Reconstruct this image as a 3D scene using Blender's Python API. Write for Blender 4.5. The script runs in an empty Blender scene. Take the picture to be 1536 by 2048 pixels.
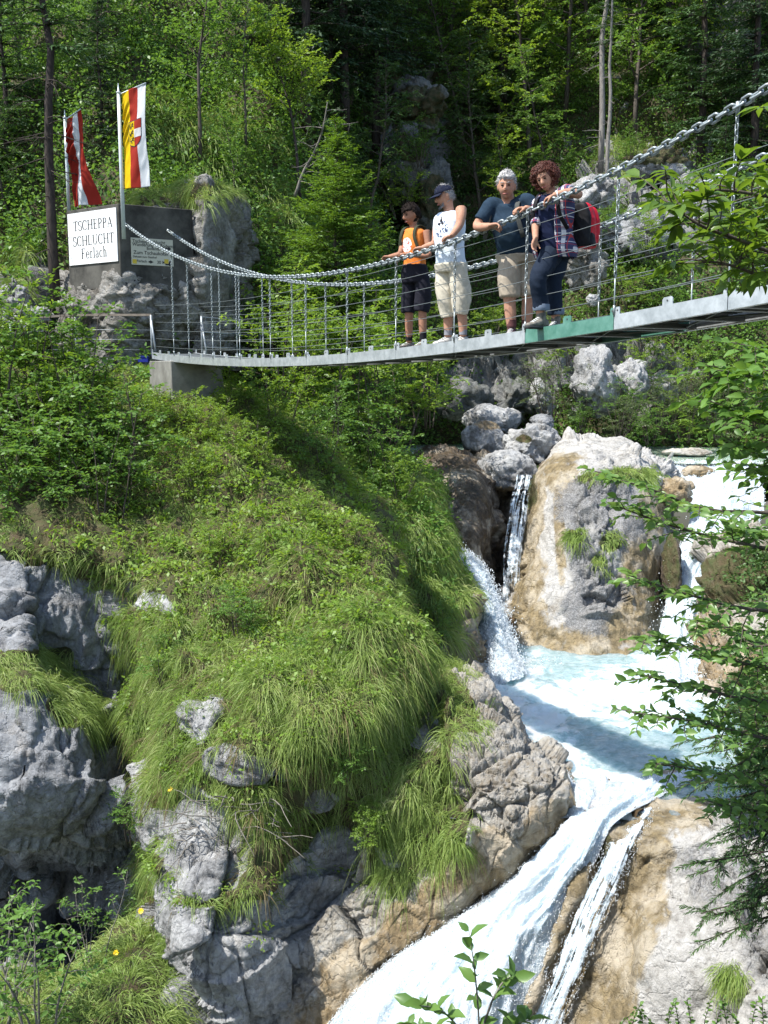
import bpy, bmesh, math, random
import numpy as np
from mathutils import Vector, Matrix

# ---------------------------------------------------------------- camera, sky, sun, exposure
SC = bpy.context.scene
COL = SC.collection
F = 1967.0                      # focal length in pixels of a 1536 x 2048 frame
TH = math.radians(8.4)          # camera looks down by this much
cam_d = bpy.data.cameras.new("camera")
cam_d.sensor_fit = 'VERTICAL'
cam_d.sensor_height = 36.0
cam_d.lens = F / 2048.0 * 36.0
cam_d.clip_start = 0.1
cam_d.clip_end = 500.0
cam = bpy.data.objects.new("camera", cam_d)
cam.rotation_euler = (math.radians(90) - TH, 0, 0)
COL.objects.link(cam)
SC.camera = cam

SUN_EL = math.radians(60)
SUN_H = Vector((-0.915, -0.40))  # horizontal direction towards the sun
SUN_H.normalize()
world = bpy.data.worlds.new("World")
SC.world = world
world.use_nodes = True
nt = world.node_tree
bg = nt.nodes["Background"]
sky = nt.nodes.new("ShaderNodeTexSky")
sky.sky_type = 'NISHITA'
sky.sun_disc = False
sky.sun_elevation = SUN_EL
sky.sun_rotation = math.atan2(SUN_H.x, SUN_H.y)
nt.links.new(sky.outputs[0], bg.inputs[0])
bg.inputs[1].default_value = 0.15
sun_d = bpy.data.lights.new("sun", 'SUN')
sun_d.energy = 4.6
sun_d.angle = math.radians(0.5)
sun_d.color = (1.0, 0.97, 0.92)
sun = bpy.data.objects.new("sun", sun_d)
sdir = Vector((SUN_H.x * math.cos(SUN_EL), SUN_H.y * math.cos(SUN_EL), math.sin(SUN_EL)))
sun.rotation_euler = sdir.to_track_quat('Z', 'Y').to_euler()
sun.location = (-20, -5, 40)
COL.objects.link(sun)
SC.view_settings.view_transform = 'Standard'
SC.view_settings.look = 'None'
SC.view_settings.exposure = 0.90
SC.view_settings.gamma = 1.0

# ---------------------------------------------------------------- helpers: places
def at(px, py, Y):
    xc = (px - 768.0) / F
    yc = (1024.0 - py) / F
    dy = math.cos(TH) + yc * math.sin(TH)
    dz = -math.sin(TH) + yc * math.cos(TH)
    s = Y / dy
    return np.array([xc * s, Y, dz * s])

def atz(px, py, z):
    yc = (1024.0 - py) / F
    dy = math.cos(TH) + yc * math.sin(TH)
    dz = -math.sin(TH) + yc * math.cos(TH)
    return at(px, py, z / dz * dy)

def proj(V):
    V = np.asarray(V)
    d = V[..., 1] * math.cos(TH) - V[..., 2] * math.sin(TH)
    u = V[..., 1] * math.sin(TH) + V[..., 2] * math.cos(TH)
    return 768 + F * V[..., 0] / d, 1024 - F * u / d

# ---------------------------------------------------------------- helpers: noise
def _h(ix, iy, iz, seed):
    n = (ix * 374761393 + iy * 668265263 + iz * 2147483647 + seed * 1274126177) & 0xFFFFFFFF
    n = ((n ^ (n >> 13)) * 1274126177) & 0xFFFFFFFF
    n = ((n ^ (n >> 16)) * 668265263) & 0xFFFFFFFF
    return ((n ^ (n >> 15)) & 0xFFFFFF) / float(0xFFFFFF)

def vnoise(P, seed=0):
    P = np.asarray(P, dtype=float)
    I = np.floor(P).astype(np.int64)
    f = P - I
    f = f * f * f * (f * (f * 6 - 15) + 10)
    r = 0
    for dx in (0, 1):
        for dy in (0, 1):
            for dz in (0, 1):
                w = (f[..., 0] if dx else 1 - f[..., 0]) * (f[..., 1] if dy else 1 - f[..., 1]) * (f[..., 2] if dz else 1 - f[..., 2])
                r = r + w * _h(I[..., 0] + dx, I[..., 1] + dy, I[..., 2] + dz, seed)
    return r * 2 - 1

def fbm(P, oct=4, seed=0, gain=0.5):
    r = 0; a = 1.0; P = np.asarray(P, dtype=float)
    for o in range(oct):
        r = r + a * vnoise(P, seed + o * 17)
        P = P * 2.03 + 7.1; a *= gain
    return r

def ridged(P, oct=4, seed=0, gain=0.5):
    r = 0; a = 1.0; P = np.asarray(P, dtype=float)
    for o in range(oct):
        r = r + a * (1 - 2 * np.abs(vnoise(P, seed + o * 31)))
        P = P * 2.1 + 3.7; a *= gain
    return r

def worley(P, seed=0):
    """value of the nearest cell, distance to the cell border, and height on a plane tilted at random in each cell"""
    P = np.asarray(P, dtype=float)
    I = np.floor(P).astype(np.int64)
    d1 = np.full(P.shape[:-1], 1e9); d2 = d1.copy(); v1 = np.zeros_like(d1); tl = np.zeros_like(d1)
    for dx in (-1, 0, 1):
        for dy in (-1, 0, 1):
            for dz in (-1, 0, 1):
                J = I + np.array([dx, dy, dz])
                h = [_h(J[..., 0], J[..., 1], J[..., 2], seed + q) for q in range(1, 8)]
                D = np.stack([P[..., q] - J[..., q] - h[q] for q in range(3)], -1)
                d = np.sqrt((D ** 2).sum(-1))
                t = D[..., 0] * (h[4] * 2 - 1) + D[..., 1] * (h[5] * 2 - 1) + D[..., 2] * (h[6] * 2 - 1)
                near = d < d1
                d2 = np.where(near, d1, np.minimum(d2, d))
                v1 = np.where(near, h[3], v1); tl = np.where(near, t, tl)
                d1 = np.where(near, d, d1)
    return v1, d2 - d1, tl

def sstep(a, b, x):
    t = np.clip((x - a) / (b - a), 0, 1)
    return t * t * (3 - 2 * t)

# ---------------------------------------------------------------- helpers: meshes
def empty(name, loc=(0, 0, 0)):
    o = bpy.data.objects.new(name, None)
    o.empty_display_size = 0.2
    o.location = tuple(float(c) for c in loc)
    COL.objects.link(o)
    return o

def tag(o, label=None, cat=None, group=None, kind=None):
    if label: o["label"] = label
    if cat: o["category"] = cat
    if group: o["group"] = group
    if kind: o["kind"] = kind
    return o

def link_mesh(name, me, mats, parent=None):
    for m in (mats if isinstance(mats, (list, tuple)) else [mats]):
        if m is not None: me.materials.append(m)
    o = bpy.data.objects.new(name, me)
    COL.objects.link(o)
    if parent is not None:
        o.parent = parent
        if parent.type == 'EMPTY': o.matrix_parent_inverse = Matrix.Translation(-parent.location)
    return o

def build(name, V, Fs, mats=None, parent=None, smooth=True, attrs=None, local=False, midx=None):
    """one mesh object out of arrays; Fs = list of (M,k) index arrays; coordinates are world unless local"""
    V = np.asarray(V, dtype=np.float32).reshape(-1, 3)
    if not isinstance(Fs, list): Fs = [Fs]
    Fs = [np.asarray(f, dtype=np.int32) for f in Fs if len(f)]
    me = bpy.data.meshes.new(name)
    me.vertices.add(len(V))
    me.vertices.foreach_set("co", V.ravel())
    nl = sum(f.size for f in Fs); nf = sum(len(f) for f in Fs)
    me.loops.add(nl)
    me.loops.foreach_set("vertex_index", np.concatenate([f.ravel() for f in Fs]))
    me.polygons.add(nf)
    tot = np.concatenate([np.full(len(f), f.shape[1], dtype=np.int32) for f in Fs])
    st = np.zeros(nf, dtype=np.int32); st[1:] = np.cumsum(tot)[:-1]
    me.polygons.foreach_set("loop_start", st)
    try: me.polygons.foreach_set("loop_total", tot)
    except Exception: pass
    me.polygons.foreach_set("use_smooth", np.full(nf, bool(smooth)))
    if midx is not None: me.polygons.foreach_set("material_index", np.asarray(midx, dtype=np.int32))
    me.update(calc_edges=True)
    if attrs:
        for k, a in attrs.items():
            at_ = me.attributes.new(k, 'FLOAT', 'POINT')
            at_.data.foreach_set("value", np.asarray(a, dtype=np.float32).ravel())
    for m in (mats if isinstance(mats, (list, tuple)) else [mats]):
        if m is not None: me.materials.append(m)
    if name is None: return me
    o = bpy.data.objects.new(name, me)
    COL.objects.link(o)
    if parent is not None:
        o.parent = parent
        if not local and parent.type == 'EMPTY':
            o.matrix_parent_inverse = Matrix.Translation(-parent.location)
    return o

class Acc:
    def __init__(s): s.V = []; s.F = {}; s.n = 0; s.A = []; s.M = {}
    def add(s, V, Fq, mi=0):
        V = np.asarray(V, dtype=float).reshape(-1, 3)
        if not isinstance(Fq, list): Fq = [Fq]
        for f in Fq:
            f = np.asarray(f)
            if len(f) == 0: continue
            s.F.setdefault(f.shape[1], []).append(f + s.n)
            s.M.setdefault(f.shape[1], []).append(np.full(len(f), mi))
        s.V.append(V); s.n += len(V)
    def build(s, name, mats, parent=None, smooth=True, local=False, attrs=None):
        ks = sorted(s.F)
        return build(name, np.concatenate(s.V), [np.concatenate(s.F[k]) for k in ks], mats, parent, smooth, attrs, local,
                     np.concatenate([np.concatenate(s.M[k]) for k in ks]))

def nrm(v):
    v = np.asarray(v, dtype=float)
    return v / np.maximum(np.linalg.norm(v, axis=-1, keepdims=True), 1e-9)

def tube(acc, pts, rad, k=5, cap=True, mi=0):
    pts = np.asarray(pts, dtype=float); n = len(pts)
    rad = np.broadcast_to(np.asarray(rad, dtype=float), (n,))
    T = nrm(np.gradient(pts, axis=0))
    ref = np.array([0.0, 0.0, 1.0]) if abs(T[:, 2]).mean() < 0.8 else np.array([1.0, 0.13, 0.0])
    A = nrm(np.cross(T, ref)); B = np.cross(T, A)
    a = np.arange(k) * 2 * math.pi / k
    V = pts[:, None] + rad[:, None, None] * (np.cos(a)[None, :, None] * A[:, None] + np.sin(a)[None, :, None] * B[:, None])
    i = np.arange(n - 1)[:, None] * k; j = np.arange(k)[None]; j2 = (j + 1) % k
    Q = np.stack([i + j, i + j2, i + k + j2, i + k + j], -1).reshape(-1, 4)
    fs = [Q]
    V = V.reshape(-1, 3)
    if cap:
        V = np.concatenate([V, pts[[0, -1]]])
        c0, c1 = n * k, n * k + 1
        jj = np.arange(k)
        fs.append(np.concatenate([np.stack([np.full(k, c0), (jj + 1) % k, jj], -1),
                                  np.stack([np.full(k, c1), (n - 1) * k + jj, (n - 1) * k + (jj + 1) % k], -1)]))
    acc.add(V, fs, mi)

BOXF = np.array([[0, 1, 3, 2], [4, 6, 7, 5], [0, 4, 5, 1], [2, 3, 7, 6], [0, 2, 6, 4], [1, 5, 7, 3]])
def box(acc, o, a, b, c, mi=0):
    """parallelepiped from corner o with edge vectors a, b, c"""
    o, a, b, c = (np.asarray(q, dtype=float) for q in (o, a, b, c))
    V = [o + i * a + j * b + k * c for i in (0, 1) for j in (0, 1) for k in (0, 1)]
    f = BOXF if np.dot(np.cross(a, b), c) > 0 else BOXF[:, ::-1]
    acc.add(V, f, mi)

def cr(C, n, axis=0):
    """Catmull-Rom through control points along one axis"""
    C = np.moveaxis(np.asarray(C, dtype=float), axis, 0)
    m = len(C)
    E = np.concatenate([[2 * C[0] - C[1]], C, [2 * C[-1] - C[-2]]])
    t = np.linspace(0, m - 1, n)
    i = np.clip(np.floor(t).astype(int), 0, m - 2)
    f = (t - i).reshape((-1,) + (1,) * (C.ndim - 1))
    p0, p1, p2, p3 = E[i], E[i + 1], E[i + 2], E[i + 3]
    r = 0.5 * (2 * p1 + (p2 - p0) * f + (2 * p0 - 5 * p1 + 4 * p2 - p3) * f ** 2 + (3 * p1 - p0 - 3 * p2 + p3) * f ** 3)
    return np.moveaxis(r, 0, axis)

def gridnormals(V):
    du = np.gradient(V, axis=1); dv = np.gradient(V, axis=0)
    N = nrm(np.cross(du, dv))
    if (N * -V).sum(-1).mean() < 0: N = -N
    return N

def gridfaces(nv, nu):
    i = np.arange(nv - 1)[:, None] * nu; j = np.arange(nu - 1)[None]
    return np.stack([i + j, i + nu + j, i + nu + j + 1, i + j + 1], -1).reshape(-1, 4)

def surf(rows, nu, nv, dY=0.0):
    """smooth surface through rows of (xs, ys, Ys): picture place plus distance, turned into metres"""
    C = np.array([[at(x, y, Y + dY) for x, y, Y in zip(r[0], r[1] if hasattr(r[1], '__len__') else [r[1]] * len(r[0]), r[2])] for r in rows])
    return cr(cr(C, nv, 0), nu, 1)

def orient(V, Q):
    a = V.reshape(-1, 3)
    m = len(Q) // 2
    n = np.cross(a[Q[m, 1]] - a[Q[m, 0]], a[Q[m, 2]] - a[Q[m, 0]])
    return Q if np.dot(n, -a[Q[m, 0]]) > 0 else Q[:, ::-1]

def sheet(name, V, mat, attrs=None, kind='structure', parent=None):
    Q = orient(V, gridfaces(V.shape[0], V.shape[1]))
    o = build(name, V, Q, mat, parent, True, attrs)
    if kind: o["kind"] = kind
    return o

def blobs(V, lst):
    px, py = proj(V)
    wx, wy = fbm(V * 1.7, 3, 201), fbm(V * 1.7, 3, 207)      # ragged outlines
    r = np.zeros(px.shape)
    for b in lst:
        x, y, rx, ry = b[:4]; w = b[4] if len(b) > 4 else 1.0
        q = ((px - x) / rx + .38 * wx) ** 2 + ((py - y) / ry + .38 * wy) ** 2
        r = np.maximum(r, w * np.clip(1.5 - q, 0, 1)) if w > 0 else r * (1 + w * np.clip(1.5 - q, 0, 1))
    return r

def rocky(V, N, amp=0.12, s=1.3, seed=0, strata=0.3, fine=1.0):
    """broken limestone: tilted facets at two sizes, joints between them, thin beds"""
    wq = V * s * 1.1
    P = V + 0.15 / s * np.stack([vnoise(wq, seed + 5), vnoise(wq, seed + 6), vnoise(wq, seed + 7)], -1)
    W = P * s * np.array([1.0, 1.0, 0.8])
    c, e, t = worley(W, seed); c2, e2, t2 = worley(W * np.array([2.6, 2.6, 3.4]) + 5, seed + 19); c3, e3, t3 = worley(W * 7.1 + 9, seed + 37)
    d = 0.8 * (c - 0.5) + 1.5 * t + fine * (0.34 * (c2 - 0.5) + 0.66 * t2 + 0.10 * (c3 - .5) + 0.22 * t3) - 0.40 * np.exp(-e * 30) - fine * 0.14 * np.exp(-e2 * 26)
    d = d + 0.28 * fbm(V * s * 0.7, 2, seed + 3) + 0.06 * ridged(V * s * 9.0, 3, seed + 4) + .03 * fbm(V * 30, 2, seed + 6)
    q = P[..., 2] * s * 3.2 + P[..., 0] * s * .7 + 0.7 * fbm(V * s * .9, 2, seed + 8)
    d = d + strata * 1.5 * ((q - np.floor(q)) ** 1.5 - .4) * sstep(-.3, .4, vnoise(V * s * 1.3, seed + 12))
    cr_ = np.abs(fbm(P * s * np.array([2.2, 2.2, .5]), 3, seed + 14))
    d = d - 0.30 * np.exp(-cr_ * 26)
    return V + N * (amp * d)[..., None]

def sample(V, n, rng, weight=None):
    """n random places on a grid surface: positions and normals"""
    a, b, c, d = V[:-1, :-1], V[:-1, 1:], V[1:, 1:], V[1:, :-1]
    ar = np.linalg.norm(np.cross(c - a, d - b), axis=-1)
    if weight is not None: ar = ar * weight[:-1, :-1]
    p = ar.ravel(); p = p / p.sum()
    k = rng.choice(len(p), n, p=p)
    i, j = k // ar.shape[1], k % ar.shape[1]
    u, v = rng.random((2, n, 1))
    P = (a[i, j] * (1 - u) + b[i, j] * u) * (1 - v) + (d[i, j] * (1 - u) + c[i, j] * u) * v
    N = gridnormals(V)[i, j]
    return P, N

# ---------------------------------------------------------------- helpers: materials
def mat(name, color=(0.5, 0.5, 0.5), rough=0.6, metal=0.0, spec=0.4):
    m = bpy.data.materials.new(name); m.use_nodes = True
    b = m.node_tree.nodes["Principled BSDF"]
    b.inputs["Base Color"].default_value = (*color, 1)
    b.inputs["Roughness"].default_value = rough
    b.inputs["Metallic"].default_value = metal
    b.inputs["Specular IOR Level"].default_value = spec
    return m

class NT:
    def __init__(s, m): s.t = m.node_tree; s.b = s.t.nodes.get("Principled BSDF"); s.out = s.t.nodes.get("Material Output")
    def n(s, ty, **kw):
        q = s.t.nodes.new(ty)
        for k, v in kw.items(): setattr(q, k, v)
        return q
    def l(s, a, b): s.t.links.new(a, b)
    def coord(s, scale=(1, 1, 1), kind='Object'):
        tc = s.n("ShaderNodeTexCoord"); mp = s.n("ShaderNodeMapping")
        mp.inputs["Scale"].default_value = scale
        s.l(tc.outputs[kind], mp.inputs[0])
        return mp.outputs[0]
    def noise(s, vec, scale, detail=6, rough=0.6, dist=0.0):
        q = s.n("ShaderNodeTexNoise")
        q.inputs["Scale"].default_value = scale; q.inputs["Detail"].default_value = detail
        q.inputs["Roughness"].default_value = rough; q.inputs["Distortion"].default_value = dist
        if vec is not None: s.l(vec, q.inputs["Vector"])
        return q.outputs["Fac"]
    def ramp(s, fac, stops):
        q = s.n("ShaderNodeValToRGB"); e = q.color_ramp.elements
        while len(e) < len(stops): e.new(0.5)
        for el, (p, c) in zip(e, stops):
            el.position = p; el.color = (*c, 1) if len(c) == 3 else c
        s.l(fac, q.inputs[0]); return q.outputs[0]
    def rng(s, fac, a, b, c=0.0, d=1.0):
        q = s.n("ShaderNodeMapRange"); q.inputs[1].default_value = a; q.inputs[2].default_value = b
        q.inputs[3].default_value = c; q.inputs[4].default_value = d
        s.l(fac, q.inputs[0]); return q.outputs[0]
    def mix(s, fac, a, b):
        q = s.n("ShaderNodeMix", data_type='RGBA')
        for i, x in ((0, fac), (6, a), (7, b)):
            if hasattr(x, "is_output"): s.l(x, q.inputs[i])
            elif i == 0: q.inputs[0].default_value = x
            else: q.inputs[i].default_value = (*x, 1)
        return q.outputs[2]
    def math(s, op, a, b=None):
        q = s.n("ShaderNodeMath", operation=op)
        for i, x in ((0, a), (1, b)):
            if x is None: continue
            if hasattr(x, "is_output"): s.l(x, q.inputs[i])
            else: q.inputs[i].default_value = x
        return q.outputs[0]
    def attr(s, name):
        q = s.n("ShaderNodeAttribute"); q.attribute_name = name; return q.outputs["Fac"]
    def bump(s, h, strength=0.5, dist=0.05, prev=None):
        q = s.n("ShaderNodeBump"); q.inputs["Strength"].default_value = strength; q.inputs["Distance"].default_value = dist
        s.l(h, q.inputs["Height"])
        if prev is not None: s.l(prev, q.inputs["Normal"])
        return q.outputs[0]

def rockmat(name, pale=(0.44, 0.44, 0.43), mid=(0.27, 0.27, 0.265), dark=(0.10, 0.10, 0.10), ochre=(0.33, 0.245, 0.14), green=(0.07, 0.085, 0.03), rough=0.8):
    """limestone: blotches, dark lichen streaks, cracks; attribute wet = ochre water stain, moss = soil and moss"""
    m = mat(name, rough=rough, spec=0.25); t = NT(m)
    c = t.coord()
    big = t.noise(c, 1.7, 8, 0.65)
    fine = t.noise(c, 14, 8, 0.7)
    col = t.ramp(t.math('ADD', t.math('MULTIPLY', big, 0.6), t.math('MULTIPLY', fine, 0.4)), [(0.36, dark), (0.46, mid), (0.58, pale), (0.75, tuple(min(1, x * 1.2) for x in pale))])
    st = t.noise(t.coord((5, 5, 0.6)), 1.6, 6, 0.7)
    col = t.mix(t.rng(st, 0.52, 0.70, 0, 0.65), col, dark)
    rust = t.noise(c, 2.6, 5, 0.6)
    col = t.mix(t.rng(rust, 0.58, 0.74, 0, 0.30), col, (0.33, 0.25, 0.15))
    oc = t.mix(t.rng(t.noise(t.coord((6, 6, 1.2)), 1.5, 6, 0.65), 0.35, 0.65), ochre, tuple(x * 0.42 for x in ochre))
    oc = t.mix(t.rng(big, 0.46, 0.60, 0, 0.75), oc, (0.52, 0.46, 0.36))
    wet = t.attr("wet")
    st2 = t.noise(t.coord((3.2, 3.2, 0.45)), 1.9, 7, 0.7, 0.6)
    wn = t.math('ADD', t.math('MULTIPLY', t.math('SUBTRACT', big, 0.5), 1.5), t.math('MULTIPLY', t.math('SUBTRACT', st2, 0.5), 2.0))
    wf = t.rng(t.math('ADD', wet, t.math('MULTIPLY', wn, t.rng(wet, 0.02, 0.3))), 0.30, 0.72)
    col = t.mix(wf, col, oc)
    li = t.rng(t.math('ADD', t.attr("lich"), t.math('MULTIPLY', t.math('SUBTRACT', fine, 0.5), 1.6)), 0.3, 0.7)
    col = t.mix(t.math('MULTIPLY', li, .85), col, t.mix(t.rng(t.noise(c, 34, 6, .7), .4, .62), (0.10, 0.10, 0.098), (0.30, 0.30, 0.30)))
    moss = t.attr("moss")
    mf = t.rng(t.math('ADD', moss, t.math('MULTIPLY', t.math('SUBTRACT', fine, 0.5), 0.9)), 0.40, 0.60)
    gr = t.mix(t.rng(t.noise(c, 6, 6), 0.35, 0.65), green, (0.10, 0.075, 0.04))
    col = t.mix(mf, col, gr)
    t.l(col, t.b.inputs["Base Color"])
    t.l(t.rng(wf, 0, 1, rough, 0.32), t.b.inputs["Roughness"])
    b1 = t.bump(t.noise(c, 5, 12, 0.72), 0.9, 0.10)
    b2 = t.bump(t.noise(c, 26, 8, 0.7), 0.6, 0.03, b1)
    vo = t.n("ShaderNodeTexVoronoi"); vo.feature = 'DISTANCE_TO_EDGE'; vo.inputs["Scale"].default_value = 3.2
    ds = t.n("ShaderNodeVectorMath", operation='ADD'); t.l(c, ds.inputs[0])
    nz = t.n("ShaderNodeTexNoise"); nz.inputs["Scale"].default_value = 3; nz.inputs["Detail"].default_value = 5; t.l(c, nz.inputs["Vector"])
    sc = t.n("ShaderNodeVectorMath", operation='SCALE'); sc.inputs[3].default_value = 0.6; t.l(nz.outputs["Color"], sc.inputs[0]); t.l(sc.outputs[0], ds.inputs[1])
    t.l(ds.outputs[0], vo.inputs["Vector"])
    b3 = t.bump(t.rng(vo.outputs[0], 0.0, 0.06), 0.5, 0.04, b2)
    t.l(b3, t.b.inputs["Normal"])
    return m

def leafmat(name, cols, trans=0.35, rough=0.45, spec=0.35):
    """leaves or blades: colour differs from one leaf to the next, some light passes through"""
    m = mat(name, rough=rough, spec=spec); t = NT(m)
    g = t.n("ShaderNodeNewGeometry")
    k = len(cols)
    big = t.noise(t.coord(), 0.9, 3)
    fac = t.math('ADD', t.math('MULTIPLY', g.outputs["Random Per Island"], 0.58), t.math('MULTIPLY', t.rng(big, 0.34, 0.66), 0.42))
    col = t.ramp(fac, [(i / max(1, k - 1), c) for i, c in enumerate(cols)])
    t.l(col, t.b.inputs["Base Color"])
    tr = t.n("ShaderNodeBsdfTranslucent")
    hs = t.n("ShaderNodeHueSaturation"); hs.inputs["Hue"].default_value = 0.485; hs.inputs["Saturation"].default_value = 1.1; hs.inputs["Value"].default_value = 1.5
    t.l(col, hs.inputs["Color"]); t.l(hs.outputs[0], tr.inputs[0])
    mx = t.n("ShaderNodeMixShader"); mx.inputs[0].default_value = trans
    t.l(t.b.outputs[0], mx.inputs[1]); t.l(tr.outputs[0], mx.inputs[2]); t.l(mx.outputs[0], t.out.inputs[0])
    return m

def barkmat(name, a=(0.16, 0.13, 0.10), b=(0.06, 0.05, 0.04)):
    m = mat(name, rough=0.85, spec=0.2); t = NT(m)
    c = t.coord((1, 1, 0.25))
    n = t.noise(c, 18, 8, 0.7)
    t.l(t.ramp(n, [(0.35, b), (0.65, a)]), t.b.inputs["Base Color"])
    t.l(t.bump(n, 0.8, 0.02), t.b.inputs["Normal"])
    return m

def mottled(name, a, b, scale=8, rough=0.55, metal=0.0, spec=0.4, bump=0.0, lo=0.35, hi=0.65):
    m = mat(name, a, rough, metal, spec); t = NT(m)
    n = t.noise(t.coord(), scale, 8, 0.65)
    t.l(t.ramp(n, [(lo, a), (hi, b)]), t.b.inputs["Base Color"])
    if bump: t.l(t.bump(n, bump, 0.02), t.b.inputs["Normal"])
    return m
# ================================================================ TERRAIN
M_rock = rockmat("limestone")
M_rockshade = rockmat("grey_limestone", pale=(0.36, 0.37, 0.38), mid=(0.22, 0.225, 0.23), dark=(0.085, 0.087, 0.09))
M_wetrock = rockmat("stained_limestone", pale=(0.50, 0.48, 0.43), mid=(0.34, 0.31, 0.26), dark=(0.15, 0.12, 0.08), ochre=(0.36, 0.265, 0.145))
M_slab = rockmat("pale_slab", pale=(0.52, 0.505, 0.475), mid=(0.40, 0.385, 0.355), dark=(0.19, 0.175, 0.15), ochre=(0.32, 0.25, 0.14), rough=0.7)
M_darkwet = rockmat("wet_brown_rock", pale=(0.16, 0.13, 0.10), mid=(0.09, 0.07, 0.05), dark=(0.035, 0.03, 0.022), ochre=(0.13, 0.085, 0.04), rough=0.45)
M_brownrock = rockmat("brown_limestone", pale=(0.31, 0.30, 0.275), mid=(0.17, 0.16, 0.14), dark=(0.085, 0.075, 0.06))  # duller brown limestone, the same mix on every face
M_ravine_shade = rockmat("ravine_shade_rock", pale=(0.20, 0.20, 0.19), mid=(0.11, 0.115, 0.105), dark=(0.04, 0.042, 0.035), green=(0.03, 0.045, 0.018))  # limestone darkened: the shade on ravine and rear rocks is put into the colour
M_soil = rockmat("forest_floor", pale=(0.30, 0.30, 0.29), mid=(0.17, 0.17, 0.16), dark=(0.05, 0.05, 0.045), green=(0.035, 0.05, 0.018))

# ---- hillside behind everything
HX = [-1900, -150, 50, 230, 420, 580, 680, 780, 900, 1050, 1200, 1400, 1600, 1900]
hill_rows = [
    (HX, -420, [40, 43, 42, 42, 42, 43, 47, 53, 56, 58, 56, 52, 50, 48]),
    (HX, -200, [36, 38, 37, 36.5, 37, 38, 43, 49, 52, 53, 51, 47, 45, 44]),
    (HX, 0, [31, 34, 33, 32, 32, 33, 38, 44, 47, 48, 46, 42, 40, 39]),
    (HX, 200, [28, 29.5, 28.5, 28, 28.5, 30, 34, 40, 43, 44, 41, 38, 37, 36]),
    (HX, 400, [25, 26.5, 25.5, 25, 26, 28, 31, 36, 39, 39, 37, 34, 33, 33]),
    (HX, 560, [25, 24, 23.6, 23.4, 24.3, 26, 29, 33, 35.5, 36, 34, 32, 31, 31]),
    (HX, 720, [22.8, 22.5, 22.5, 22.5, 23, 24.5, 27, 31, 33, 33, 31.5, 30, 29.5, 29]),
    (HX, 880, [21, 21, 21, 21, 22, 23.5, 25.5, 28.5, 30.5, 30.5, 29.3, 28.6, 28, 27.5]),
    (HX, 1000, [20, 20, 20, 20, 21, 22.8, 24.6, 26.5, 28.5, 28.5, 28, 27.6, 27, 26.5]),
]
V_hill = surf(hill_rows, 225, 170)
N = gridnormals(V_hill)
outc = blobs(V_hill, [(1290, 340, 150, 110), (1330, 490, 130, 80), (60, 600, 120, 60), (1420, 60, 90, 80), (590, 10, 40, 30), (1200, 760, 200, 80), (840, 280, 60, 120), (520, 420, 40, 30), (980, 790, 150, 70)])
V_hill = V_hill + N * (1.0 * fbm(V_hill * 0.22, 4, 3) + 0.28 * fbm(V_hill * 0.9, 4, 5))[..., None]
Vr = rocky(V_hill, N, 0.7, 0.7, 11)
V_hill = V_hill + (Vr - V_hill) * sstep(0.2, 0.8, outc)[..., None]
sheet("hillside", V_hill, M_soil, {"moss": 1.05 - 1.1 * sstep(0.25, 0.8, outc)})

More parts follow.
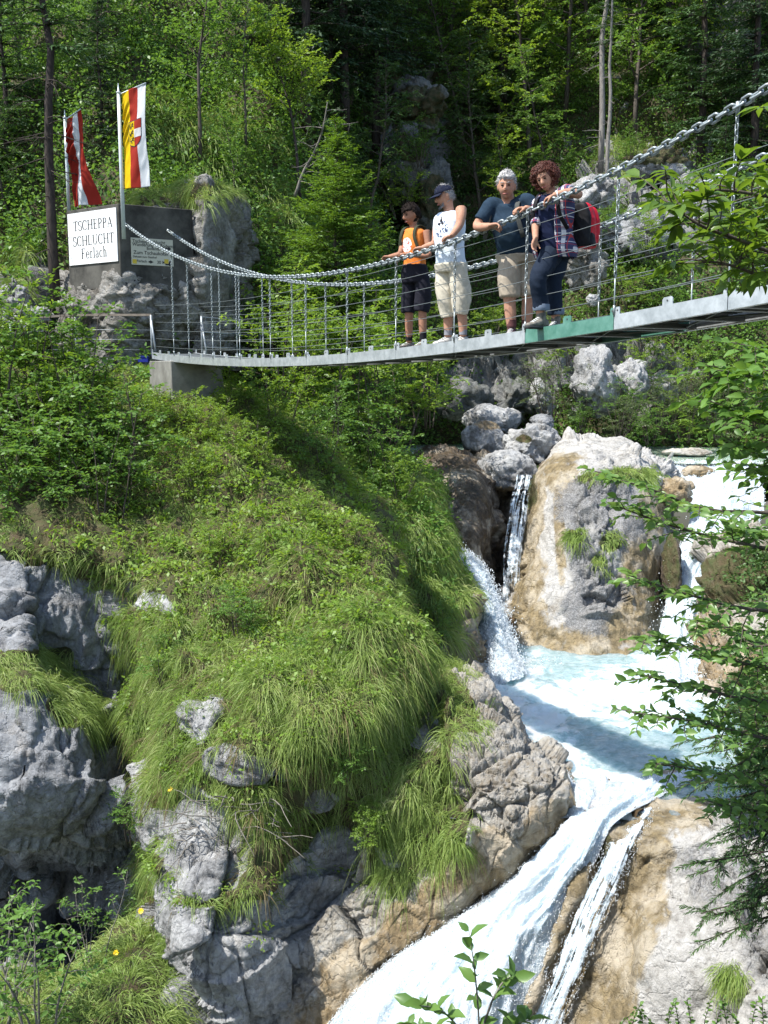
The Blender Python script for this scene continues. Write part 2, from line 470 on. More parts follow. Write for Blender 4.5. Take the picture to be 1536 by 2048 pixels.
# ---- grassy knoll in the middle, with its cliff face below
knoll_rows = [
    ([-900, 0, 150, 300, 420, 520, 600, 660], [740, 740, 740, 745, 770, 800, 830, 870], [21, 21, 21, 21, 21, 21, 21, 22]),
    ([-900, 0, 150, 300, 420, 520, 600, 670], [800, 800, 808, 828, 836, 838, 850, 885], [18, 18.5, 18.5, 18.5, 18.5, 18.8, 19.3, 20]),
    ([-900, 0, 150, 300, 430, 550, 650, 720], [900, 900, 900, 890, 890, 910, 940, 985], [16.5, 17, 17, 17, 17, 17, 17.5, 18.5]),
    ([-900, 0, 150, 300, 450, 600, 720, 780], [1010, 1010, 1000, 990, 990, 1010, 1045, 1100], [15.2, 15.5, 15.6, 15.6, 15.6, 15.6, 16, 17.2]),
    ([-900, 50, 180, 330, 480, 640, 760, 815], [1100, 1100, 1105, 1100, 1100, 1110, 1140, 1200], [14.4, 14.5, 14.5, 14.4, 14.2, 14.2, 14.7, 16]),
    ([-900, 60, 200, 330, 480, 640, 780, 822], [1130, 1135, 1160, 1205, 1215, 1215, 1230, 1280], [15.8, 15.6, 15.0, 13.5, 13.0, 12.9, 13.3, 15]),
    ([250, 272, 300, 340, 480, 640, 775, 815], [1330, 1330, 1325, 1320, 1325, 1325, 1330, 1370], [16, 15, 13.6, 12.6, 12.0, 11.8, 12.1, 14]),
    ([250, 270, 300, 350, 480, 640, 760, 800], [1440, 1440, 1440, 1440, 1430, 1420, 1430, 1460], [16, 14.5, 13, 12.1, 11.5, 11.3, 11.6, 13.4]),
    ([240, 262, 295, 370, 480, 640, 780, 850], [1560, 1560, 1560, 1550, 1540, 1540, 1540, 1560], [16, 14, 12.5, 11.7, 11.3, 11.6, 11.8, 13]),
    ([228, 252, 288, 370, 480, 640, 800, 900], [1680, 1680, 1680, 1660, 1660, 1670, 1680, 1700], [15.5, 13.6, 12.2, 11.2, 11.1, 11.6, 11.6, 12.6]),
    ([235, 290, 332, 380, 480, 620, 760, 900], [1790, 1790, 1790, 1780, 1780, 1790, 1800, 1820], [15, 12.6, 11.1, 10.6, 10.6, 11.2, 11.5, 12.3]),
    ([260, 300, 325, 380, 480, 600, 700, 800], [1900, 1900, 1900, 1890, 1890, 1900, 1910, 1920], [12.4, 11.4, 10.7, 10.25, 10.3, 10.9, 11.2, 11.7]),
    ([270, 320, 352, 410, 480, 580, 650, 720], [2060] * 8, [12.0, 11.2, 10.6, 10.2, 10.2, 10.7, 10.9, 11.3]),
    ([290, 340, 380, 430, 500, 580, 650, 720], [2200] * 8, [11.8, 11.2, 10.6, 10.2, 10.1, 10.4, 10.6, 10.9]),
]
V_knoll = surf(knoll_rows, 290, 560)
N = gridnormals(V_knoll)
KROCK = [(495, 1522, 75, 36), (395, 1680, 80, 90), (330, 1800, 40, 80), (285, 1600, 26, 130), (330, 1640, 22, 30), (410, 1440, 38, 50),
         (420, 1860, 110, 70), (560, 1960, 220, 110), (560, 1840, 200, 60), (680, 1740, 130, 70), (400, 2040, 120, 80), (250, 1700, 26, 120), (640, 1590, 50, 30),
         (120, 1200, 200, 40), (500, 1900, 260, 120), (880, 1330, 30, 20), (740, 1800, 90, 60), (640, 1850, 120, 80), (700, 2000, 120, 120)]
krock = np.clip(blobs(V_knoll, KROCK), 0, 1)
mound = worley(V_knoll * 1.15 + 0.3 * np.stack([vnoise(V_knoll * 1.5, 1), vnoise(V_knoll * 1.5, 2), vnoise(V_knoll * 1.5, 3)], -1), 27)
hump = fbm(V_knoll * 0.8, 3, 21) * 0.26 + 0.20 * (mound[0] - .5) + 0.22 * np.minimum(mound[1], .5) + 0.10 * fbm(V_knoll * 2.4, 3, 23)
Vr = rocky(V_knoll, N, 0.25, 0.7, 31, 0.28, 0.55)
w = sstep(0.25, 0.75, krock)[..., None]
V_knoll = V_knoll + N * hump[..., None] * (1 - w) + (Vr - V_knoll) * w
sheet("knoll", V_knoll, M_rock, {"moss": 1.1 - 1.3 * sstep(0.25, 0.75, krock), "wet": 0.9 * blobs(V_knoll, [(640, 2010, 60, 90), (700, 1960, 60, 60)])})

# ---- hump behind it, beside the left fall
rear_rows = [
    ([560, 650, 720, 800, 850, 880], [830, 850, 890, 915, 935, 960], [22, 21.5, 21, 21, 21.5, 23]),
    ([560, 650, 720, 800, 850, 880], [860, 890, 920, 950, 975, 1010], [20.5, 20, 19.8, 19.8, 20.3, 21.5]),
    ([600, 700, 780, 840, 880, 900], [960, 980, 1000, 1020, 1050, 1090], [18.8, 18.6, 18.5, 18.6, 19.2, 20.5]),
    ([650, 740, 820, 870, 905, 925], [1080, 1085, 1090, 1100, 1125, 1160], [17.8, 17.5, 17.4, 17.6, 18.2, 19.6]),
    ([700, 780, 840, 890, 930, 960], [1190, 1190, 1190, 1190, 1205, 1235], [17.3, 17, 16.9, 17.1, 17.6, 19]),
    ([720, 800, 860, 910, 955, 978], [1280, 1280, 1280, 1280, 1280, 1300], [17.1, 16.8, 16.6, 16.7, 17.2, 18.5]),
    ([740, 810, 870, 920, 955, 970], [1370, 1370, 1370, 1360, 1350, 1345], [17, 16.6, 16.3, 16.4, 16.8, 18]),
    ([740, 810, 870, 920, 955, 970], [1450] * 6, [16.6, 16.2, 16, 16, 16.4, 17.6]),
]
V_rear = surf(rear_rows, 110, 150)
N = gridnormals(V_rear)
rr = np.clip(blobs(V_rear, [(955, 1260, 40, 110), (900, 1330, 90, 50)]), 0, 1)
Vr = rocky(V_rear, N, 0.2, 1.4, 41)
V_rear = V_rear + N * (fbm(V_rear * 1.1, 3, 24) * 0.2)[..., None]
V_rear = V_rear + (Vr - V_rear) * sstep(.25, .75, rr)[..., None]
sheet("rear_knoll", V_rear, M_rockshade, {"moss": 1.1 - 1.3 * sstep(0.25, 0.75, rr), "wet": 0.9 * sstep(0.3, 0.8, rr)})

# ---- limestone ledge between the knoll and the chute
ledge_rows = [
    ([760, 830, 900, 980, 1040, 1100, 1150, 1165], [1300, 1300, 1335, 1375, 1440, 1500, 1550, 1600], [15.5, 15.5, 15, 14.5, 13.9, 13.2, 12.6, 12.4]),
    ([770, 830, 900, 965, 1020, 1080, 1130, 1156], [1350, 1340, 1365, 1400, 1460, 1515, 1558, 1600], [14, 14, 13.8, 13.2, 12.6, 12.1, 11.8, 11.9]),
    ([770, 830, 890, 950, 1000, 1060, 1110, 1150], [1450, 1430, 1440, 1470, 1510, 1550, 1590, 1630], [12.6, 12.6, 12.4, 12, 11.6, 11.35, 11.3, 11.6]),
    ([780, 830, 890, 950, 1000, 1050, 1090, 1120], [1560, 1540, 1540, 1560, 1590, 1620, 1650, 1690], [11.8, 11.6, 11.4, 11.2, 11.1, 11.1, 11.2, 11.5]),
    ([740, 800, 860, 920, 970, 1010, 1040, 1060], [1700, 1690, 1690, 1690, 1700, 1710, 1725, 1750], [11.5, 11.3, 11.2, 11.1, 11.1, 11.1, 11.2, 11.5]),
    ([660, 720, 780, 830, 870, 900, 920, 940], [1830, 1820, 1810, 1810, 1815, 1825, 1840, 1860], [11.2, 11.1, 11, 11, 11, 11, 11.15, 11.4]),
    ([580, 640, 690, 720, 745, 765, 785, 800], [1960, 1950, 1945, 1945, 1950, 1955, 1970, 1990], [10.9, 10.8, 10.7, 10.7, 10.7, 10.75, 10.85, 11.1]),
    ([520, 570, 610, 640, 655, 665, 675, 690], [2100] * 8, [10.6, 10.5, 10.5, 10.4, 10.4, 10.4, 10.55, 10.8]),
    ([480, 530, 570, 600, 615, 625, 635, 650], [2240] * 8, [10.3, 10.2, 10.2, 10.1, 10.1, 10.1, 10.25, 10.5]),
]
V_ledge = surf(ledge_rows, 280, 360)
N = gridnormals(V_ledge)
bank = np.clip(blobs(V_ledge, [(1150, 1600, 34, 70), (1095, 1655, 50, 60), (1010, 1725, 74, 54), (925, 1785, 84, 54), (835, 1850, 84, 56), (765, 1910, 70, 56), (695, 1975, 60, 70), (645, 2060, 50, 70)]), 0, 1)
sm = sstep(0.1, 0.9, bank)
Vr = rocky(V_ledge, N, 0.26, 0.95, 51, 0.1, 0.7)
V_ledge = V_ledge + (Vr - V_ledge) * (1 - 0.75 * sm)[..., None] + N * (0.05 * sm * fbm(V_ledge * 2.2, 3, 4))[..., None]
lgrass = np.clip(blobs(V_ledge, [(870, 1400, 90, 90), (800, 1330, 60, 40), (950, 1420, 55, 50), (840, 1560, 110, 130), (870, 1680, 70, 70), (780, 1650, 80, 100), (840, 1470, 60, 60)]), 0, 1)
lgrass = lgrass * (1 - np.clip(blobs(V_ledge, [(850, 1470, 34, 40), (925, 1540, 26, 55), (1000, 1580, 60, 90), (990, 1400, 50, 50)]), 0, 1))
sheet("rock_ledge", V_ledge, M_wetrock, {"lich": 0.35 * (1 - sm), "wet": 0.85 * sm, "moss": 0.95 * sstep(.3, .8, lgrass)})

# ---- shaded cliff on the left, hollow below
cliff_rows = [
    ([-900, -40, 60, 150, 240, 330, 420], 1070, [16.2, 16.0, 16.0, 16.0, 16.1, 16.2, 16.4]),
    ([-900, -40, 40, 100, 220, 320, 420], [1120, 1120, 1130, 1140, 1150, 1185, 1205], [14.6, 14.5, 14.6, 14.9, 15.1, 15.2, 15.4]),
    ([-900, -40, 40, 110, 220, 320, 420], [1230, 1230, 1240, 1240, 1250, 1260, 1270], [14.1, 13.8, 13.9, 14.4, 14.6, 14.7, 15]),
    ([-900, -40, 40, 120, 220, 310, 400], [1320, 1310, 1320, 1340, 1350, 1360, 1370], [13.8, 13.3, 13.5, 14.5, 14.7, 14.8, 15]),
    ([-900, -40, 60, 150, 230, 300, 380], [1400, 1390, 1400, 1420, 1440, 1450, 1460], [12.9, 12.6, 12.7, 13.2, 14.3, 14.6, 15]),
    ([-900, -40, 60, 150, 230, 290, 360], [1500, 1500, 1510, 1520, 1530, 1540, 1550], [12.4, 12.2, 12.2, 12.3, 13.2, 14.2, 14.8]),
    ([-900, -40, 60, 150, 230, 290, 360], [1600, 1600, 1600, 1610, 1610, 1620, 1630], [12.5, 12.3, 12.2, 12.3, 12.8, 13.8, 14.6]),
    ([-900, -40, 60, 150, 230, 290, 360], [1680, 1680, 1680, 1690, 1690, 1690, 1690], [13.4, 13.3, 13.3, 13.3, 13.6, 14, 14.6]),
    ([-900, -40, 60, 150, 230, 290, 360], [1770, 1770, 1770, 1780, 1780, 1780, 1780], [13.8, 13.9, 14.4, 14.9, 14.8, 14.2, 14.4]),
    ([-900, -40, 60, 150, 230, 290, 360], 1880, [13.2, 13.6, 15.0, 15.8, 15.4, 14.4, 14.2]),
    ([-900, -40, 60, 150, 230, 290, 360], 2000, [12.2, 12.2, 12.8, 13.6, 13.6, 13, 13]),
    ([-900, -40, 60, 150, 230, 290, 360], 2150, [10.5, 10.5, 10.7, 11, 11, 10.8, 11]),
]
V_cliff = surf(cliff_rows, 160, 260)
N = gridnormals(V_cliff)
V_cliff = rocky(V_cliff, N, 0.40, 0.55, 61, 0.30, 0.5)
cg = np.clip(blobs(V_cliff, [(60, 1340, 110, 45), (150, 1420, 60, 40)]), 0, 1)
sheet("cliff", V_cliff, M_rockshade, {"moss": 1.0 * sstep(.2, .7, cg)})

# ---- grass bank at the lower left
bank_rows = [
    ([-800, 60, 180, 270, 340, 400], [1990, 1960, 1900, 1850, 1880, 1940], [11.5, 11.6, 12, 12, 12, 12.5]),
    ([-800, 40, 150, 260, 330, 400], [2010, 1990, 1950, 1890, 1900, 1950], [10.6, 10.7, 10.9, 11.0, 11.2, 11.8]),
    ([-800, 20, 130, 240, 330, 400], [2060, 2040, 2010, 1970, 1980, 2000], [9.9, 10, 10.2, 10.3, 10.5, 11]),
    ([-800, 20, 130, 240, 350, 420], 2090, [9.4, 9.4, 9.6, 9.7, 9.9, 10.4]),
    ([-800, 20, 130, 240, 350, 420], 2220, [8.6, 8.6, 8.8, 8.9, 9.1, 9.6]),
]
V_bank = surf(bank_rows, 80, 60)
V_bank = V_bank + gridnormals(V_bank) * (0.12 * fbm(V_bank * 1.2, 3, 71))[..., None]
sheet("grass_bank", V_bank, M_soil, {"moss": np.ones(V_bank.shape[:2]) * 1.1})

# ---- slab of the right bank, with the rock lip between the two chutes
slab_rows = [
    ([1120, 1215, 1290, 1370, 1450, 1560, 1800], [1640, 1612, 1600, 1590, 1580, 1570, 1560], [11.7, 11.75, 11.95, 12.1, 12.3, 12.5, 12.5]),
    ([1107, 1205, 1280, 1370, 1450, 1560, 1800], [1720, 1675, 1660, 1650, 1640, 1640, 1640], [11.4, 10.95, 10.95, 11.0, 11.0, 11.0, 11]),
    ([1067, 1180, 1260, 1360, 1450, 1560, 1800], [1820, 1800, 1790, 1780, 1760, 1750, 1740], [11.15, 10.75, 10.65, 10.4, 10.2, 10.1, 10]),
    ([1025, 1150, 1240, 1300, 1420, 1560, 1800], [1940, 1930, 1910, 1890, 1880, 1870, 1860], [10.85, 10.4, 10.3, 9.9, 9.6, 9.4, 9.2]),
    ([975, 1100, 1190, 1290, 1420, 1560, 1800], 2060, [10.6, 10.2, 10.0, 9.6, 9.2, 8.8, 8.4]),
    ([935, 1060, 1160, 1270, 1420, 1560, 1800], 2240, [10, 9.9, 9.7, 9.3, 8.8, 8.3, 7.8]),
]
V_slab = surf(slab_rows, 200, 190)
N = gridnormals(V_slab)
smooth = np.clip(blobs(V_slab, [(1390, 1950, 110, 140), (1220, 1850, 110, 300), (1300, 1640, 130, 60), (1120, 1950, 90, 180), (1350, 2080, 120, 100), (1150, 1780, 60, 120)]), 0, 1)
Vr = rocky(V_slab, N, 0.26, 0.8, 81, 0.12, 0.7)
V_slab = V_slab + (Vr - V_slab) * (1 - 0.88 * sstep(.1, .8, smooth))[..., None] + N * (0.07 * fbm(V_slab * 1.6, 4, 82))[..., None]
wetS = np.clip(blobs(V_slab, [(1290, 1630, 130, 44), (1240, 1730, 75, 130), (1235, 1900, 55, 170), (1190, 2020, 60, 150), (1300, 1760, 40, 90), (1110, 1920, 50, 200), (1320, 1700, 30, 50), (1060, 2050, 70, 90)]), 0, 1)
sheet("rock_slab", V_slab, M_slab, {"lich": 0.6 * blobs(V_slab, [(1470, 1760, 90, 60), (1400, 1720, 60, 40), (1510, 1880, 50, 80)]), "wet": 0.95 * wetS, "moss": 0.9 * blobs(V_slab, [(1210, 1690, 16, 34)])})

# ---- right wall behind the overhanging branches
right_rows = [
    ([1440, 1475, 1510, 1570, 1900], [1085, 1075, 1065, 1045, 1000], [22, 21, 20.2, 19, 17.5]),
    ([1420, 1450, 1490, 1560, 1900], [1100, 1092, 1085, 1070, 1040], [20.8, 20, 19.4, 18.4, 17]),
    ([1400, 1430, 1480, 1560, 1900], 1130, [20, 19.2, 18.6, 18, 16.5]),
    ([1388, 1425, 1480, 1560, 1900], 1230, [19, 18.4, 17.8, 17.2, 15.5]),
    ([1375, 1420, 1480, 1560, 1900], 1360, [17.4, 16.6, 16, 15.3, 13.8]),
    ([1390, 1430, 1490, 1570, 1900], 1490, [14.6, 14.3, 14.0, 13.5, 12.2]),
    ([1390, 1440, 1500, 1580, 1900], 1610, [12.5, 12.3, 12.1, 11.8, 10.8]),
    ([1390, 1450, 1510, 1590, 1900], 1720, [11.4, 11.3, 11.1, 10.8, 9.8]),
]
V_right = surf(right_rows, 110, 150)
N = gridnormals(V_right)
V_right = rocky(V_right, N, 0.3, 1.0, 91)
sheet("right_wall", V_right, M_wetrock, {"wet": 0.8 * blobs(V_right, [(1430, 1310, 90, 90), (1420, 1180, 30, 60)]), "moss": 0.8 * blobs(V_right, [(1480, 1150, 90, 70), (1530, 1450, 90, 150)])})

# ---- near bank under the camera, just below the picture's edge
near_rows = [
    ([760, 900, 1060, 1250, 1500, 1900, 2600], [2330, 2300, 2270, 2250, 2240, 2230, 2220], [8.8, 8.9, 9.2, 8.9, 8.2, 7.6, 7.2]),
    ([600, 820, 1040, 1300, 1600, 2000, 2900], [2360, 2320, 2290, 2280, 2270, 2240, 2200], [6.2, 6.4, 6.5, 6.3, 6, 5.6, 5.4]),
    ([300, 700, 1000, 1350, 1700, 2200, 3300], [2400, 2360, 2330, 2300, 2280, 2250, 2200], [4, 4.1, 4.1, 4, 3.9, 3.8, 3.7]),
    ([-200, 500, 950, 1450, 1900, 2600, 4200], [2450, 2420, 2400, 2380, 2350, 2300, 2200], [2, 2, 2, 2, 2, 2, 2]),
]
V_near = surf(near_rows, 60, 50)
V_near = np.concatenate([V_near, [V_near[-1] + np.array([0, -2.0, -0.2]), V_near[-1] + np.array([0, -6.0, -0.3])]])
V_near = V_near + gridnormals(V_near) * (0.08 * fbm(V_near * 1.5, 3, 99))[..., None]
sheet("near_bank", V_near, M_soil, {"moss": np.ones(V_near.shape[:2])})

# ---- back of the gorge behind the falls
gorge_rows = [
    ([740, 800, 880, 960, 1020, 1080, 1140], [900, 905, 900, 905, 930, 935, 900], [26, 25.5, 25, 24.6, 24.6, 24.4, 24.5]),
    ([740, 800, 880, 960, 1020, 1080, 1140], 1000, [25, 24.2, 23.8, 23.4, 23.4, 23, 23.4]),
    ([740, 800, 880, 960, 1020, 1080, 1140], 1150, [24.5, 23.6, 23.2, 22.6, 22.6, 22, 22.6]),
    ([740, 800, 880, 960, 1020, 1080, 1140], 1350, [24, 23, 22.4, 21.8, 21.8, 21, 21.8]),
]
V_gorge = surf(gorge_rows, 90, 80)
V_gorge = rocky(V_gorge, gridnormals(V_gorge), 0.22, 1.1, 101)
sheet("gorge_wall", V_gorge, M_darkwet, {"wet": np.ones(V_gorge.shape[:2]) * 0.5})

# ---- big water-worn boulder between the falls (wraps round to its back)
def rock_thing(name, rows, nu, nv, m, amp, s, seed, label, cat, attrs=None, strata=0.2, smoothblobs=None):
    V = surf(rows, nu, nv)
    N = gridnormals(V)
    W = rocky(V, N, amp, s, seed, strata)
    if smoothblobs:
        k = sstep(.1, .8, np.clip(blobs(V, smoothblobs), 0, 1))
        W = V + (W - V) * (1 - 0.85 * k)[..., None] + N * (0.05 * fbm(V * 1.8, 4, seed + 1))[..., None]
    Q = orient(W, gridfaces(W.shape[0], W.shape[1]))
    o = build(name, W, Q, m, None, True, attrs(W) if attrs else None)
    tag(o, label, cat)
    return W

cb_rows = [
    ([1120, 1130, 1180, 1240, 1300, 1340, 1350, 1350], [888, 875, 871, 878, 897, 915, 930, 940], [25.2] * 8),
    ([1085, 1110, 1170, 1230, 1290, 1330, 1345, 1352], [925, 900, 890, 895, 910, 930, 945, 960], [23.5, 23, 22.8, 22.8, 23, 23.2, 23.6, 24.2]),
    ([1060, 1085, 1130, 1200, 1270, 1320, 1340, 1352], [965, 950, 935, 930, 945, 965, 985, 1000], [22.5, 21.6, 21.2, 21, 21.2, 21.6, 22.2, 23.5]),
    ([1050, 1070, 1110, 1190, 1260, 1310, 1335, 1350], [1040, 1030, 1020, 1010, 1020, 1030, 1040, 1050], [21.8, 20.9, 20.4, 20, 20.2, 20.7, 21.3, 22.8]),
    ([1040, 1060, 1100, 1180, 1255, 1310, 1335, 1345], 1120, [21.4, 20.3, 19.8, 19.4, 19.6, 20.1, 20.8, 22.2]),
    ([1020, 1045, 1090, 1170, 1250, 1305, 1325, 1335], 1200, [21, 19.8, 19.3, 19, 19.2, 19.7, 20.4, 21.8]),
    ([1000, 1030, 1080, 1165, 1245, 1300, 1318, 1325], 1270, [20.6, 19.4, 18.9, 18.6, 18.7, 19.1, 19.8, 21.2]),
    ([990, 1020, 1075, 1160, 1245, 1300, 1320, 1325], 1330, [20.4, 19, 18.4, 18.2, 18.3, 18.7, 19.4, 20.8]),
]
V_cb = rock_thing("boulder", cb_rows, 190, 220, M_slab, 0.23, 1.0, 111,
    "huge water-worn limestone boulder with ochre stains standing between the two waterfalls", "boulder",
    lambda V: {"wet": 0.95 * np.clip(blobs(V, [(1125, 945, 46, 40), (1070, 1000, 22, 100), (1050, 1150, 32, 130), (1120, 1060, 12, 90), (1040, 1260, 56, 60), (1150, 1285, 160, 36), (1265, 1240, 70, 70), (1305, 1030, 36, 60), (1285, 1130, 40, 110)]), 0, 1),
               "lich": 0.85 * np.clip(blobs(V, [(1195, 1000, 72, 76), (1165, 1110, 36, 70), (1185, 1180, 60, 80), (1240, 1040, 50, 60), (1150, 1210, 30, 50)]), 0, 1),
               "moss": 0.75 * np.clip(blobs(V, [(1062, 980, 12, 40), (1245, 950, 70, 16), (1150, 1075, 22, 14), (1222, 1085, 22, 20)]), 0, 1)},
    0.15, [(1100, 1080, 62, 240), (1120, 940, 70, 40), (1200, 890, 120, 22), (1290, 1130, 45, 200), (1180, 1270, 190, 50)])
db_rows = [
    ([795, 850, 900, 950, 985], [925, 903, 898, 915, 945], [25, 24.5, 24.3, 24.3, 25]),
    ([795, 850, 900, 950, 988], [945, 915, 908, 925, 955], [24, 23.3, 23.1, 23.2, 24]),
    ([800, 850, 910, 965, 995], [985, 975, 965, 970, 985], [22.8, 22.2, 21.8, 22, 23]),
    ([830, 880, 930, 975, 997], 1050, [22, 21.4, 21, 21.2, 22.4]),
    ([850, 890, 930, 970, 990], 1120, [21.8, 21, 20.7, 20.9, 22]),
    ([850, 890, 930, 970, 990], 1280, [21.5, 20.7, 20.4, 20.6, 21.8]),
]
rock_thing("boulder", db_rows, 100, 120, M_darkwet, 0.16, 1.2, 121,
    "dark brown wet boulder with smooth rounded face left of the narrow fall", "boulder",
    lambda V: {"wet": 0.5 * np.ones(V.shape[:2])}, 0.1, [(920, 1020, 100, 120)])

def boulder(px, py, Y, rx, ry, m, seed, label, amp=0.16, cat="boulder", depth=1.0, wet=None, moss=None, group=None, name="boulder", tilt=0.0):
    """rounded, faceted rock: an icosphere pushed about by noise"""
    bm = bmesh.new()
    bmesh.ops.create_icosphere(bm, subdivisions=5, radius=1.0)
    V = np.array([v.co[:] for v in bm.verts]); Fc = np.array([[v.index for v in f.verts] for f in bm.faces]); bm.free()
    N = V.copy()
    c = at(px, py, Y); k = Y / F * 1.0
    # flat-ish facets
    rs = np.random.default_rng(seed)
    for i in range(9):
        d = nrm(rs.normal(size=3)); h = rs.uniform(0.72, 0.92)
        ex = np.maximum(V @ d - h, 0)
        V = V - ex[:, None] * d * 0.85
    V = V * np.array([rx * k, (rx + ry) * 0.5 * k * depth, ry * k])
    if tilt:
        ct, st = math.cos(tilt), math.sin(tilt)
        V = V @ np.array([[ct, 0, -st], [0, 1, 0], [st, 0, ct]])
    W = V + c
    r = min(rx, ry) * k
    q = W / r
    _, e, t = worley(q * 1.1 + seed, seed); _, e2, t2 = worley(q * 2.9 + seed, seed + 3)
    W = W + N * (r * amp * (0.7 * fbm(q * 0.8, 3, seed) + 1.1 * t + .55 * t2 - .35 * np.exp(-e * 16) - .12 * np.exp(-e2 * 16) + .10 * fbm(q * 6, 3, seed + 2)))[:, None]
    a = {}
    if wet: a["wet"] = np.clip(blobs(W, wet), 0, 1)
    if moss: a["moss"] = np.clip(blobs(W, moss), 0, 1)
    o = build(name, W, Fc, m, None, True, a)
    return tag(o, label, cat, group)

boulder(985, 842, 27, 58, 32, M_rock, 1, "broad grey boulder topmost in the pile behind the falls")
boulder(970, 884, 25.3, 46, 46, M_rock, 2, "rounded pale boulder with a brown cap in the boulder pile", wet=[(980, 850, 40, 10), (950, 915, 30, 14)])
boulder(1014, 942, 23.4, 62, 48, M_rock, 3, "rounded grey boulder wedged lowest above the dark gap between the falls", tilt=-0.15, wet=[(1010, 985, 50, 14)])
boulder(1058, 888, 25, 60, 38, M_rock, 4, "crumbly white rock right of the boulder pile, touching the huge boulder", amp=0.32, moss=[(1050, 880, 18, 8)])
boulder(1085, 852, 26.5, 26, 24, M_rockshade, 5, "small grey boulder at the upper right of the boulder pile")
boulder(925, 800, 29, 54, 50, M_ravine_shade, 6, "large shaded grey rock standing behind the boulder pile on its left", amp=0.25)
boulder(1022, 806, 30, 48, 50, M_ravine_shade, 7, "shaded pointed rock behind the broad grey boulder", amp=0.28)
boulder(1085, 800, 28.5, 20, 44, M_rock, 8, "slim pale rock fin leaning beside the bush on the right bank", amp=0.25, tilt=-0.25)
boulder(1192, 765, 28, 46, 72, M_rock, 9, "tall pale limestone block under the bridge on the far bank", amp=0.24, tilt=-0.1)
boulder(1262, 770, 28.3, 30, 52, M_rock, 10, "narrow pale limestone block right of the tall block under the bridge", amp=0.26)
boulder(1318, 775, 29.2, 34, 34, M_rock, 16, "broken pale outcrop among bushes under the right of the bridge", amp=0.4)
boulder(1185, 600, 30, 14, 13, M_rock, 12, "small round grey stone on the slope behind the green deck panel")
boulder(1170, 520, 30.5, 36, 54, M_brownrock, 13, "pale rock with a hollow behind the red backpack", amp=0.4)
boulder(1195, 395, 32.5, 44, 40, M_rock, 14, "pale craggy outcrop behind the woman with the backpack", amp=0.4)
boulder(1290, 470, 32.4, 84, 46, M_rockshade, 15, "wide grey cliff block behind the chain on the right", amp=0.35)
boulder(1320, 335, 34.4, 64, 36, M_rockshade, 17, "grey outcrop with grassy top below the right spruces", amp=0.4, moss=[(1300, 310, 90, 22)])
boulder(838, 215, 36, 50, 58, M_ravine_shade, 18, "dark overhanging rock head in the shaded ravine", amp=0.34, moss=[(835, 215, 70, 40), (820, 300, 40, 30), (870, 400, 60, 40)])
boulder(815, 330, 35.6, 36, 84, M_ravine_shade, 19, "dark rock pillar under the overhanging rock head in the ravine", amp=0.3, moss=[(835, 215, 70, 40), (820, 300, 40, 30), (870, 400, 60, 40)])
boulder(866, 420, 36, 46, 100, M_ravine_shade, 20, "dark shaded rock wall behind the two left walkers", amp=0.3, moss=[(835, 215, 70, 40), (820, 300, 40, 30), (870, 400, 60, 40)])
boulder(1255, 930, 22.3, 0.1, 0.1, M_rock, 21, "x") if False else None
boulder(1230, 900, 24.2, 14, 10, M_rock, 22, "loose white stone lying on top of the huge boulder")
boulder(1375, 905, 26, 50, 9, M_wetrock, 23, "low flat stone at the far edge of the upper pool")
boulder(1395, 945, 23.6, 34, 16, M_wetrock, 24, "ochre stone breaking the water at the lip of the right waterfall", wet=[(1395, 940, 60, 40)])
boulder(1345, 985, 21.6, 46, 34, M_wetrock, 25, "ochre rock shoulder left of the right waterfall", wet=[(1345, 985, 70, 60)], amp=0.22)
boulder(1342, 1150, 20.0, 17, 84, M_darkwet, 26, "dark mossy rock rib beside the right waterfall", moss=[(1340, 1120, 16, 60)], amp=0.2)
boulder(28, 605, 22.5, 38, 40, M_rock, 27, "pale rock at the left edge of the photo below the conifers", amp=0.35)
boulder(60, 640, 22, 34, 30, M_rock, 28, "low pale rock behind the fence at the far left", amp=0.35)
boulder(1010, 1250, 19.6, 22, 30, M_darkwet, 29, "brown stone at the foot of the huge boulder beside the left fall", wet=[(1010, 1250, 40, 40)])

# ---- outcrop that carries the sign block, with the rock pillar right of it
out_rows = [
    ([110, 150, 195, 240, 300, 350, 395, 420], [545, 545, 540, 530, 545, 555, 560, 560], [23.8, 23.0, 22.5, 22.0, 22.2, 22.5, 22.9, 23.6]),
    ([110, 140, 190, 240, 300, 350, 395, 425], [565, 565, 560, 560, 570, 575, 580, 580], [23.4, 22.4, 21.9, 21.45, 21.6, 22.0, 22.4, 23.4]),
    ([105, 140, 190, 240, 300, 350, 400, 430], 620, [22.8, 22.0, 21.6, 21.3, 21.5, 21.9, 22.4, 23.4]),
    ([100, 140, 190, 240, 300, 350, 400, 430], 670, [22.6, 21.9, 21.6, 21.3, 21.7, 22.2, 22.7, 23.6]),
    ([100, 140, 190, 240, 300, 350, 400, 430], 740, [22.4, 21.8, 21.5, 21.3, 22.0, 22.5, 23.0, 23.8]),
]
V_out = rock_thing("rock_outcrop", out_rows, 120, 100, M_brownrock, 0.17, 0.8, 131,
    "craggy limestone outcrop carrying the concrete sign block", "rock", None, 0.2)
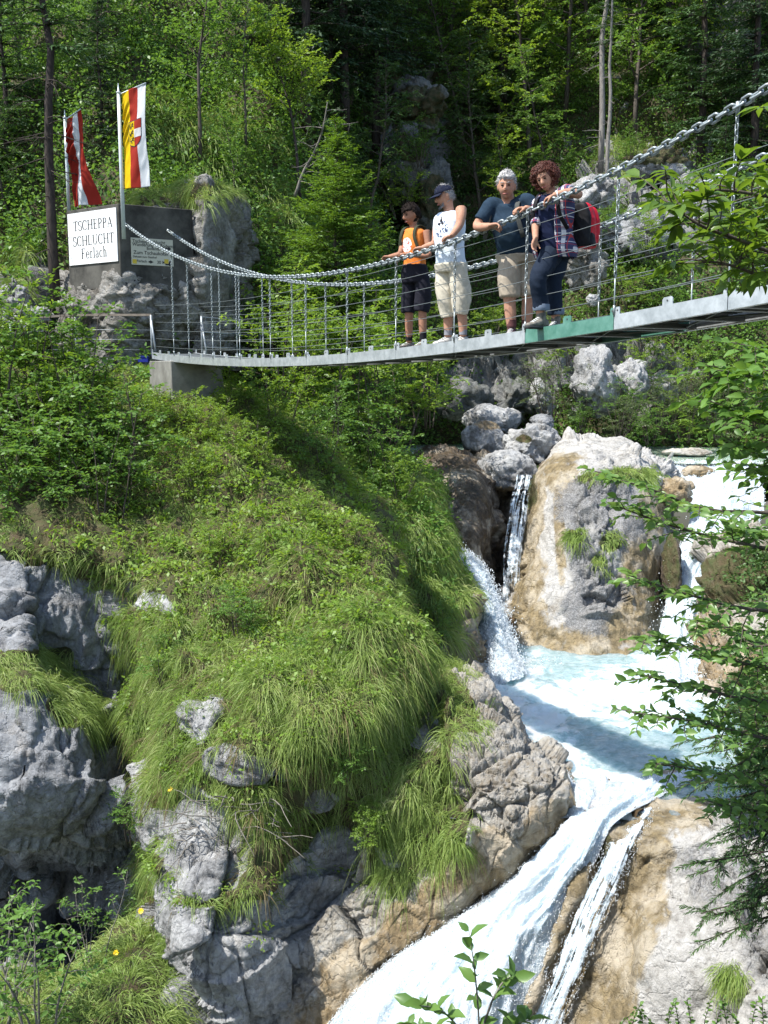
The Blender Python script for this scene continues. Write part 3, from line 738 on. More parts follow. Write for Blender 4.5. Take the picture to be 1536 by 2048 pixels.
pil_rows = [
    ([262, 310, 370, 425, 460, 480], [400, 385, 378, 372, 385, 410], [25, 24.6, 24.4, 24.2, 24.6, 25.6]),
    ([255, 300, 360, 410, 466, 496], [420, 395, 388, 378, 392, 430], [24, 23.6, 23.3, 22.6, 23.5, 25.0]),
    ([255, 300, 360, 405, 468, 500], [460, 450, 445, 435, 455, 480], [23.8, 23.2, 22.8, 22.0, 23.2, 24.8]),
    ([260, 320, 370, 405, 468, 500], 530, [23.6, 23, 22.8, 22.0, 23.1, 24.8]),
    ([260, 330, 375, 410, 462, 490], 620, [23.4, 23.0, 22.9, 22.2, 23.2, 24.8]),
    ([260, 330, 375, 412, 464, 490], 740, [23.2, 23.0, 22.9, 22.4, 23.4, 24.8]),
]
V_pil = rock_thing("rock_pillar", pil_rows, 110, 110, M_brownrock, 0.26, 0.9, 141,
    "rounded limestone pillar with a grass cap right of the sign block", "rock",
    lambda V: {"moss": np.clip(blobs(V, [(330, 385, 110, 22), (440, 380, 40, 8)]), 0, 1)}, 0.1, [(440, 500, 40, 120)])

# ================================================================ WATER
def foam_mat(name, su=7.0, sv=0.7, edge=0.16, thr=0.42, tint=(0.56, 0.61, 0.64), low=(0.32, 0.41, 0.46), sparse=0.0):
    """falling white water: streaks along the flow, torn edges where the rock shows through"""
    m = mat(name, tint, 0.35, spec=0.4); t = NT(m)
    uv = t.n("ShaderNodeAttribute"); uv.attribute_name = "fu"; vv = t.n("ShaderNodeAttribute"); vv.attribute_name = "fv"
    cx = t.n("ShaderNodeCombineXYZ")
    t.l(t.math('MULTIPLY', uv.outputs["Fac"], su), cx.inputs[0]); t.l(t.math('MULTIPLY', vv.outputs["Fac"], sv), cx.inputs[1])
    n1 = t.noise(cx.outputs[0], 2.2, 8, 0.68, 0.5)
    n2 = t.noise(t.coord(), 9, 6, 0.7)
    f = t.math('ADD', t.math('MULTIPLY', n1, 0.65), t.math('MULTIPLY', n2, 0.35))
    t.l(t.ramp(f, [(0.34, low), (0.46, tuple(0.5 * (a + b) for a, b in zip(low, tint))), (0.58, tint), (1.0, (0.70, 0.73, 0.74))]), t.b.inputs["Base Color"])
    b = t.bump(t.noise(t.coord(), 38, 6, 0.75), 0.5, 0.035, t.bump(f, 0.5, 0.12))
    t.l(b, t.b.inputs["Normal"])
    u = t.attr("fe")
    al = t.rng(t.math('SUBTRACT', f, t.math('SUBTRACT', thr + sparse, u)), 0.0, 0.06)
    t.l(al, t.b.inputs["Alpha"])
    t.b.subsurface_method = "BURLEY"; t.b.inputs["Subsurface Weight"].default_value = 0.6; t.b.inputs["Subsurface Radius"].default_value = (0.10, 0.14, 0.16); t.b.inputs["Subsurface Scale"].default_value = 0.6
    return m

M_foam = foam_mat("white_water")
M_veil = foam_mat("thin_water", su=14, sv=0.35, thr=0.74, tint=(0.75, 0.82, 0.86))

def fall(name, rows, nu, nv, m, seed, label=None, amp=0.1, su=5.0, edge=0.12, dY=-0.06, sv=1.0):
    V = surf(rows, nu, nv, dY)
    N = gridnormals(V)
    u = np.linspace(0, 1, nu)[None].repeat(nv, 0); v = np.linspace(0, 1, nv)[:, None].repeat(nu, 1)
    w = np.linalg.norm(V[:, -1] - V[:, 0], axis=-1).mean(); h = np.linalg.norm(np.diff(V[:, nu // 2], axis=0), axis=-1).sum()
    S = np.stack([u * w * 4, v * h * 0.8, np.full_like(u, seed * 3.7)], -1)
    d = 0.7 * fbm(S, 3, seed) + 0.30 * fbm(S * np.array([2.6, 2.2, 1]), 4, seed + 3) + 0.22 * fbm(V * 9, 4, seed + 5)
    ed = np.minimum(u, 1 - u)
    V = V + N * (amp * d * sstep(0, 0.2, ed))[..., None]
    fe = 0.30 * sstep(0.0, edge, ed) - 0.10 + 0.06 * sstep(0.0, 0.04, 1 - v)
    o = build(name, V, orient(V, gridfaces(nv, nu)), m, None, True, {"fu": u * w, "fv": v * h, "fe": fe})
    o["kind"] = "structure"
    return V

def froth(name, V, n, seed, ln, wd, off, wt=None):
    """torn flecks of foam thrown up from falling water: too many to count"""
    r = np.random.default_rng(seed)
    P, N = sample(V, n, r, wt)
    G = nrm(np.gradient(V, axis=0)).reshape(-1, 3)
    k = r.integers(0, len(G), n)
    a, b = V[:-1, :-1].reshape(-1, 3), None
    T = nrm(np.mean(G, axis=0) * 1.0 + r.normal(size=(n, 3)) * .45)
    C = P + N * (np.abs(r.normal(size=n)) * off)[:, None]
    L = ln * (.4 + r.random(n) ** 2 * 1.2); W = wd * (.5 + r.random(n))
    S = nrm(np.cross(T, N)); U = np.cross(S, T)
    O = np.stack([C + T * L[:, None], C - T * L[:, None], C + S * W[:, None], C - S * W[:, None], C + U * W[:, None], C - U * W[:, None]], 1)
    Fo = np.array([[0, 2, 4], [2, 1, 4], [1, 3, 4], [3, 0, 4], [2, 0, 5], [1, 2, 5], [3, 1, 5], [0, 3, 5]])
    o = build(name, O.reshape(-1, 3), (np.arange(n)[:, None, None] * 6 + Fo[None]).reshape(-1, 3), M_drop)
    o["kind"] = "stuff"
M_drop = mat("water_drops", (0.88, 0.91, 0.92), 0.5); _t = NT(M_drop)
_tr = _t.n("ShaderNodeBsdfTranslucent"); _tr.inputs[0].default_value = (0.90, 0.93, 0.94, 1); _mx = _t.n("ShaderNodeMixShader"); _mx.inputs[0].default_value = 0.5
_t.l(_t.b.outputs[0], _mx.inputs[1]); _t.l(_tr.outputs[0], _mx.inputs[2]); _t.l(_mx.outputs[0], _t.out.inputs[0])

Z_POOL, Z_UP = -5.46, -2.35
chute_rows = [
    ([1085, 1175, 1270, 1410], [1545, 1548, 1552, 1545], [12.6, 12.55, 12.5, 12.55]),
    ([1128, 1180, 1245, 1325], [1600, 1602, 1600, 1592], [11.85, 11.8, 11.8, 11.95]),
    ([1105, 1145, 1190, 1232], [1672, 1662, 1655, 1645], [11.45, 11.2, 11.1, 11.15]),
    ([1020, 1075, 1135, 1190], [1760, 1745, 1735, 1725], [11.3, 10.9, 10.8, 10.85]),
    ([905, 985, 1065, 1142], [1842, 1825, 1815, 1812], [11.1, 10.7, 10.55, 10.62]),
    ([775, 890, 1000, 1105], [1925, 1905, 1900, 1905], [10.85, 10.4, 10.25, 10.38]),
    ([670, 810, 950, 1070], [2030, 2020, 2020, 2030], [10.5, 10.0, 9.85, 10.1]),
    ([600, 770, 930, 1035], [2150, 2150, 2150, 2150], [10.2, 9.7, 9.5, 9.8]),
    ([540, 730, 900, 1000], [2280] * 4, [9.9, 9.4, 9.2, 9.5]),
]
V_bed = surf([([x[0] - 30] + x[1:3] + [x[3] + 40], y, Y) for x, y, Y in chute_rows], 60, 120, 0.22)
V_bed = rocky(V_bed, gridnormals(V_bed), 0.10, 1.6, 103)
sheet("stream_bed", V_bed, M_darkwet, {"wet": np.ones(V_bed.shape[:2])})
V_chute = fall("waterfall", chute_rows, 130, 260, M_foam, 3, amp=0.11, edge=0.08)
_u = np.linspace(0, 1, 130)[None].repeat(260, 0)
froth('chute_froth', V_chute, 15000, 1, .016, .004, .016, .10 + np.exp(-_u * 16) + np.exp(-(1 - _u) * 16))
rib_c = [(1208, 1640, 11.62), (1198, 1668, 11.10), (1181, 1715, 10.88), (1148, 1792, 10.62), (1112, 1880, 10.38), (1080, 1962, 10.18), (1040, 2060, 9.98), (985, 2200, 9.6)]
rib_w = [14, 20, 22, 24, 26, 30, 36, 40]
V_rib = surf([([x - w * 1.7, x - w * .8, x, x + w * .8, x + w * 1.7], y, [Y + .22, Y + .03, Y - .05, Y + .04, Y + .22]) for (x, y, Y), w in zip(rib_c, rib_w)], 50, 200)
V_rib = V_rib + gridnormals(V_rib) * (0.05 * fbm(V_rib * 3.0, 4, 105))[..., None]
sheet("rock_rib", V_rib, M_slab, {"wet": np.ones(V_rib.shape[:2]), "moss": 0.9 * blobs(V_rib, [(1200, 1690, 16, 36)])})
side_rows = [
    ([1222, 1245, 1278, 1325], [1634, 1630, 1624, 1617], [11.5, 11.55, 11.65, 11.7]),
    ([1205, 1225, 1250, 1285], [1700, 1692, 1685, 1680], [10.95, 10.95, 10.95, 11]),
    ([1162, 1190, 1218, 1250], [1780, 1772, 1766, 1765], [10.72, 10.72, 10.70, 10.73]),
    ([1122, 1150, 1178, 1206], [1870, 1862, 1856, 1855], [10.5, 10.47, 10.45, 10.5]),
    ([1090, 1115, 1142, 1170], [1960, 1955, 1950, 1950], [10.3, 10.26, 10.24, 10.3]),
    ([1046, 1072, 1100, 1130], [2060] * 4, [10.1, 10.06, 10.05, 10.1]),
    ([995, 1025, 1060, 1095], [2200] * 4, [9.8, 9.75, 9.75, 9.8]),
]
V_ = fall("side_cascade", side_rows, 60, 190, foam_mat("cascade_water", su=9, sv=0.45, thr=0.685, tint=(0.70, 0.78, 0.83)), 4, amp=0.05, edge=0.25, dY=-0.10)
froth('cascade_froth', V_, 2500, 2, .014, .003, .010)
right_fall_rows = [
    ([1335, 1395, 1450, 1540], [923, 922, 923, 926], [24.5, 24.4, 24.4, 24.2]),
    ([1345, 1398, 1452, 1535], [942, 940, 942, 948], [23.8, 23.7, 23.6, 23.4]),
    ([1360, 1400, 1455, 1530], [965, 960, 962, 972], [23.2, 23.0, 22.8, 22.6]),
    ([1375, 1420, 1470, 1530], [1005, 1000, 1002, 1012], [22.2, 21.9, 21.6, 21.5]),
    ([1375, 1415, 1460, 1510], 1060, [21.2, 20.8, 20.6, 20.6]),
    ([1340, 1368, 1400, 1435], 1130, [20.4, 20.1, 20.0, 20.1]),
    ([1332, 1356, 1384, 1410], 1200, [19.8, 19.5, 19.4, 19.5]),
    ([1312, 1340, 1368, 1400], 1280, [18.9, 18.6, 18.5, 18.6]),
    ([1280, 1325, 1370, 1405], 1345, [17.5, 17.1, 17.0, 17.0]),
    ([1265, 1325, 1380, 1415], 1372, [16.8, 16.5, 16.4, 16.4]),
]
V_ = fall("waterfall", right_fall_rows, 80, 190, M_foam, 5, amp=0.10, edge=0.08)
froth('right_froth', V_, 5000, 3, .030, .008, .035)
left_fall_rows = [
    ([885, 905, 925, 935], [1100, 1102, 1106, 1112], [20.4, 20, 19.9, 20.2]),
    ([905, 928, 950, 965], [1130, 1125, 1125, 1135], [19.3, 18.9, 18.8, 19.2]),
    ([930, 952, 975, 990], [1190, 1178, 1172, 1180], [18.8, 18.4, 18.3, 18.7]),
    ([952, 972, 998, 1015], [1250, 1240, 1232, 1240], [18.3, 17.9, 17.8, 18.2]),
    ([962, 985, 1012, 1035], [1310, 1305, 1300, 1300], [17.8, 17.4, 17.3, 17.6]),
    ([960, 992, 1025, 1060], [1362, 1365, 1360, 1350], [16.9, 16.5, 16.5, 16.8]),
]
V_ = fall("waterfall", left_fall_rows, 70, 130, M_foam, 6, amp=0.12, edge=0.25)
froth('left_froth', V_, 7000, 4, .028, .0065, .05)
for nm, rows, sd in [
    ("thin_fall", [([1018, 1040, 1062, 1074], [945, 948, 950, 950], [22.6, 22.4, 22.3, 22.5]), ([1004, 1028, 1052, 1064], 1010, [22.0, 21.8, 21.7, 21.9]), ([990, 1016, 1042, 1056], 1100, [21.5, 21.2, 21.1, 21.3]), ([984, 1010, 1035, 1048], 1210, [21, 20.7, 20.6, 20.8])], 7),
    ("thin_fall", [([805, 825, 850, 870], [925, 918, 914, 912], [24.2, 23.8, 23.6, 23.6]), ([800, 815, 835, 850], [960, 955, 950, 950], [22.9, 22.6, 22.5, 22.5]), ([790, 810, 830, 845], 1010, [22.3, 22, 21.9, 22])], 8)]:
    fall(nm, rows, 36, 90, M_veil, sd, amp=0.05, edge=0.35, dY=-0.12)

def pool(name, z, pxs, m, rough_amp, seed, foam):
    xs, ys = pxs
    nx, ny = 190, 190
    a = np.array([[atz(x, yy, z) for x, yy in zip(xs, y if hasattr(y, '__len__') else [y] * len(xs))] for y in ys])
    V = cr(cr(a, ny, 0), nx, 1)
    fo = foam(V)
    P = V * np.array([1.6, 1.6, 1])
    d = rough_amp * (fbm(P * 1.4, 4, seed) + 0.5 * ridged(P * 3.1, 3, seed + 1)) * (0.35 + fo)
    V[..., 2] += d
    o = build(name, V, orient(V, gridfaces(ny, nx)), m, None, True, {"foam": fo})
    o["kind"] = "structure"
    return V

def poolmat(name, deep, shallow, foamc=(0.88, 0.93, 0.95)):
    m = mat(name, deep, 0.12, spec=0.5); t = NT(m)
    c = t.coord()
    n = t.noise(t.coord((1.0, 1.6, 1)), 1.5, 8, 0.65, 0.8)
    n2 = t.noise(c, 7, 8, 0.7, 0.4)
    f = t.math('ADD', t.attr("foam"), t.math('ADD', t.math('MULTIPLY', t.math('SUBTRACT', n, 0.5), 1.5), t.math('MULTIPLY', t.math('SUBTRACT', n2, 0.5), 0.7)))
    wf = t.rng(f, 0.34, 0.72)
    base = t.mix(t.rng(n2, 0.35, 0.65), deep, shallow)
    t.l(t.mix(wf, base, foamc), t.b.inputs["Base Color"])
    t.l(t.rng(wf, 0, 1, 0.10, 0.5), t.b.inputs["Roughness"])
    t.b.subsurface_method = "BURLEY"; t.b.inputs["Subsurface Weight"].default_value = 0.85
    t.b.inputs["Subsurface Radius"].default_value = (0.45, 0.75, 0.85); t.b.inputs["Subsurface Scale"].default_value = 0.8
    t.l(t.bump(t.noise(t.coord((1, 2.2, 1)), 6, 8, 0.65, .5), 0.5, 0.07), t.b.inputs["Normal"])
    return m

M_pool = poolmat("turquoise_pool", (0.17, 0.28, 0.29), (0.38, 0.48, 0.50), (0.54, 0.60, 0.62))
V_pool = pool("plunge_pool", Z_POOL, ([900, 960, 1050, 1150, 1250, 1350, 1450, 1540], [1255, 1290, 1330, 1400, 1480, 1560, 1640]), M_pool, 0.05, 7,
     lambda V: np.clip(0.12 + 0.55 * blobs(V, [(1000, 1370, 90, 60), (1340, 1370, 130, 70), (1180, 1400, 130, 40), (1080, 1450, 60, 60), (1180, 1580, 90, 60), (1120, 1520, 50, 60), (1300, 1430, 90, 30)]) - 0.45 * blobs(V, [(1170, 1308, 90, 22), (1310, 1500, 90, 45)]), 0, 1))
M_up = poolmat("green_pool", (0.26, 0.36, 0.28), (0.36, 0.44, 0.34))
pool("upper_pool", Z_UP, ([760, 900, 1000, 1120, 1240, 1340, 1480, 1700], [[862] * 8, [872, 872, 870, 868, 876, 884, 884, 884], [885, 885, 878, 874, 888, 905, 905, 905], [900, 897, 884, 878, 896, 914, 917, 920], [915, 908, 890, 882, 904, 926, 928, 932]]), M_up, 0.012, 9,
     lambda V: np.clip(0.02 + 0.4 * blobs(V, [(1420, 945, 60, 12)]), 0, 1))

# flying drops round the falls: too many to count, one object
def drops(paths, n, seed, rmin, rmax, spread):
    r = np.random.default_rng(seed)
    C = []
    for p in paths:
        P = cr(np.array([at(*q) for q in p]), 40)
        k = r.integers(0, 40, n); C.append(P[k] + np.abs(r.normal(size=(n, 3))) * np.array([0, 0, 1.0]) * spread * 0.8 + r.normal(size=(n, 3)) * spread * np.array([1, .6, .5]))
    C = np.concatenate(C); R = rmin + (rmax - rmin) * r.random(len(C)) ** 3
    O = np.array([[1, 0, 0], [-1, 0, 0], [0, 1, 0], [0, -1, 0], [0, 0, 1.4], [0, 0, -1.4]])
    Fo = np.array([[0, 2, 4], [2, 1, 4], [1, 3, 4], [3, 0, 4], [2, 0, 5], [1, 2, 5], [3, 1, 5], [0, 3, 5]])
    V = C[:, None] + O[None] * R[:, None, None]
    return V.reshape(-1, 3), (np.arange(len(C))[:, None, None] * 6 + Fo[None]).reshape(-1, 3)
dv, df = drops([[(920, 1110, 19.3), (960, 1165, 18.6), (1005, 1235, 18.0), (1030, 1310, 17.4)], [(900, 1118, 19.3), (945, 1200, 18.5), (975, 1290, 17.8), (985, 1340, 17.2)]], 700, 1, 0.005, 0.017, 0.13)
o = build("spray", dv, df, M_drop); o["kind"] = "stuff"
dv, df = drops([[(1090, 1700, 11.0), (960, 1815, 10.8), (820, 1900, 10.5), (700, 2010, 10.2)], [(1110, 1800, 10.8), (1080, 1880, 10.5), (1050, 1960, 10.3), (1030, 2040, 10)], [(1200, 1690, 11.0), (1180, 1790, 10.7), (1130, 1900, 10.4), (1080, 2020, 10.1)]], 120, 2, 0.003, 0.007, 0.085)
o = build("chute_spray", dv, df, M_drop); o["kind"] = "stuff"
dv, df = drops([[(1270, 1350, 17.2), (1340, 1365, 16.8), (1420, 1360, 16.6)], [(970, 1350, 17), (1040, 1340, 16.8), (1100, 1330, 16.8)], [(1385, 1060, 20.8), (1350, 1130, 20), (1330, 1230, 19.3), (1310, 1320, 18)]], 260, 3, 0.005, 0.014, 0.14)
o = build("pool_spray", dv, df, M_drop); o["kind"] = "stuff"
# ================================================================ BRIDGE
DB = np.array([0.6107, -1.049, 0.0])            # one panel along the bridge, towards the camera
DP = nrm(np.array([1.049, 0.6107, 0.0]))        # across the deck, away from the camera's side
P0 = np.array([-2.912, 16.98, 0.0])
WID = 0.92
def zd(t): return 0.00773 * t * t - 0.0253 * t + 0.149
def zc(t): return 6.2e-5 * t ** 3 + 0.02641 * t * t - 0.2145 * t + 1.636
def bp(t, w=0.0, z=None):
    q = P0 + DB * t + DP * w
    q[2] = zd(t) if z is None else z
    return q

M_galv = mottled("galvanised_steel", (0.38, 0.41, 0.42), (0.60, 0.63, 0.64), 9, 0.42, 0.55, 0.5)
M_chain = mottled("galvanised_chain", (0.20, 0.23, 0.23), (0.40, 0.44, 0.44), 14, 0.42, 0.45, 0.5)
M_green = mottled("green_paint", (0.05, 0.165, 0.12), (0.12, 0.27, 0.215), 7, 0.45, 0.0, 0.5)
M_under = mottled("dark_steel_underside", (0.10, 0.115, 0.12), (0.17, 0.185, 0.19), 12, 0.55, 0.5)
M_wire = mat("steel_wire", (0.15, 0.17, 0.17), 0.5, 0.3)
M_conc = mottled("old_concrete", (0.12, 0.115, 0.10), (0.25, 0.245, 0.22), 2.2, 0.85, 0, 0.2, 0.25)
M_bolt = mat("bolt_head", (0.12, 0.12, 0.12), 0.5, 0.7)

bridge = empty("suspension_footbridge", bp(4, WID / 2))
tag(bridge, "narrow chain suspension footbridge with wire rails crossing above the falls", "bridge")

T0, T1 = -2.85, 12.0
Z = np.array([0, 0, 1.0])
def panel(ta, tb, green=False):
    a, b = bp(ta), bp(tb)
    L = b - a; Lh = L * 0.994
    H = 0.125
    acc = Acc()
    for w, s in ((0.0, 1), (WID, -1)):                       # two side channels with flanges
        o = a + DP * w
        box(acc, o + Z * 0.0, Lh, DP * 0.007 * s, Z * -H)
        box(acc, o + DP * 0.008 * s, Lh, DP * 0.05 * s, Z * -0.008)
        box(acc, o + DP * 0.008 * s - Z * (H - 0.008), Lh, DP * 0.05 * s, Z * -0.008)
    p = acc.build("deck_panel", M_green if green else M_galv, bridge, smooth=False)
    if green: p["label"] = "green painted deck panel"
    acc = Acc()                                              # floor grating: sheet with bars, and cross beams below
    box(acc, a + DP * 0.06 - Z * 0.022, Lh, DP * (WID - 0.12), Z * -0.006)
    for k in range(24):
        box(acc, a + Lh * (k / 24.0 + 0.01) + DP * 0.06 - Z * 0.029, Lh * 0.012, DP * (WID - 0.12), Z * -0.018)
    build_from = acc.build("grating", M_under, p, smooth=False)
    acc = Acc()
    for f in (0.02, 0.46, 0.90):
        box(acc, a + Lh * f + DP * 0.01 - Z * 0.070, Lh * 0.05, DP * (WID - 0.02), Z * -0.045)
    for k in range(2):
        tube(acc, [a + Lh * 0.05 + DP * (0.1 + 0.7 * k) - Z * 0.10, a + Lh * 0.92 + DP * (0.8 - 0.7 * k) - Z * 0.10], 0.008, 6)
    acc.build("cross_beam", M_under, p, smooth=False)
    for w in (0.0, WID):                                     # tabs that stand up on the channel
        for f, wd in ((0.5, 0.11), (0.985, 0.05), (0.03, 0.05)):
            acc = Acc()
            o = a + Lh * f - nrm(L) * wd / 2 + DP * (w + (0.001 if w == 0 else -0.009))
            u = nrm(L); hgt = 0.062
            prof = [(0, 0), (wd, 0), (wd, hgt * .72), (wd * .86, hgt), (wd * .14, hgt), (0, hgt * .72)]
            V = np.array([o + u * x + Z * y for x, y in prof] + [o + u * x + Z * y + DP * 0.008 for x, y in prof])
            acc.add(V, [np.array([[i, (i + 1) % 6, (i + 1) % 6 + 6, i + 6] for i in range(6)]), np.array([[5, 4, 3, 2, 1, 0], [6, 7, 8, 9, 10, 11]])])
            tube(acc, [o + u * wd * .5 + Z * hgt * .55 - DP * 0.004, o + u * wd * .5 + Z * hgt * .55 + DP * 0.012], 0.008, 7, mi=1)
            acc.build("tab", [M_green if green else M_galv, M_bolt], p, smooth=False)
ts = [T0, -2, -1] + list(range(0, 13))
for i in range(len(ts) - 1):
    panel(ts[i], ts[i + 1], ts[i] == 7)

def link_geo(length, width, wire, n=14, k=7):
    """stadium-shaped chain link in its own plane (x along the chain, y across)"""
    r = width / 2 - wire; s = length / 2 - wire - r
    a = np.arange(n) * 2 * math.pi / n + math.pi / n
    c = np.stack([r * np.cos(a) + np.where(np.cos(a) > 0, s, -s), r * np.sin(a), 0 * a], -1)
    nr = np.stack([np.cos(a), np.sin(a), 0 * a], -1)
    b = np.arange(k) * 2 * math.pi / k
    V = c[:, None] + wire * (np.cos(b)[None, :, None] * nr[:, None] + np.sin(b)[None, :, None] * np.array([0, 0, 1.0]))
    i = np.arange(n)[:, None]; j = np.arange(k)[None]
    Q = np.stack([i * k + j, ((i + 1) % n) * k + j, ((i + 1) % n) * k + (j + 1) % k, i * k + (j + 1) % k], -1).reshape(-1, 4)
    return V.reshape(-1, 3), Q
def chain(path, pitch, length, width, wire, n=14, k=7, flip=0.0):
    path = np.asarray(path); seg = np.linalg.norm(np.diff(path, axis=0), axis=1); S = np.concatenate([[0], np.cumsum(seg)])
    m = max(2, int(round(S[-1] / pitch)))
    s = (np.arange(m) + 0.5) * S[-1] / m
    C = np.stack([np.interp(s, S, path[:, q]) for q in range(3)], -1)
    T = nrm(np.gradient(C, axis=0))
    ref = np.array([0, 0, 1.0]) if abs(T[:, 2]).mean() < 0.8 else DP
    A = nrm(np.cross(ref, T)); B = np.cross(T, A)
    LV, LQ = link_geo(length, width, wire, n, k)
    acc = Acc(); rr = np.random.default_rng(5)
    for i in range(m):
        an = flip + (i % 2) * math.pi / 2 + rr.normal() * 0.09
        y = A[i] * math.cos(an) + B[i] * math.sin(an); z = np.cross(T[i], y)
        acc.add(C[i] + LV[:, :1] * T[i] + LV[:, 1:2] * y + LV[:, 2:] * z, LQ)
    return acc

for w in (0.0, WID):
    tt = np.concatenate([np.linspace(-3.95, 12.6, 260)])
    chain([bp(t, w, zc(t) if w == 0 else zc(t) - 0.07) for t in tt], 0.078, 0.118, 0.076, 0.0115, flip=0.7).build("main_chain", M_chain, bridge)
    # shackle and threaded anchor at the block
    acc = Acc()
    zo = 0 if w == 0 else -0.07
    tube(acc, [bp(-4.27, w, zc(-4.25) + zo), bp(-4.08, w, zc(-4.1) + zo)], 0.022, 8)
    tube(acc, [bp(-4.22, w - .06, zc(-4.2) + zo + .07), bp(-4.22, w + .06, zc(-4.2) + zo - .07)], 0.03, 6)
    for s in (-1, 1):
        tube(acc, [bp(-4.1, w + s * .035, zc(-4.1) + zo), bp(-3.93, w + s * .035, zc(-3.93) + zo)], 0.012, 7)
    tube(acc, [bp(-3.94, w - .05, zc(-3.94) + zo), bp(-3.94, w + .05, zc(-3.94) + zo)], 0.014, 7)
    acc.build("chain_anchor", M_chain, bridge)
    for t in [-1.7, -1] + list(range(0, 13)):
        top = bp(t, w, (zc(t) if w == 0 else zc(t) - 0.07) - 0.045); bot = bp(t, w - 0.004 if w == 0 else w + 0.004, zd(t) - 0.02)
        Lh = top[2] - bot[2]
        mid = bot + (top - bot) * min(0.42, 0.34 / Lh)
        acc = chain([top, mid], 0.042, 0.058, 0.036, 0.0052, 10, 5)
        tube(acc, [mid + Z * 0.02, bot], 0.006, 6)
        tube(acc, [bot + Z * 0.10, bot + Z * 0.02], 0.011, 6)
        tube(acc, [top + Z * 0.07, top + Z * 0.03, top - Z * 0.03], [0.016, 0.019, 0.014], 8)
        acc.build("hanger_chain", M_chain, bridge)
    for q, h in enumerate((0.14, 0.29, 0.45, 0.61, 0.77, 0.93)):
        tt = np.linspace(-2.6, 12, 60)
        acc = Acc()
        pts = np.array([bp(t, w, min(zd(t) + h * (1 + 0.012 * max(0, t - 4)), zc(t) - 0.08 if w == 0 else zc(t) - 0.16)) for t in tt])
        pts[:, 2] -= 0.006 * np.abs(np.sin(tt * math.pi))
        tube(acc, pts, 0.0036, 5)
        acc.build("rail_wire", M_wire, bridge)

# ---- right-hand anchor (outside the picture): a concrete block on the near bank
acc = Acc()
box(acc, bp(12.2, -0.5, -1.2), DB * 1.2, DP * (WID + 1.0), Z * 4.6)
far_block = acc.build("anchor_block", M_conc, None, smooth=False)
tag(far_block, "concrete anchor block at the near end of the bridge", "block")

# ---- pier below the left end
acc = Acc()
a0, a1 = bp(-2.75, -0.06, -2.2), bp(-1.75, -0.06, -2.2)
top = zd(-2.3) - 0.135
V = []
for (t, w, z, e) in [(-2.85, -0.06, top, 0), (-1.75, -0.06, top, 0), (-1.75, WID + .02, top, 0), (-2.85, WID + .02, top, 0)]: V.append(bp(t, w, z))
for (t, w) in [(-2.85, -0.10), (-1.55, -0.10), (-1.55, WID + .28), (-2.85, WID + .28)]: V.append(bp(t, w, -2.6))
acc.add(V, np.array([[0, 1, 2, 3], [7, 6, 5, 4], [0, 4, 5, 1], [1, 5, 6, 2], [2, 6, 7, 3], [3, 7, 4, 0]]))
pier = acc.build("concrete_pier", M_conc, None, smooth=False)
bv = pier.modifiers.new("b", 'BEVEL'); bv.width = 0.015
tag(pier, "pale concrete pier under the left end of the footbridge", "pier")

# ---- block with the signs
Cc = np.array([-5.56, 21.28, 0.0])
RF = DP                                             # right face runs away to the right
LF = nrm(np.array([-0.81, 0.59, 0.0]))              # sign face runs away to the left
zt, zb = at(237, 407, 21.28)[2], at(237, 575, 21.28)[2]
acc = Acc()
A_ = Cc; B_ = Cc + RF * 1.62; D_ = Cc + LF * 1.75; E_ = D_ + RF * 1.5 + LF * 0.2
foot = [A_, B_, E_, D_]
V = [np.array([p[0], p[1], z]) for z in (zb, zt) for p in foot]
acc.add(V, np.array([[3, 2, 1, 0], [4, 5, 6, 7], [0, 1, 5, 4], [1, 2, 6, 5], [2, 3, 7, 6], [3, 0, 4, 7]]))
M_block = mottled("dark_concrete", (0.035, 0.034, 0.030), (0.115, 0.11, 0.095), 1.8, 0.9, 0, 0.15, 0.3)  # one dark mottled concrete tone for the whole block
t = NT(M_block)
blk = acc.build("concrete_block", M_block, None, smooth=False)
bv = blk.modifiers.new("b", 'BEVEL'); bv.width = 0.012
tag(blk, "dark concrete anchor block with two sign boards beneath the flags", "block")

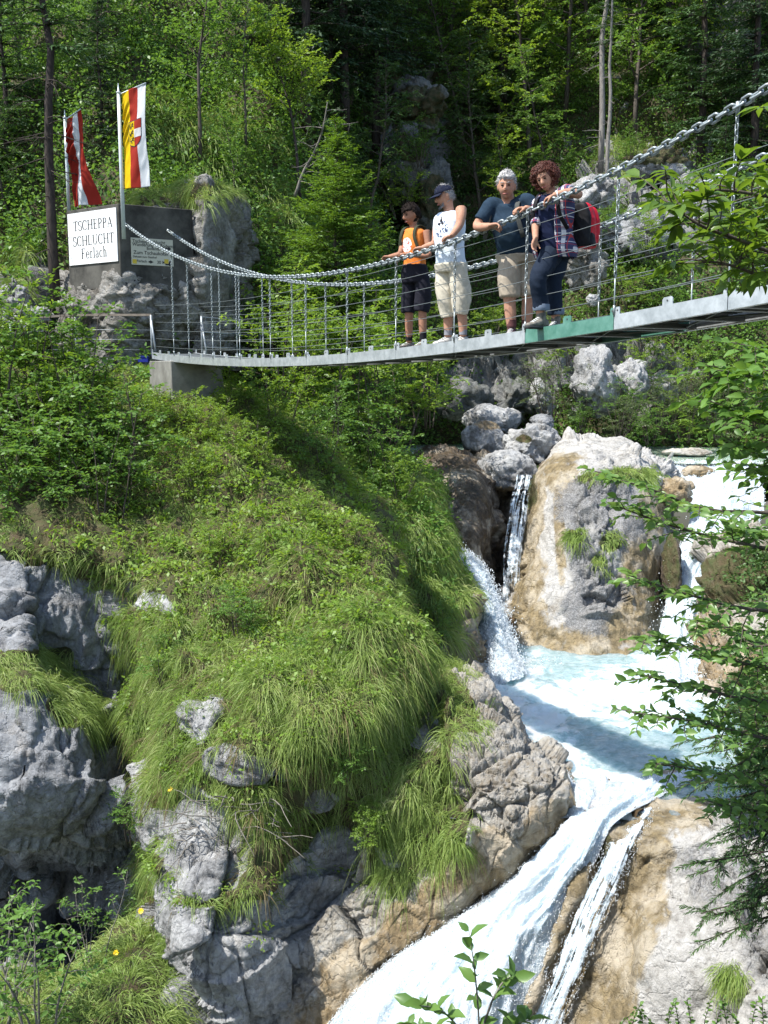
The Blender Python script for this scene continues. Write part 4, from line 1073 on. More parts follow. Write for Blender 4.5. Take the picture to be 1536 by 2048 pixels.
# ---- lettering: a small serif alphabet drawn with a broad pen
def _arc(cx, cy, rx, ry, a0, a1, n=14, wt=0.15, wn=0.045):
    out = []
    for i in range(n + 1):
        a = math.radians(a0 + (a1 - a0) * i / n)
        out.append((cx + rx * math.cos(a), cy + ry * math.sin(a), wn + (wt - wn) * abs(math.cos(a)) ** 1.3))
    return out
def _ln(x0, y0, x1, y1, w): return [(x0, y0, w), (x1, y1, w)]
TK, TN = 0.15, 0.05
def _ser(x, y, w=0.32): return _ln(x - w / 2, y, x + w / 2, y, 0.045)
GLY = {
    'T': (0.78, [_ln(.39, .02, .39, .98, TK), _ln(.04, .97, .74, .97, .06), _ln(.05, .98, .05, .76, .05), _ln(.73, .98, .73, .76, .05), _ser(.39, .02, .36)]),
    'S': (0.62, [_arc(.31, .73, .23, .25, 20, 270, 16, .13), _arc(.31, .25, .25, .25, 90, -160, 16, .13), _ln(.54, .98, .54, .74, .045), _ln(.06, .02, .06, .28, .045)]),
    'C': (0.80, [_arc(.44, .5, .36, .49, 42, 318, 24, .17), _ln(.73, .98, .73, .70, .045)]),
    'H': (0.94, [_ln(.17, 0, .17, 1, TK), _ln(.77, 0, .77, 1, TK), _ln(.17, .5, .77, .5, TN)] + [_ser(x, y) for x in (.17, .77) for y in (.02, .98)]),
    'E': (0.72, [_ln(.17, 0, .17, 1, TK), _ln(.05, .97, .62, .97, TN), _ln(.05, .03, .66, .03, TN), _ln(.17, .52, .46, .52, TN), _ln(.61, .98, .61, .74, .045), _ln(.65, .02, .65, .28, .045), _ln(.46, .62, .46, .40, .045)]),
    'P': (0.70, [_ln(.17, 0, .17, 1, TK), _arc(.30, .73, .28, .245, 90, -90, 14, .15), _ln(.05, .97, .32, .97, TN), _ln(.17, .49, .32, .49, TN), _ser(.17, .02)]),
    'A': (0.86, [_ln(.12, .02, .42, 1, TN), _ln(.42, 1, .72, .02, TK), _ln(.22, .35, .62, .35, TN), _ser(.12, .02, .24), _ser(.72, .02, .30)]),
    'L': (0.70, [_ln(.17, 0, .17, 1, TK), _ln(.05, .03, .62, .03, TN), _ln(.61, .02, .61, .30, .045), _ser(.17, .98)]),
    'U': (0.88, [_ln(.17, .34, .17, 1, TK), _arc(.44, .34, .27, .33, 180, 360, 16, .12), _ln(.71, .34, .71, 1, TN), _ser(.17, .98), _ser(.71, .98, .24)]),
    'F': (0.68, [_ln(.17, 0, .17, 1, TK), _ln(.05, .97, .60, .97, TN), _ln(.17, .52, .44, .52, TN), _ln(.59, .98, .59, .74, .045), _ln(.44, .62, .44, .42, .045), _ser(.17, .02)]),
    'e': (0.56, [_arc(.28, .33, .22, .33, 0, 320, 20, .13), _ln(.08, .36, .50, .36, TN)]),
    'r': (0.46, [_ln(.16, 0, .16, .66, .13), _arc(.32, .46, .16, .2, 150, 50, 8, .09, .06), _ser(.16, .02, .28), _ln(.04, .64, .16, .64, .045)]),
    'l': (0.32, [_ln(.16, 0, .16, 1.02, .13), _ser(.16, .02, .28), _ln(.04, 1.0, .16, 1.0, .045)]),
    'a': (0.54, [_ln(.38, .04, .38, .50, .13), _arc(.23, .48, .15, .17, 10, 160, 10, .1), _arc(.23, .17, .17, .18, 80, 330, 16, .12), _ln(.38, .03, .52, .03, .045)]),
    'c': (0.50, [_arc(.28, .33, .22, .33, 50, 315, 18, .13)]),
    'h': (0.62, [_ln(.15, 0, .15, 1.02, .13), _arc(.30, .42, .15, .24, 170, 0, 10, .11, .05), _ln(.45, 0, .45, .44, .13), _ser(.15, .02, .26), _ser(.45, .02, .26), _ln(.03, 1.0, .15, 1.0, .045)]),
}
def lettering(acc, text, origin, right, up, size, xscale=1.0, thick=0.002, space=0.06):
    width = sum(GLY[c][0] + space for c in text if c in GLY) * size * xscale
    x = -width / 2
    nn = np.cross(right, up)
    for c in text:
        w, strokes = GLY[c]
        for st in strokes:
            p = np.array([[q[0], q[1]] for q in st]); ww = np.array([q[2] for q in st])
            tg = nrm(np.gradient(p, axis=0)) if len(p) > 2 else np.repeat(nrm(p[1:] - p[:1]), 2, 0)
            sd = np.stack([-tg[:, 1], tg[:, 0]], -1)
            l = p + sd * ww[:, None] / 2; r = p - sd * ww[:, None] / 2
            def W(q): return origin + right * ((x + q[:, :1] * size * xscale)) + up * (q[:, 1:] * size) + nn * thick
            m = len(p)
            acc.add(np.concatenate([W(l), W(r)]), np.array([[i, i + m, i + m + 1, i + 1] for i in range(m - 1)]))
        x += (w + space) * size * xscale

M_white = mat("sign_white", (0.80, 0.80, 0.78), 0.5)
M_black = mat("sign_black", (0.012, 0.014, 0.014), 0.5)
nS = nrm(np.cross(-LF, Z))                             # outward normal of the sign face
if np.dot(nS, -Cc) < 0: nS = -nS
sr = -LF                                               # reading direction
sw = 1.63
s_tl, s_bl = at(136, 443, 22.34), at(134, 545, 22.34)
s_h = s_tl[2] - s_bl[2]
so = Cc + LF * (sw + 0.05) + nS * 0.004; so[2] = at(234, 522, 21.28)[2] - 0.0
acc = Acc(); box(acc, so, sr * sw, Z * s_h, nS * 0.02)
sign = acc.build("sign", M_white, None, smooth=False)
tag(sign, "large white board reading TSCHEPPA SCHLUCHT Ferlach on the concrete block", "sign")
mid = so + sr * sw * 0.5 + nS * 0.021
for txt, fy, sz, xs, dx in (("TSCHEPPA", 0.655, 0.205, 0.98, 0.04), ("SCHLUCHT", 0.36, 0.205, 0.98, 0.04), ("Ferlach", 0.11, 0.215, 1.0, 0.05)):
    acc = Acc(); lettering(acc, txt, mid + Z * s_h * fy + sr * dx, sr, Z, sz, xs)
    acc.build("lettering", M_black, sign, smooth=False)

# smaller cream board on the right face
M_cream = mat("sign_cream", (0.50, 0.48, 0.38), 0.6)
M_yel = mat("sign_yellow", (0.55, 0.40, 0.03), 0.5)
nR = np.array([RF[1], -RF[0], 0.0])
if np.dot(nR, -Cc) < 0: nR = -nR
def onface(px, py):
    """point of the right face seen at this place of the photo"""
    d = at(px, py, 1.0); k = np.dot(Cc, nR) / np.dot(d, nR)
    return d * k
bl, br, tl = onface(263, 529), onface(347, 546), onface(262, 475)
ri = RF; w2 = np.dot(br - bl, RF); h2 = tl[2] - bl[2]
o2 = bl + nR * 0.004
acc = Acc(); box(acc, o2, ri * w2, Z * h2, nR * 0.015)
board = acc.build("direction_board", M_cream, None, smooth=False)
tag(board, "cream direction board with black arrows on the shaded side of the block", "sign")
def text_mesh(txt, size, origin, right, up, mat_, parent, name="lettering", align='LEFT', bold=0.0):
    cu = bpy.data.curves.new("lettering_curve", 'FONT'); cu.body = txt; cu.size = size; cu.align_x = align; cu.offset = bold
    to = bpy.data.objects.new("lettering_tmp", cu); COL.objects.link(to)
    me = bpy.data.meshes.new_from_object(to.evaluated_get(bpy.context.evaluated_depsgraph_get()))
    bpy.data.objects.remove(to)
    n = np.cross(right, up)
    co = np.zeros(len(me.vertices) * 3); me.vertices.foreach_get("co", co); co = co.reshape(-1, 3)
    W = origin + co[:, :1] * right + co[:, 1:2] * up
    me.vertices.foreach_set("co", W.astype(np.float32).ravel()); me.update()
    me.materials.clear(); me.name = name
    return link_mesh(name, me, mat_, parent)
oo = o2 + nR * 0.018
for txt, x, y, sz in (("Tscheppaschlucht", .03, .82, .10), ("Wanderung im Bodental", .03, .70, .095), ("Bodental", .36, .58, .085), ("Zum Tschaukofall", .05, .40, .105), ("Gehzeit zum Gasthof", .03, .27, .06), ("Ferlach", .12, .10, .075), ("30 Min.", .60, .08, .09)):
    text_mesh(txt, sz, oo + ri * w2 * x + Z * h2 * y, ri, Z, M_black, board, bold=0.001)
acc = Acc()
def arrow(x0, x1, y, t):
    p = lambda x, yy: oo + ri * w2 * x + Z * h2 * yy
    acc.add([p(x0, y - t), p(x1 - .07, y - t), p(x1 - .07, y + t), p(x0, y + t)], np.array([[0, 1, 2, 3]]))
    acc.add([p(x1 - .08, y - t * 2.2), p(x1, y), p(x1 - .08, y + t * 2.2)], np.array([[0, 1, 2]]))
arrow(.64, .96, .66, .035); arrow(.40, .52, .13, .03); arrow(.80, .97, .06, .025)
acc.add([oo + ri * w2 * a + Z * h2 * b for a, b in ((.88, .1), (.93, .1), (.95, .2), (.90, .2))], np.array([[0, 1, 2, 3]]))
acc.build("arrow", M_black, board, smooth=False)
acc = Acc()
for x, y in ((.02, .04), (.78, .10)):
    box(acc, oo + ri * w2 * x + Z * h2 * y, ri * 0.09, Z * 0.09, nR * 0.001)
acc.build("trail_mark", M_yel, board, smooth=False)

# ---- flags
M_pole = mottled("pale_pole", (0.50, 0.56, 0.56), (0.62, 0.67, 0.66), 5, 0.4, 0.2)
def clothmat(name, c):
    m = mat(name, c, 0.8, spec=0.15); t = NT(m)
    tr = t.n("ShaderNodeBsdfTranslucent"); tr.inputs[0].default_value = (*c, 1)
    mx = t.n("ShaderNodeMixShader"); mx.inputs[0].default_value = 0.35
    t.l(t.b.outputs[0], mx.inputs[1]); t.l(tr.outputs[0], mx.inputs[2]); t.l(mx.outputs[0], t.out.inputs[0])
    return m
M_red, M_wht, M_yl = clothmat("flag_red", (0.42, 0.04, 0.025)), clothmat("flag_white", (0.75, 0.77, 0.78)), clothmat("flag_yellow", (0.80, 0.56, 0.01))
M_ink = mat("flag_black", (0.02, 0.02, 0.03), 0.7)

def flag(pole_top, pole_bot, corners, stripes, label, seed, Y, slack, emblem=False):
    """hanging banner: corners = top-left, top-right, bottom-left, bottom-right in the photo"""
    pt, pb = at(*pole_top, Y), at(*pole_bot, Y); pb[0], pb[1] = pt[0], pt[1]
    root = empty("flagpole", pb)
    tag(root, label, "flag")
    acc = Acc(); tube(acc, [pb, pb + (pt - pb) * 0.5, pt], [0.042, 0.040, 0.034], 12)
    acc.build("pole", M_pole, root)
    acc = Acc(); tube(acc, [pt, pt + Z * 0.03, pt + Z * 0.05, pt + Z * 0.19, pt + Z * 0.20], [0.04, 0.045, 0.02, 0.006, 0.003], 10)
    acc.build("finial", M_pole, root)
    tl, tr, bl2, br2 = corners
    d = nrm(np.array([0.92, -0.39, 0.0]))                # cloth blows to the right and a little towards the camera
    # cross arm at the top
    TL = at(*tl, Y); BLc = at(*bl2, Y)
    def onplane(px, py):
        v = at(px, py, 1.0); nn = np.array([d[1], -d[0], 0.0])
        return v * (np.dot(TL, nn) / np.dot(v, nn))
    TR, BR = onplane(*tr), onplane(*br2)
    acc = Acc(); tube(acc, [pt + Z * -0.02, TL, TR + (TR - TL) * 0.01], 0.012, 8); acc.build("cross_arm", M_pole, root)
    nu, nv = 61, 120
    u = np.linspace(0, 1, nu)[None, :, None]; v = np.linspace(0, 1, nv)[:, None, None]
    V = (TL * (1 - u) + TR * u) * (1 - v) + (BLc * (1 - u) + BR * u) * v
    nn = np.array([d[1], -d[0], 0.0])
    uu, vv = u[..., 0], v[..., 0]
    S = np.stack([uu * 2.2 + vv * 1.0 + 0 * vv, uu * 0.4 + vv * 3.2, np.full((nv, nu), seed * 1.7)], -1)
    bil = 0.10 * slack * np.sin(uu * 5.5 + vv * 4.0 + seed) * vv + 0.05 * slack * fbm(S, 3, seed)
    fold = 0.045 * slack * np.sin(np.clip((vv - 0.05) * 52 - (uu * 2.6 - 1) ** 2 * 9, -99, 99)) * np.exp(-(uu * 3.0) ** 2) * sstep(0.05, 0.2, vv) * sstep(.62, .4, vv)
    sag = 0.05 * slack * np.sin(vv * 9 + uu * 3) * sstep(.55, .9, vv) * (1 - uu)
    side = 0.06 * slack * np.sin(math.pi * vv) ** 2
    V = V + nn * (bil + fold + sag)[..., None] - d * (side * uu)[..., None] - Z * (0.02 * slack * np.sin(uu * math.pi))[..., None] * sstep(.9, 1, vv)[..., None]
    Q = gridfaces(nv, nu)
    col = (np.arange(nu - 1) / (nu - 1))[None].repeat(nv - 1, 0).ravel()
    if emblem:
        edge1 = 0.31; edge2 = 0.66
    else: edge1, edge2 = 0.36, 0.68
    mi = np.where(col < edge1, 0, np.where(col < edge2, 1, 2))
    f = build("flag", V, Q, stripes, root, True, None, False, mi)
    sol = f.modifiers.new("s", 'SOLIDIFY'); sol.thickness = 0.004
    for q in (0.12, 0.55, 0.985):
        acc = Acc(); p = TL * (1 - q) + BLc * q
        tube(acc, [p, np.array([pt[0], pt[1], p[2]])], 0.008, 6); acc.build("flag_ring", M_pole, root)
    if emblem:
        # coat of arms: shield parted down the middle, three black lions left, red-white-red bars right
        def onflag(a, b):
            x = np.clip(a * (nu - 1), 0, nu - 1.001); y = np.clip(b * (nv - 1), 0, nv - 1.001)
            i, j = int(y), int(x); fy, fx = y - i, x - j
            return (V[i, j] * (1 - fx) + V[i, j + 1] * fx) * (1 - fy) + (V[i + 1, j] * (1 - fx) + V[i + 1, j + 1] * fx) * fy
        s_u, e_u, s_v, e_v = 0.24, 0.84, 0.33, 0.585
        def shield(x0, x1, y0, y1, off, m_, name, scale=1.0):
            ac = Acc(); n1, n2 = 14, 20
            P = np.zeros((n2, n1, 3))
            for i in range(n2):
                y = y0 + (y1 - y0) * i / (n2 - 1)
                hw = 0.5 if y < 0.55 else 0.5 * math.sqrt(max(0, 1 - ((y - 0.55) / 0.45) ** 2))
                a, b = max(x0, 0.5 - hw), min(x1, 0.5 + hw)
                if b < a: a = b = (x0 + x1) / 2 if abs(x0 + x1 - 1) < 0.1 else 0.5
                for j in range(n1):
                    x = a + (b - a) * j / (n1 - 1)
                    x_, y_ = 0.5 + (x - 0.5) * scale, 0.5 + (y - 0.5) * scale
                    P[i, j] = onflag(s_u + (e_u - s_u) * x_, s_v + (e_v - s_v) * y_) + nn * sgn * (0.004 + off)
            ac.add(P, gridfaces(n2, n1)); ac.build(name, m_, f)
        sgn = 1.0 if np.dot(nn, -TL) > 0 else -1.0
        shield(0, 1, 0, 1, 0.001, M_ink, "shield_rim", 1.06)
        shield(0, 0.5, 0, 1, 0.004, M_yl, "shield_half")
        shield(0.5, 1, 0, 1, 0.004, M_red, "shield_half")
        shield(0.5, 1, 0.34, 0.66, 0.007, M_wht, "shield_bar")
        for q, (cx, cy) in enumerate(((0.27, 0.17), (0.27, 0.45), (0.31, 0.73))):
            ac = Acc()
            L = lambda x, y: onflag(s_u + (e_u - s_u) * (cx + x), s_v + (e_v - s_v) * (cy + y)) + nn * sgn * 0.012
            for st, wd in (([(-.10, .06), (-.03, .03), (.05, .0), (.09, -.05)], .008), ([(.09, -.05), (.13, -.08), (.10, -.10)], .010), ([(-.08, .05), (-.10, .10), (-.05, .12)], .006), ([(-.02, .04), (.0, .10), (.04, .12)], .006),
                           ([(.06, .0), (.02, -.06), (-.02, -.07)], .006), ([(.08, -.01), (.13, .04), (.16, .03)], .006), ([(-.10, .05), (-.16, .02), (-.15, -.06), (-.18, -.10)], .005)):
                tube(ac, [L(*p) for p in st], wd, 5)
            ac.build("lion", M_ink, f)
    return root
flag((130, 238), (139, 452), [(133, 238), (161, 218), (142, 412), (195, 406)], [M_red, M_wht, M_red], "red and white striped banner on the left of the two flagpoles", 1, 22.75, 1.5)
flag((237, 187), (250, 478), [(243, 187), (291, 166), (249, 378), (298, 372)], [M_yl, M_red, M_wht], "yellow, red and white banner with coat of arms on the right flagpole", 2, 21.0, 0.55, True)

# ---- railings at the left end
M_rail = mottled("railing_steel", (0.16, 0.18, 0.19), (0.30, 0.32, 0.33), 8, 0.45, 0.5)
M_wood = mottled("weathered_wood", (0.10, 0.08, 0.06), (0.20, 0.17, 0.14), 6, 0.8)
rl = empty("railing", at(302, 725, 20.2)); tag(rl, "railing with wooden top bar left of the bridge entrance", "railing")
pa, pbm, pc = at(302, 632, 20.2), at(150, 632, 21.2), at(20, 640, 21.8)
for p in (pa, pbm, pc):
    acc = Acc(); tube(acc, [p + Z * 0.02, p - Z * 1.05], 0.025, 8); acc.build("post", M_rail, rl)
acc = Acc(); tube(acc, [pa - Z * 0.05, pa - Z * 0.95 + np.array([0.12, -0.1, 0])], 0.02, 8); acc.build("strut", M_rail, rl)
acc = Acc()
for p, q in ((pa, pbm), (pbm, pc)): box(acc, p + Z * 0.0, q - p, nrm(np.cross(q - p, Z)) * 0.09, Z * 0.045)
acc.build("top_bar", M_wood, rl, smooth=False)
for h in (0.28, 0.48, 0.68, 0.88):
    acc = Acc(); tube(acc, [pa - Z * h, pbm - Z * h, pc - Z * h], 0.005, 6); acc.build("rail", M_rail, rl)
r2 = empty("railing", at(402, 715, 20.0)); tag(r2, "grey steel railing on the far side of the bridge entrance", "railing")
qa, qb = at(403, 634, 20.2), at(520, 645, 23.0)
for p in (qa, qb):
    acc = Acc(); tube(acc, [p + Z * 0.02, p - Z * 0.9], 0.025, 8); acc.build("post", M_rail, r2)
acc = Acc(); tube(acc, [qa - Z * 0.1, qa - Z * 0.88 + DB * 0.25], 0.02, 8); acc.build("strut", M_rail, r2)
for h in (0.0, 0.3, 0.6):
    acc = Acc(); tube(acc, [qa - Z * h, qb - Z * h], 0.014, 6); acc.build("rail", M_rail, r2)
# ---- small blue box beside the entrance
bx = empty("box", at(290, 722, 20.1)); tag(bx, "small bright blue box beside the left end of the bridge", "box")
M_blue = mat("blue_plastic", (0.012, 0.025, 0.26), 0.5)
p = at(276, 724, 20.1)
acc = Acc(); box(acc, p, np.array([0.20, 0, 0]), np.array([0, 0.16, 0]), Z * 0.10); b1 = acc.build("body", M_blue, bx, smooth=False)
acc = Acc(); box(acc, p + np.array([-0.010, -0.010, 0.102]), np.array([0.22, 0, 0]), np.array([0, 0.18, 0]), Z * 0.022); acc.build("lid", M_blue, bx, smooth=False)
# ================================================================ PLANTS
G_fresh = [(0.0941, 0.172, 0.0218), (0.1381, 0.2366, 0.0328), (0.1884, 0.301, 0.0478), (0.2386, 0.3298, 0.0683)]
G_mid = [(0.0646, 0.1313, 0.025), (0.0935, 0.1887, 0.0344), (0.1294, 0.2461, 0.0469), (0.1725, 0.2789, 0.0625)]
G_dark = [(0.0305, 0.0696, 0.0221), (0.0508, 0.1063, 0.0294), (0.0761, 0.1507, 0.0368), (0.1016, 0.1739, 0.0515)]
M_leaf_fresh = leafmat("fresh_leaves", G_fresh, 0.42)
M_leaf_mid = leafmat("green_leaves", G_mid, 0.38)
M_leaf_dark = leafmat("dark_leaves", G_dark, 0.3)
M_leaf_beech = leafmat("beech_leaves", [(0.0786, 0.1573, 0.04), (0.1073, 0.2074, 0.0486), (0.143, 0.2503, 0.0572), (0.2002, 0.3003, 0.0786)], 0.4, 0.38, 0.45)
M_leaf_willow = leafmat("willow_leaves", [(0.06, 0.09, 0.035), (0.085, 0.125, 0.045), (0.11, 0.15, 0.055), (0.15, 0.18, 0.07)], 0.35)
M_needle_dark = leafmat("dark_needles", [(0.0166, 0.041, 0.018), (0.0276, 0.063, 0.0225), (0.0469, 0.0882, 0.03)], 0.15, 0.55)
M_needle = leafmat("green_needles", [(0.0267, 0.0685, 0.0203), (0.0467, 0.1066, 0.0261), (0.0734, 0.137, 0.0348)], 0.2, 0.55)
M_needle_bright = leafmat("bright_needles", [(0.0707, 0.1421, 0.0193), (0.1037, 0.1954, 0.0266), (0.1461, 0.2487, 0.0386)], 0.35, 0.5)
M_grass = leafmat("grass_blades", [(0.1066, 0.1635, 0.036), (0.1523, 0.2289, 0.0491), (0.2132, 0.3026, 0.0687), (0.274, 0.3435, 0.0982), (0.3959, 0.3925, 0.1962)], 0.35, 0.5, 0.3)
M_drygrass = leafmat("dry_grass", [(0.10, 0.085, 0.04), (0.16, 0.13, 0.06), (0.22, 0.18, 0.09)], 0.3, 0.6, 0.2)
M_bark = barkmat("grey_bark", (0.12, 0.10, 0.08), (0.05, 0.042, 0.034))
M_bark_pale = barkmat("pale_bark", (0.30, 0.28, 0.25), (0.14, 0.125, 0.11))
M_bark_dark = barkmat("dark_bark", (0.075, 0.06, 0.05), (0.025, 0.02, 0.018))
M_dead = barkmat("dead_wood", (0.24, 0.22, 0.19), (0.11, 0.10, 0.085))

def leaves(acc, P, D, Nn, L, W, kind='quad'):
    """many leaves at once: base points, pointing directions, upper-side normals, lengths and widths"""
    n = len(P)
    if n == 0: return
    D = nrm(D); S = nrm(np.cross(D, Nn)); U = np.cross(S, D)
    L = np.broadcast_to(np.asarray(L, float), (n,))[:, None]; W = np.broadcast_to(np.asarray(W, float), (n,))[:, None]
    if kind == 'quad':
        V = np.stack([P, P + D * L * .45 + S * W * .5 + U * W * .14, P + D * L - U * L * .08, P + D * L * .45 - S * W * .5 + U * W * .14], 1)
        acc.add(V, np.arange(n)[:, None] * 4 + np.array([[0, 1, 2, 3]]))
    else:
        c = U * W * .16
        V = np.stack([P, P + D * L * .34 - U * L * .0, P + D * L * .70 - U * L * .05, P + D * L - U * L * .16,
                      P + D * L * .22 + S * W * .40 + c, P + D * L * .55 + S * W * .47 + c, P + D * L * .82 + S * W * .22 + c * .4 - U * L * .07,
                      P + D * L * .22 - S * W * .40 + c, P + D * L * .55 - S * W * .47 + c, P + D * L * .82 - S * W * .22 + c * .4 - U * L * .07], 1)
        b = np.arange(n)[:, None] * 10
        acc.add(V, [b + np.array([[0, 1, 4, 4]])[:, :3], (b[:, None] + np.array([[1, 2, 5, 4], [7, 8, 2, 1]])[None]).reshape(-1, 4), (b[:, None] + np.array([[0, 7, 1], [2, 3, 6], [2, 6, 5], [2, 9, 3], [2, 8, 9]])[None]).reshape(-1, 3)])

def twig_leaves(acc, pts, rng, n, L, kind='quad', flat=0.7, aspect=0.55):
    """leaves in two ranks along a twig, roughly level like a beech spray"""
    pts = np.asarray(pts); m = len(pts) - 1
    s = (np.arange(n) + rng.random(n) * .6 + .2) / n * m
    i = np.minimum(s.astype(int), m - 1); f = (s - i)[:, None]
    P = pts[i] * (1 - f) + pts[i + 1] * f
    T = nrm(pts[i + 1] - pts[i])
    Sd = nrm(np.cross(T, [0, 0, 1.0]) + 1e-6)
    sg = np.where(np.arange(n) % 2 == 0, 1.0, -1.0)[:, None]
    D = T * 0.65 + Sd * sg * 0.9 + rng.normal(size=(n, 3)) * 0.28
    Nn = np.array([0, 0, 1.0]) * flat + rng.normal(size=(n, 3)) * 0.42
    l = L * (0.65 + 0.6 * rng.random(n))
    leaves(acc, P, D, Nn, l, l * aspect * (0.85 + 0.3 * rng.random(n)), kind)

def bend(p, d, length, n, rng, up=0.0, wob=0.18):
    """a wandering polyline"""
    pts = [np.array(p, float)]; d = nrm(d)
    for i in range(n):
        d = nrm(d + rng.normal(size=3) * wob / math.sqrt(n) + np.array([0, 0, up / n]))
        pts.append(pts[-1] + d * length / n)
    return np.array(pts)

def decid(seed, H, crown0, R, nl, leafL, per, stems=1, tr=0.06, spread=0.25, subs=9, kind='quad', top=1.0, trunkwob=0.2, aspect=0.55, droop=0.25, fill=1.0):
    """broadleaf tree or bush standing at the origin: returns wood and leaves"""
    rng = np.random.default_rng(seed); wood, lf = Acc(), Acc()
    for s in range(stems):
        a = rng.random() * 6.28
        d0 = np.array([math.cos(a) * spread, math.sin(a) * spread, 1.0]) if stems > 1 else np.array([rng.normal() * .06, rng.normal() * .06, 1.0])
        h = H * (1 if s == 0 else rng.uniform(.65, 1.0))
        tp = bend(np.array([math.cos(a), math.sin(a), 0]) * (0.12 * R if stems > 1 else 0), d0, h, 9, rng, 0.15, trunkwob)
        r0 = tr * (1 if stems == 1 else .55)
        tube(wood, tp, np.linspace(r0, r0 * .18, len(tp)), 6)
        k = max(2, int(nl / stems))
        for j in range(k):
            f = crown0 + (1 - crown0) * ((j + rng.random()) / k) ** 0.85
            q = min(f * 9, 8.99); i = int(q); b = tp[i] * (1 - q + i) + tp[i + 1] * (q - i)
            g = (f - crown0) / max(1e-3, 1 - crown0)
            prof = math.sqrt(max(0.05, 1 - (2 * g * 0.92 - 0.75) ** 2 / 1.6)) * (1 - .35 * g * top)
            ll = R * prof * rng.uniform(.7, 1.12) / (1 if stems == 1 else 1.4)
            az = j * 2.4 + rng.random() * .9
            dr = np.array([math.cos(az), math.sin(az), rng.uniform(.15, .75) + .5 * g])
            lp = bend(b, dr, ll, 6, rng, -droop, .45)
            tube(wood, lp, np.linspace(r0 * .33, r0 * .05, len(lp)), 4, False)
            for q2 in range(subs):
                u = 0.2 + 0.8 * (q2 + rng.random()) / subs
                x = min(u * 6, 5.99); i2 = int(x); c = lp[i2] * (1 - x + i2) + lp[i2 + 1] * (x - i2)
                td = nrm(lp[i2 + 1] - lp[i2])
                sd = nrm(np.cross(td, [0, 0, 1.0])) * (1 if q2 % 2 else -1)
                sl = ll * .42 * (1.15 - .6 * u) * rng.uniform(.7, 1.3)
                sp = bend(c, td * .6 + sd * .9 + np.array([0, 0, rng.normal() * .35]), sl, 3, rng, -droop * .7, .3)
                tube(wood, sp, np.linspace(r0 * .08, r0 * .03, 4), 3, False)
                twig_leaves(lf, sp, rng, max(3, int(per * sl / (leafL * .5) * fill)), leafL, kind, .75, aspect)
            twig_leaves(lf, lp[2:], rng, max(3, int(per * ll / leafL)), leafL, kind, .75, aspect)
    return wood, lf

def sprigs(acc, pts, rng, n, L, W):
    pts = np.asarray(pts); m = len(pts) - 1
    s = (np.arange(n) + rng.random(n)) / n * m
    i = np.minimum(s.astype(int), m - 1); f = (s - i)[:, None]
    P = pts[i] * (1 - f) + pts[i + 1] * f
    T = nrm(pts[i + 1] - pts[i]); Sd = nrm(np.cross(T, [0, 0, 1.0]))
    sg = np.where(np.arange(n) % 2 == 0, 1.0, -1.0)[:, None]
    D = T * 0.9 + Sd * sg * 0.7 + rng.normal(size=(n, 3)) * .22 - np.array([0, 0, .12])
    leaves(acc, P, D, np.array([0, 0, 1.0]) + rng.normal(size=(n, 3)) * .5, L * (0.6 + .7 * rng.random(n)), W, 'quad')

def spruce(seed, H, R, whorls, nb, base=0.06, tr=0.08, sprL=0.12, sprW=0.035, dens=1.0, droop=0.3, bare=0.0, power=0.9, deadlow=0):
    """spruce standing at the origin: straight stem, whorls of drooping branches, needle sprigs in two ranks"""
    rng = np.random.default_rng(seed); wood, lf = Acc(), Acc()
    tp = np.array([[rng.normal() * .01 * H * (z / 12), rng.normal() * .01 * H * (z / 12), H * z / 12] for z in range(13)])
    tube(wood, tp, np.linspace(tr, tr * .1, 13), 8)
    for w in range(whorls):
        g = (w + rng.random() * .5) / whorls
        z = H * (base + (1 - base) * g)
        ll0 = R * max(.05, (1 - g)) ** power
        for b in range(nb):
            az = rng.random() * 6.28
            ll = ll0 * rng.uniform(.6, 1.15)
            d = np.array([math.cos(az), math.sin(az), 0.35 * g + rng.uniform(-.1, .25)])
            c = np.array([np.interp(z, tp[:, 2], tp[:, 0]), np.interp(z, tp[:, 2], tp[:, 1]), z])
            lp = bend(c, d, ll, 5, rng, -droop + (.25 if g > .7 else 0), .15)
            lp[-1, 2] += ll * .06
            tube(wood, lp, np.linspace(max(.006, tr * .16), .003, 6), 4, False)
            if g < bare:
                for q in range(3): tube(wood, bend(lp[1 + q], nrm(lp[2 + q] - lp[1 + q]) + rng.normal(size=3) * .7, ll * .3, 3, rng), [.006, .004, .003, .002], 3, False)
                continue
            nt_ = max(3, int(ll / .13 * dens))
            for q in range(nt_):
                u = .12 + .88 * (q + rng.random()) / nt_
                x = min(u * 5, 4.99); i = int(x); p = lp[i] * (1 - x + i) + lp[i + 1] * (x - i)
                td = nrm(lp[i + 1] - lp[i]); sd = nrm(np.cross(td, [0, 0, 1.0])) * (1 if q % 2 else -1)
                sl = min(.5, ll * .45) * (1.1 - .75 * u) + .06
                sp = bend(p, td * .75 + sd * .8, sl, 2, rng, -.25, .1)
                sprigs(lf, sp, rng, max(3, int(sl / .035 * dens)), sprL, sprW)
            sprigs(lf, lp, rng, max(4, int(ll / .03 * dens)), sprL, sprW)
    for q in range(deadlow):
        z = H * rng.uniform(.04, base); az = rng.random() * 6.28
        lp = bend(np.array([0, 0, z]), np.array([math.cos(az), math.sin(az), -.1]), R * rng.uniform(.4, .9), 4, rng, -.3, .2)
        tube(wood, lp, np.linspace(.014, .004, 5), 4, False)
        for i in range(1, 4): tube(wood, bend(lp[i], nrm(lp[i + 1] - lp[i]) + rng.normal(size=3) * .6, R * .25, 2, rng), [.006, .004, .002], 3, False)
    return wood, lf

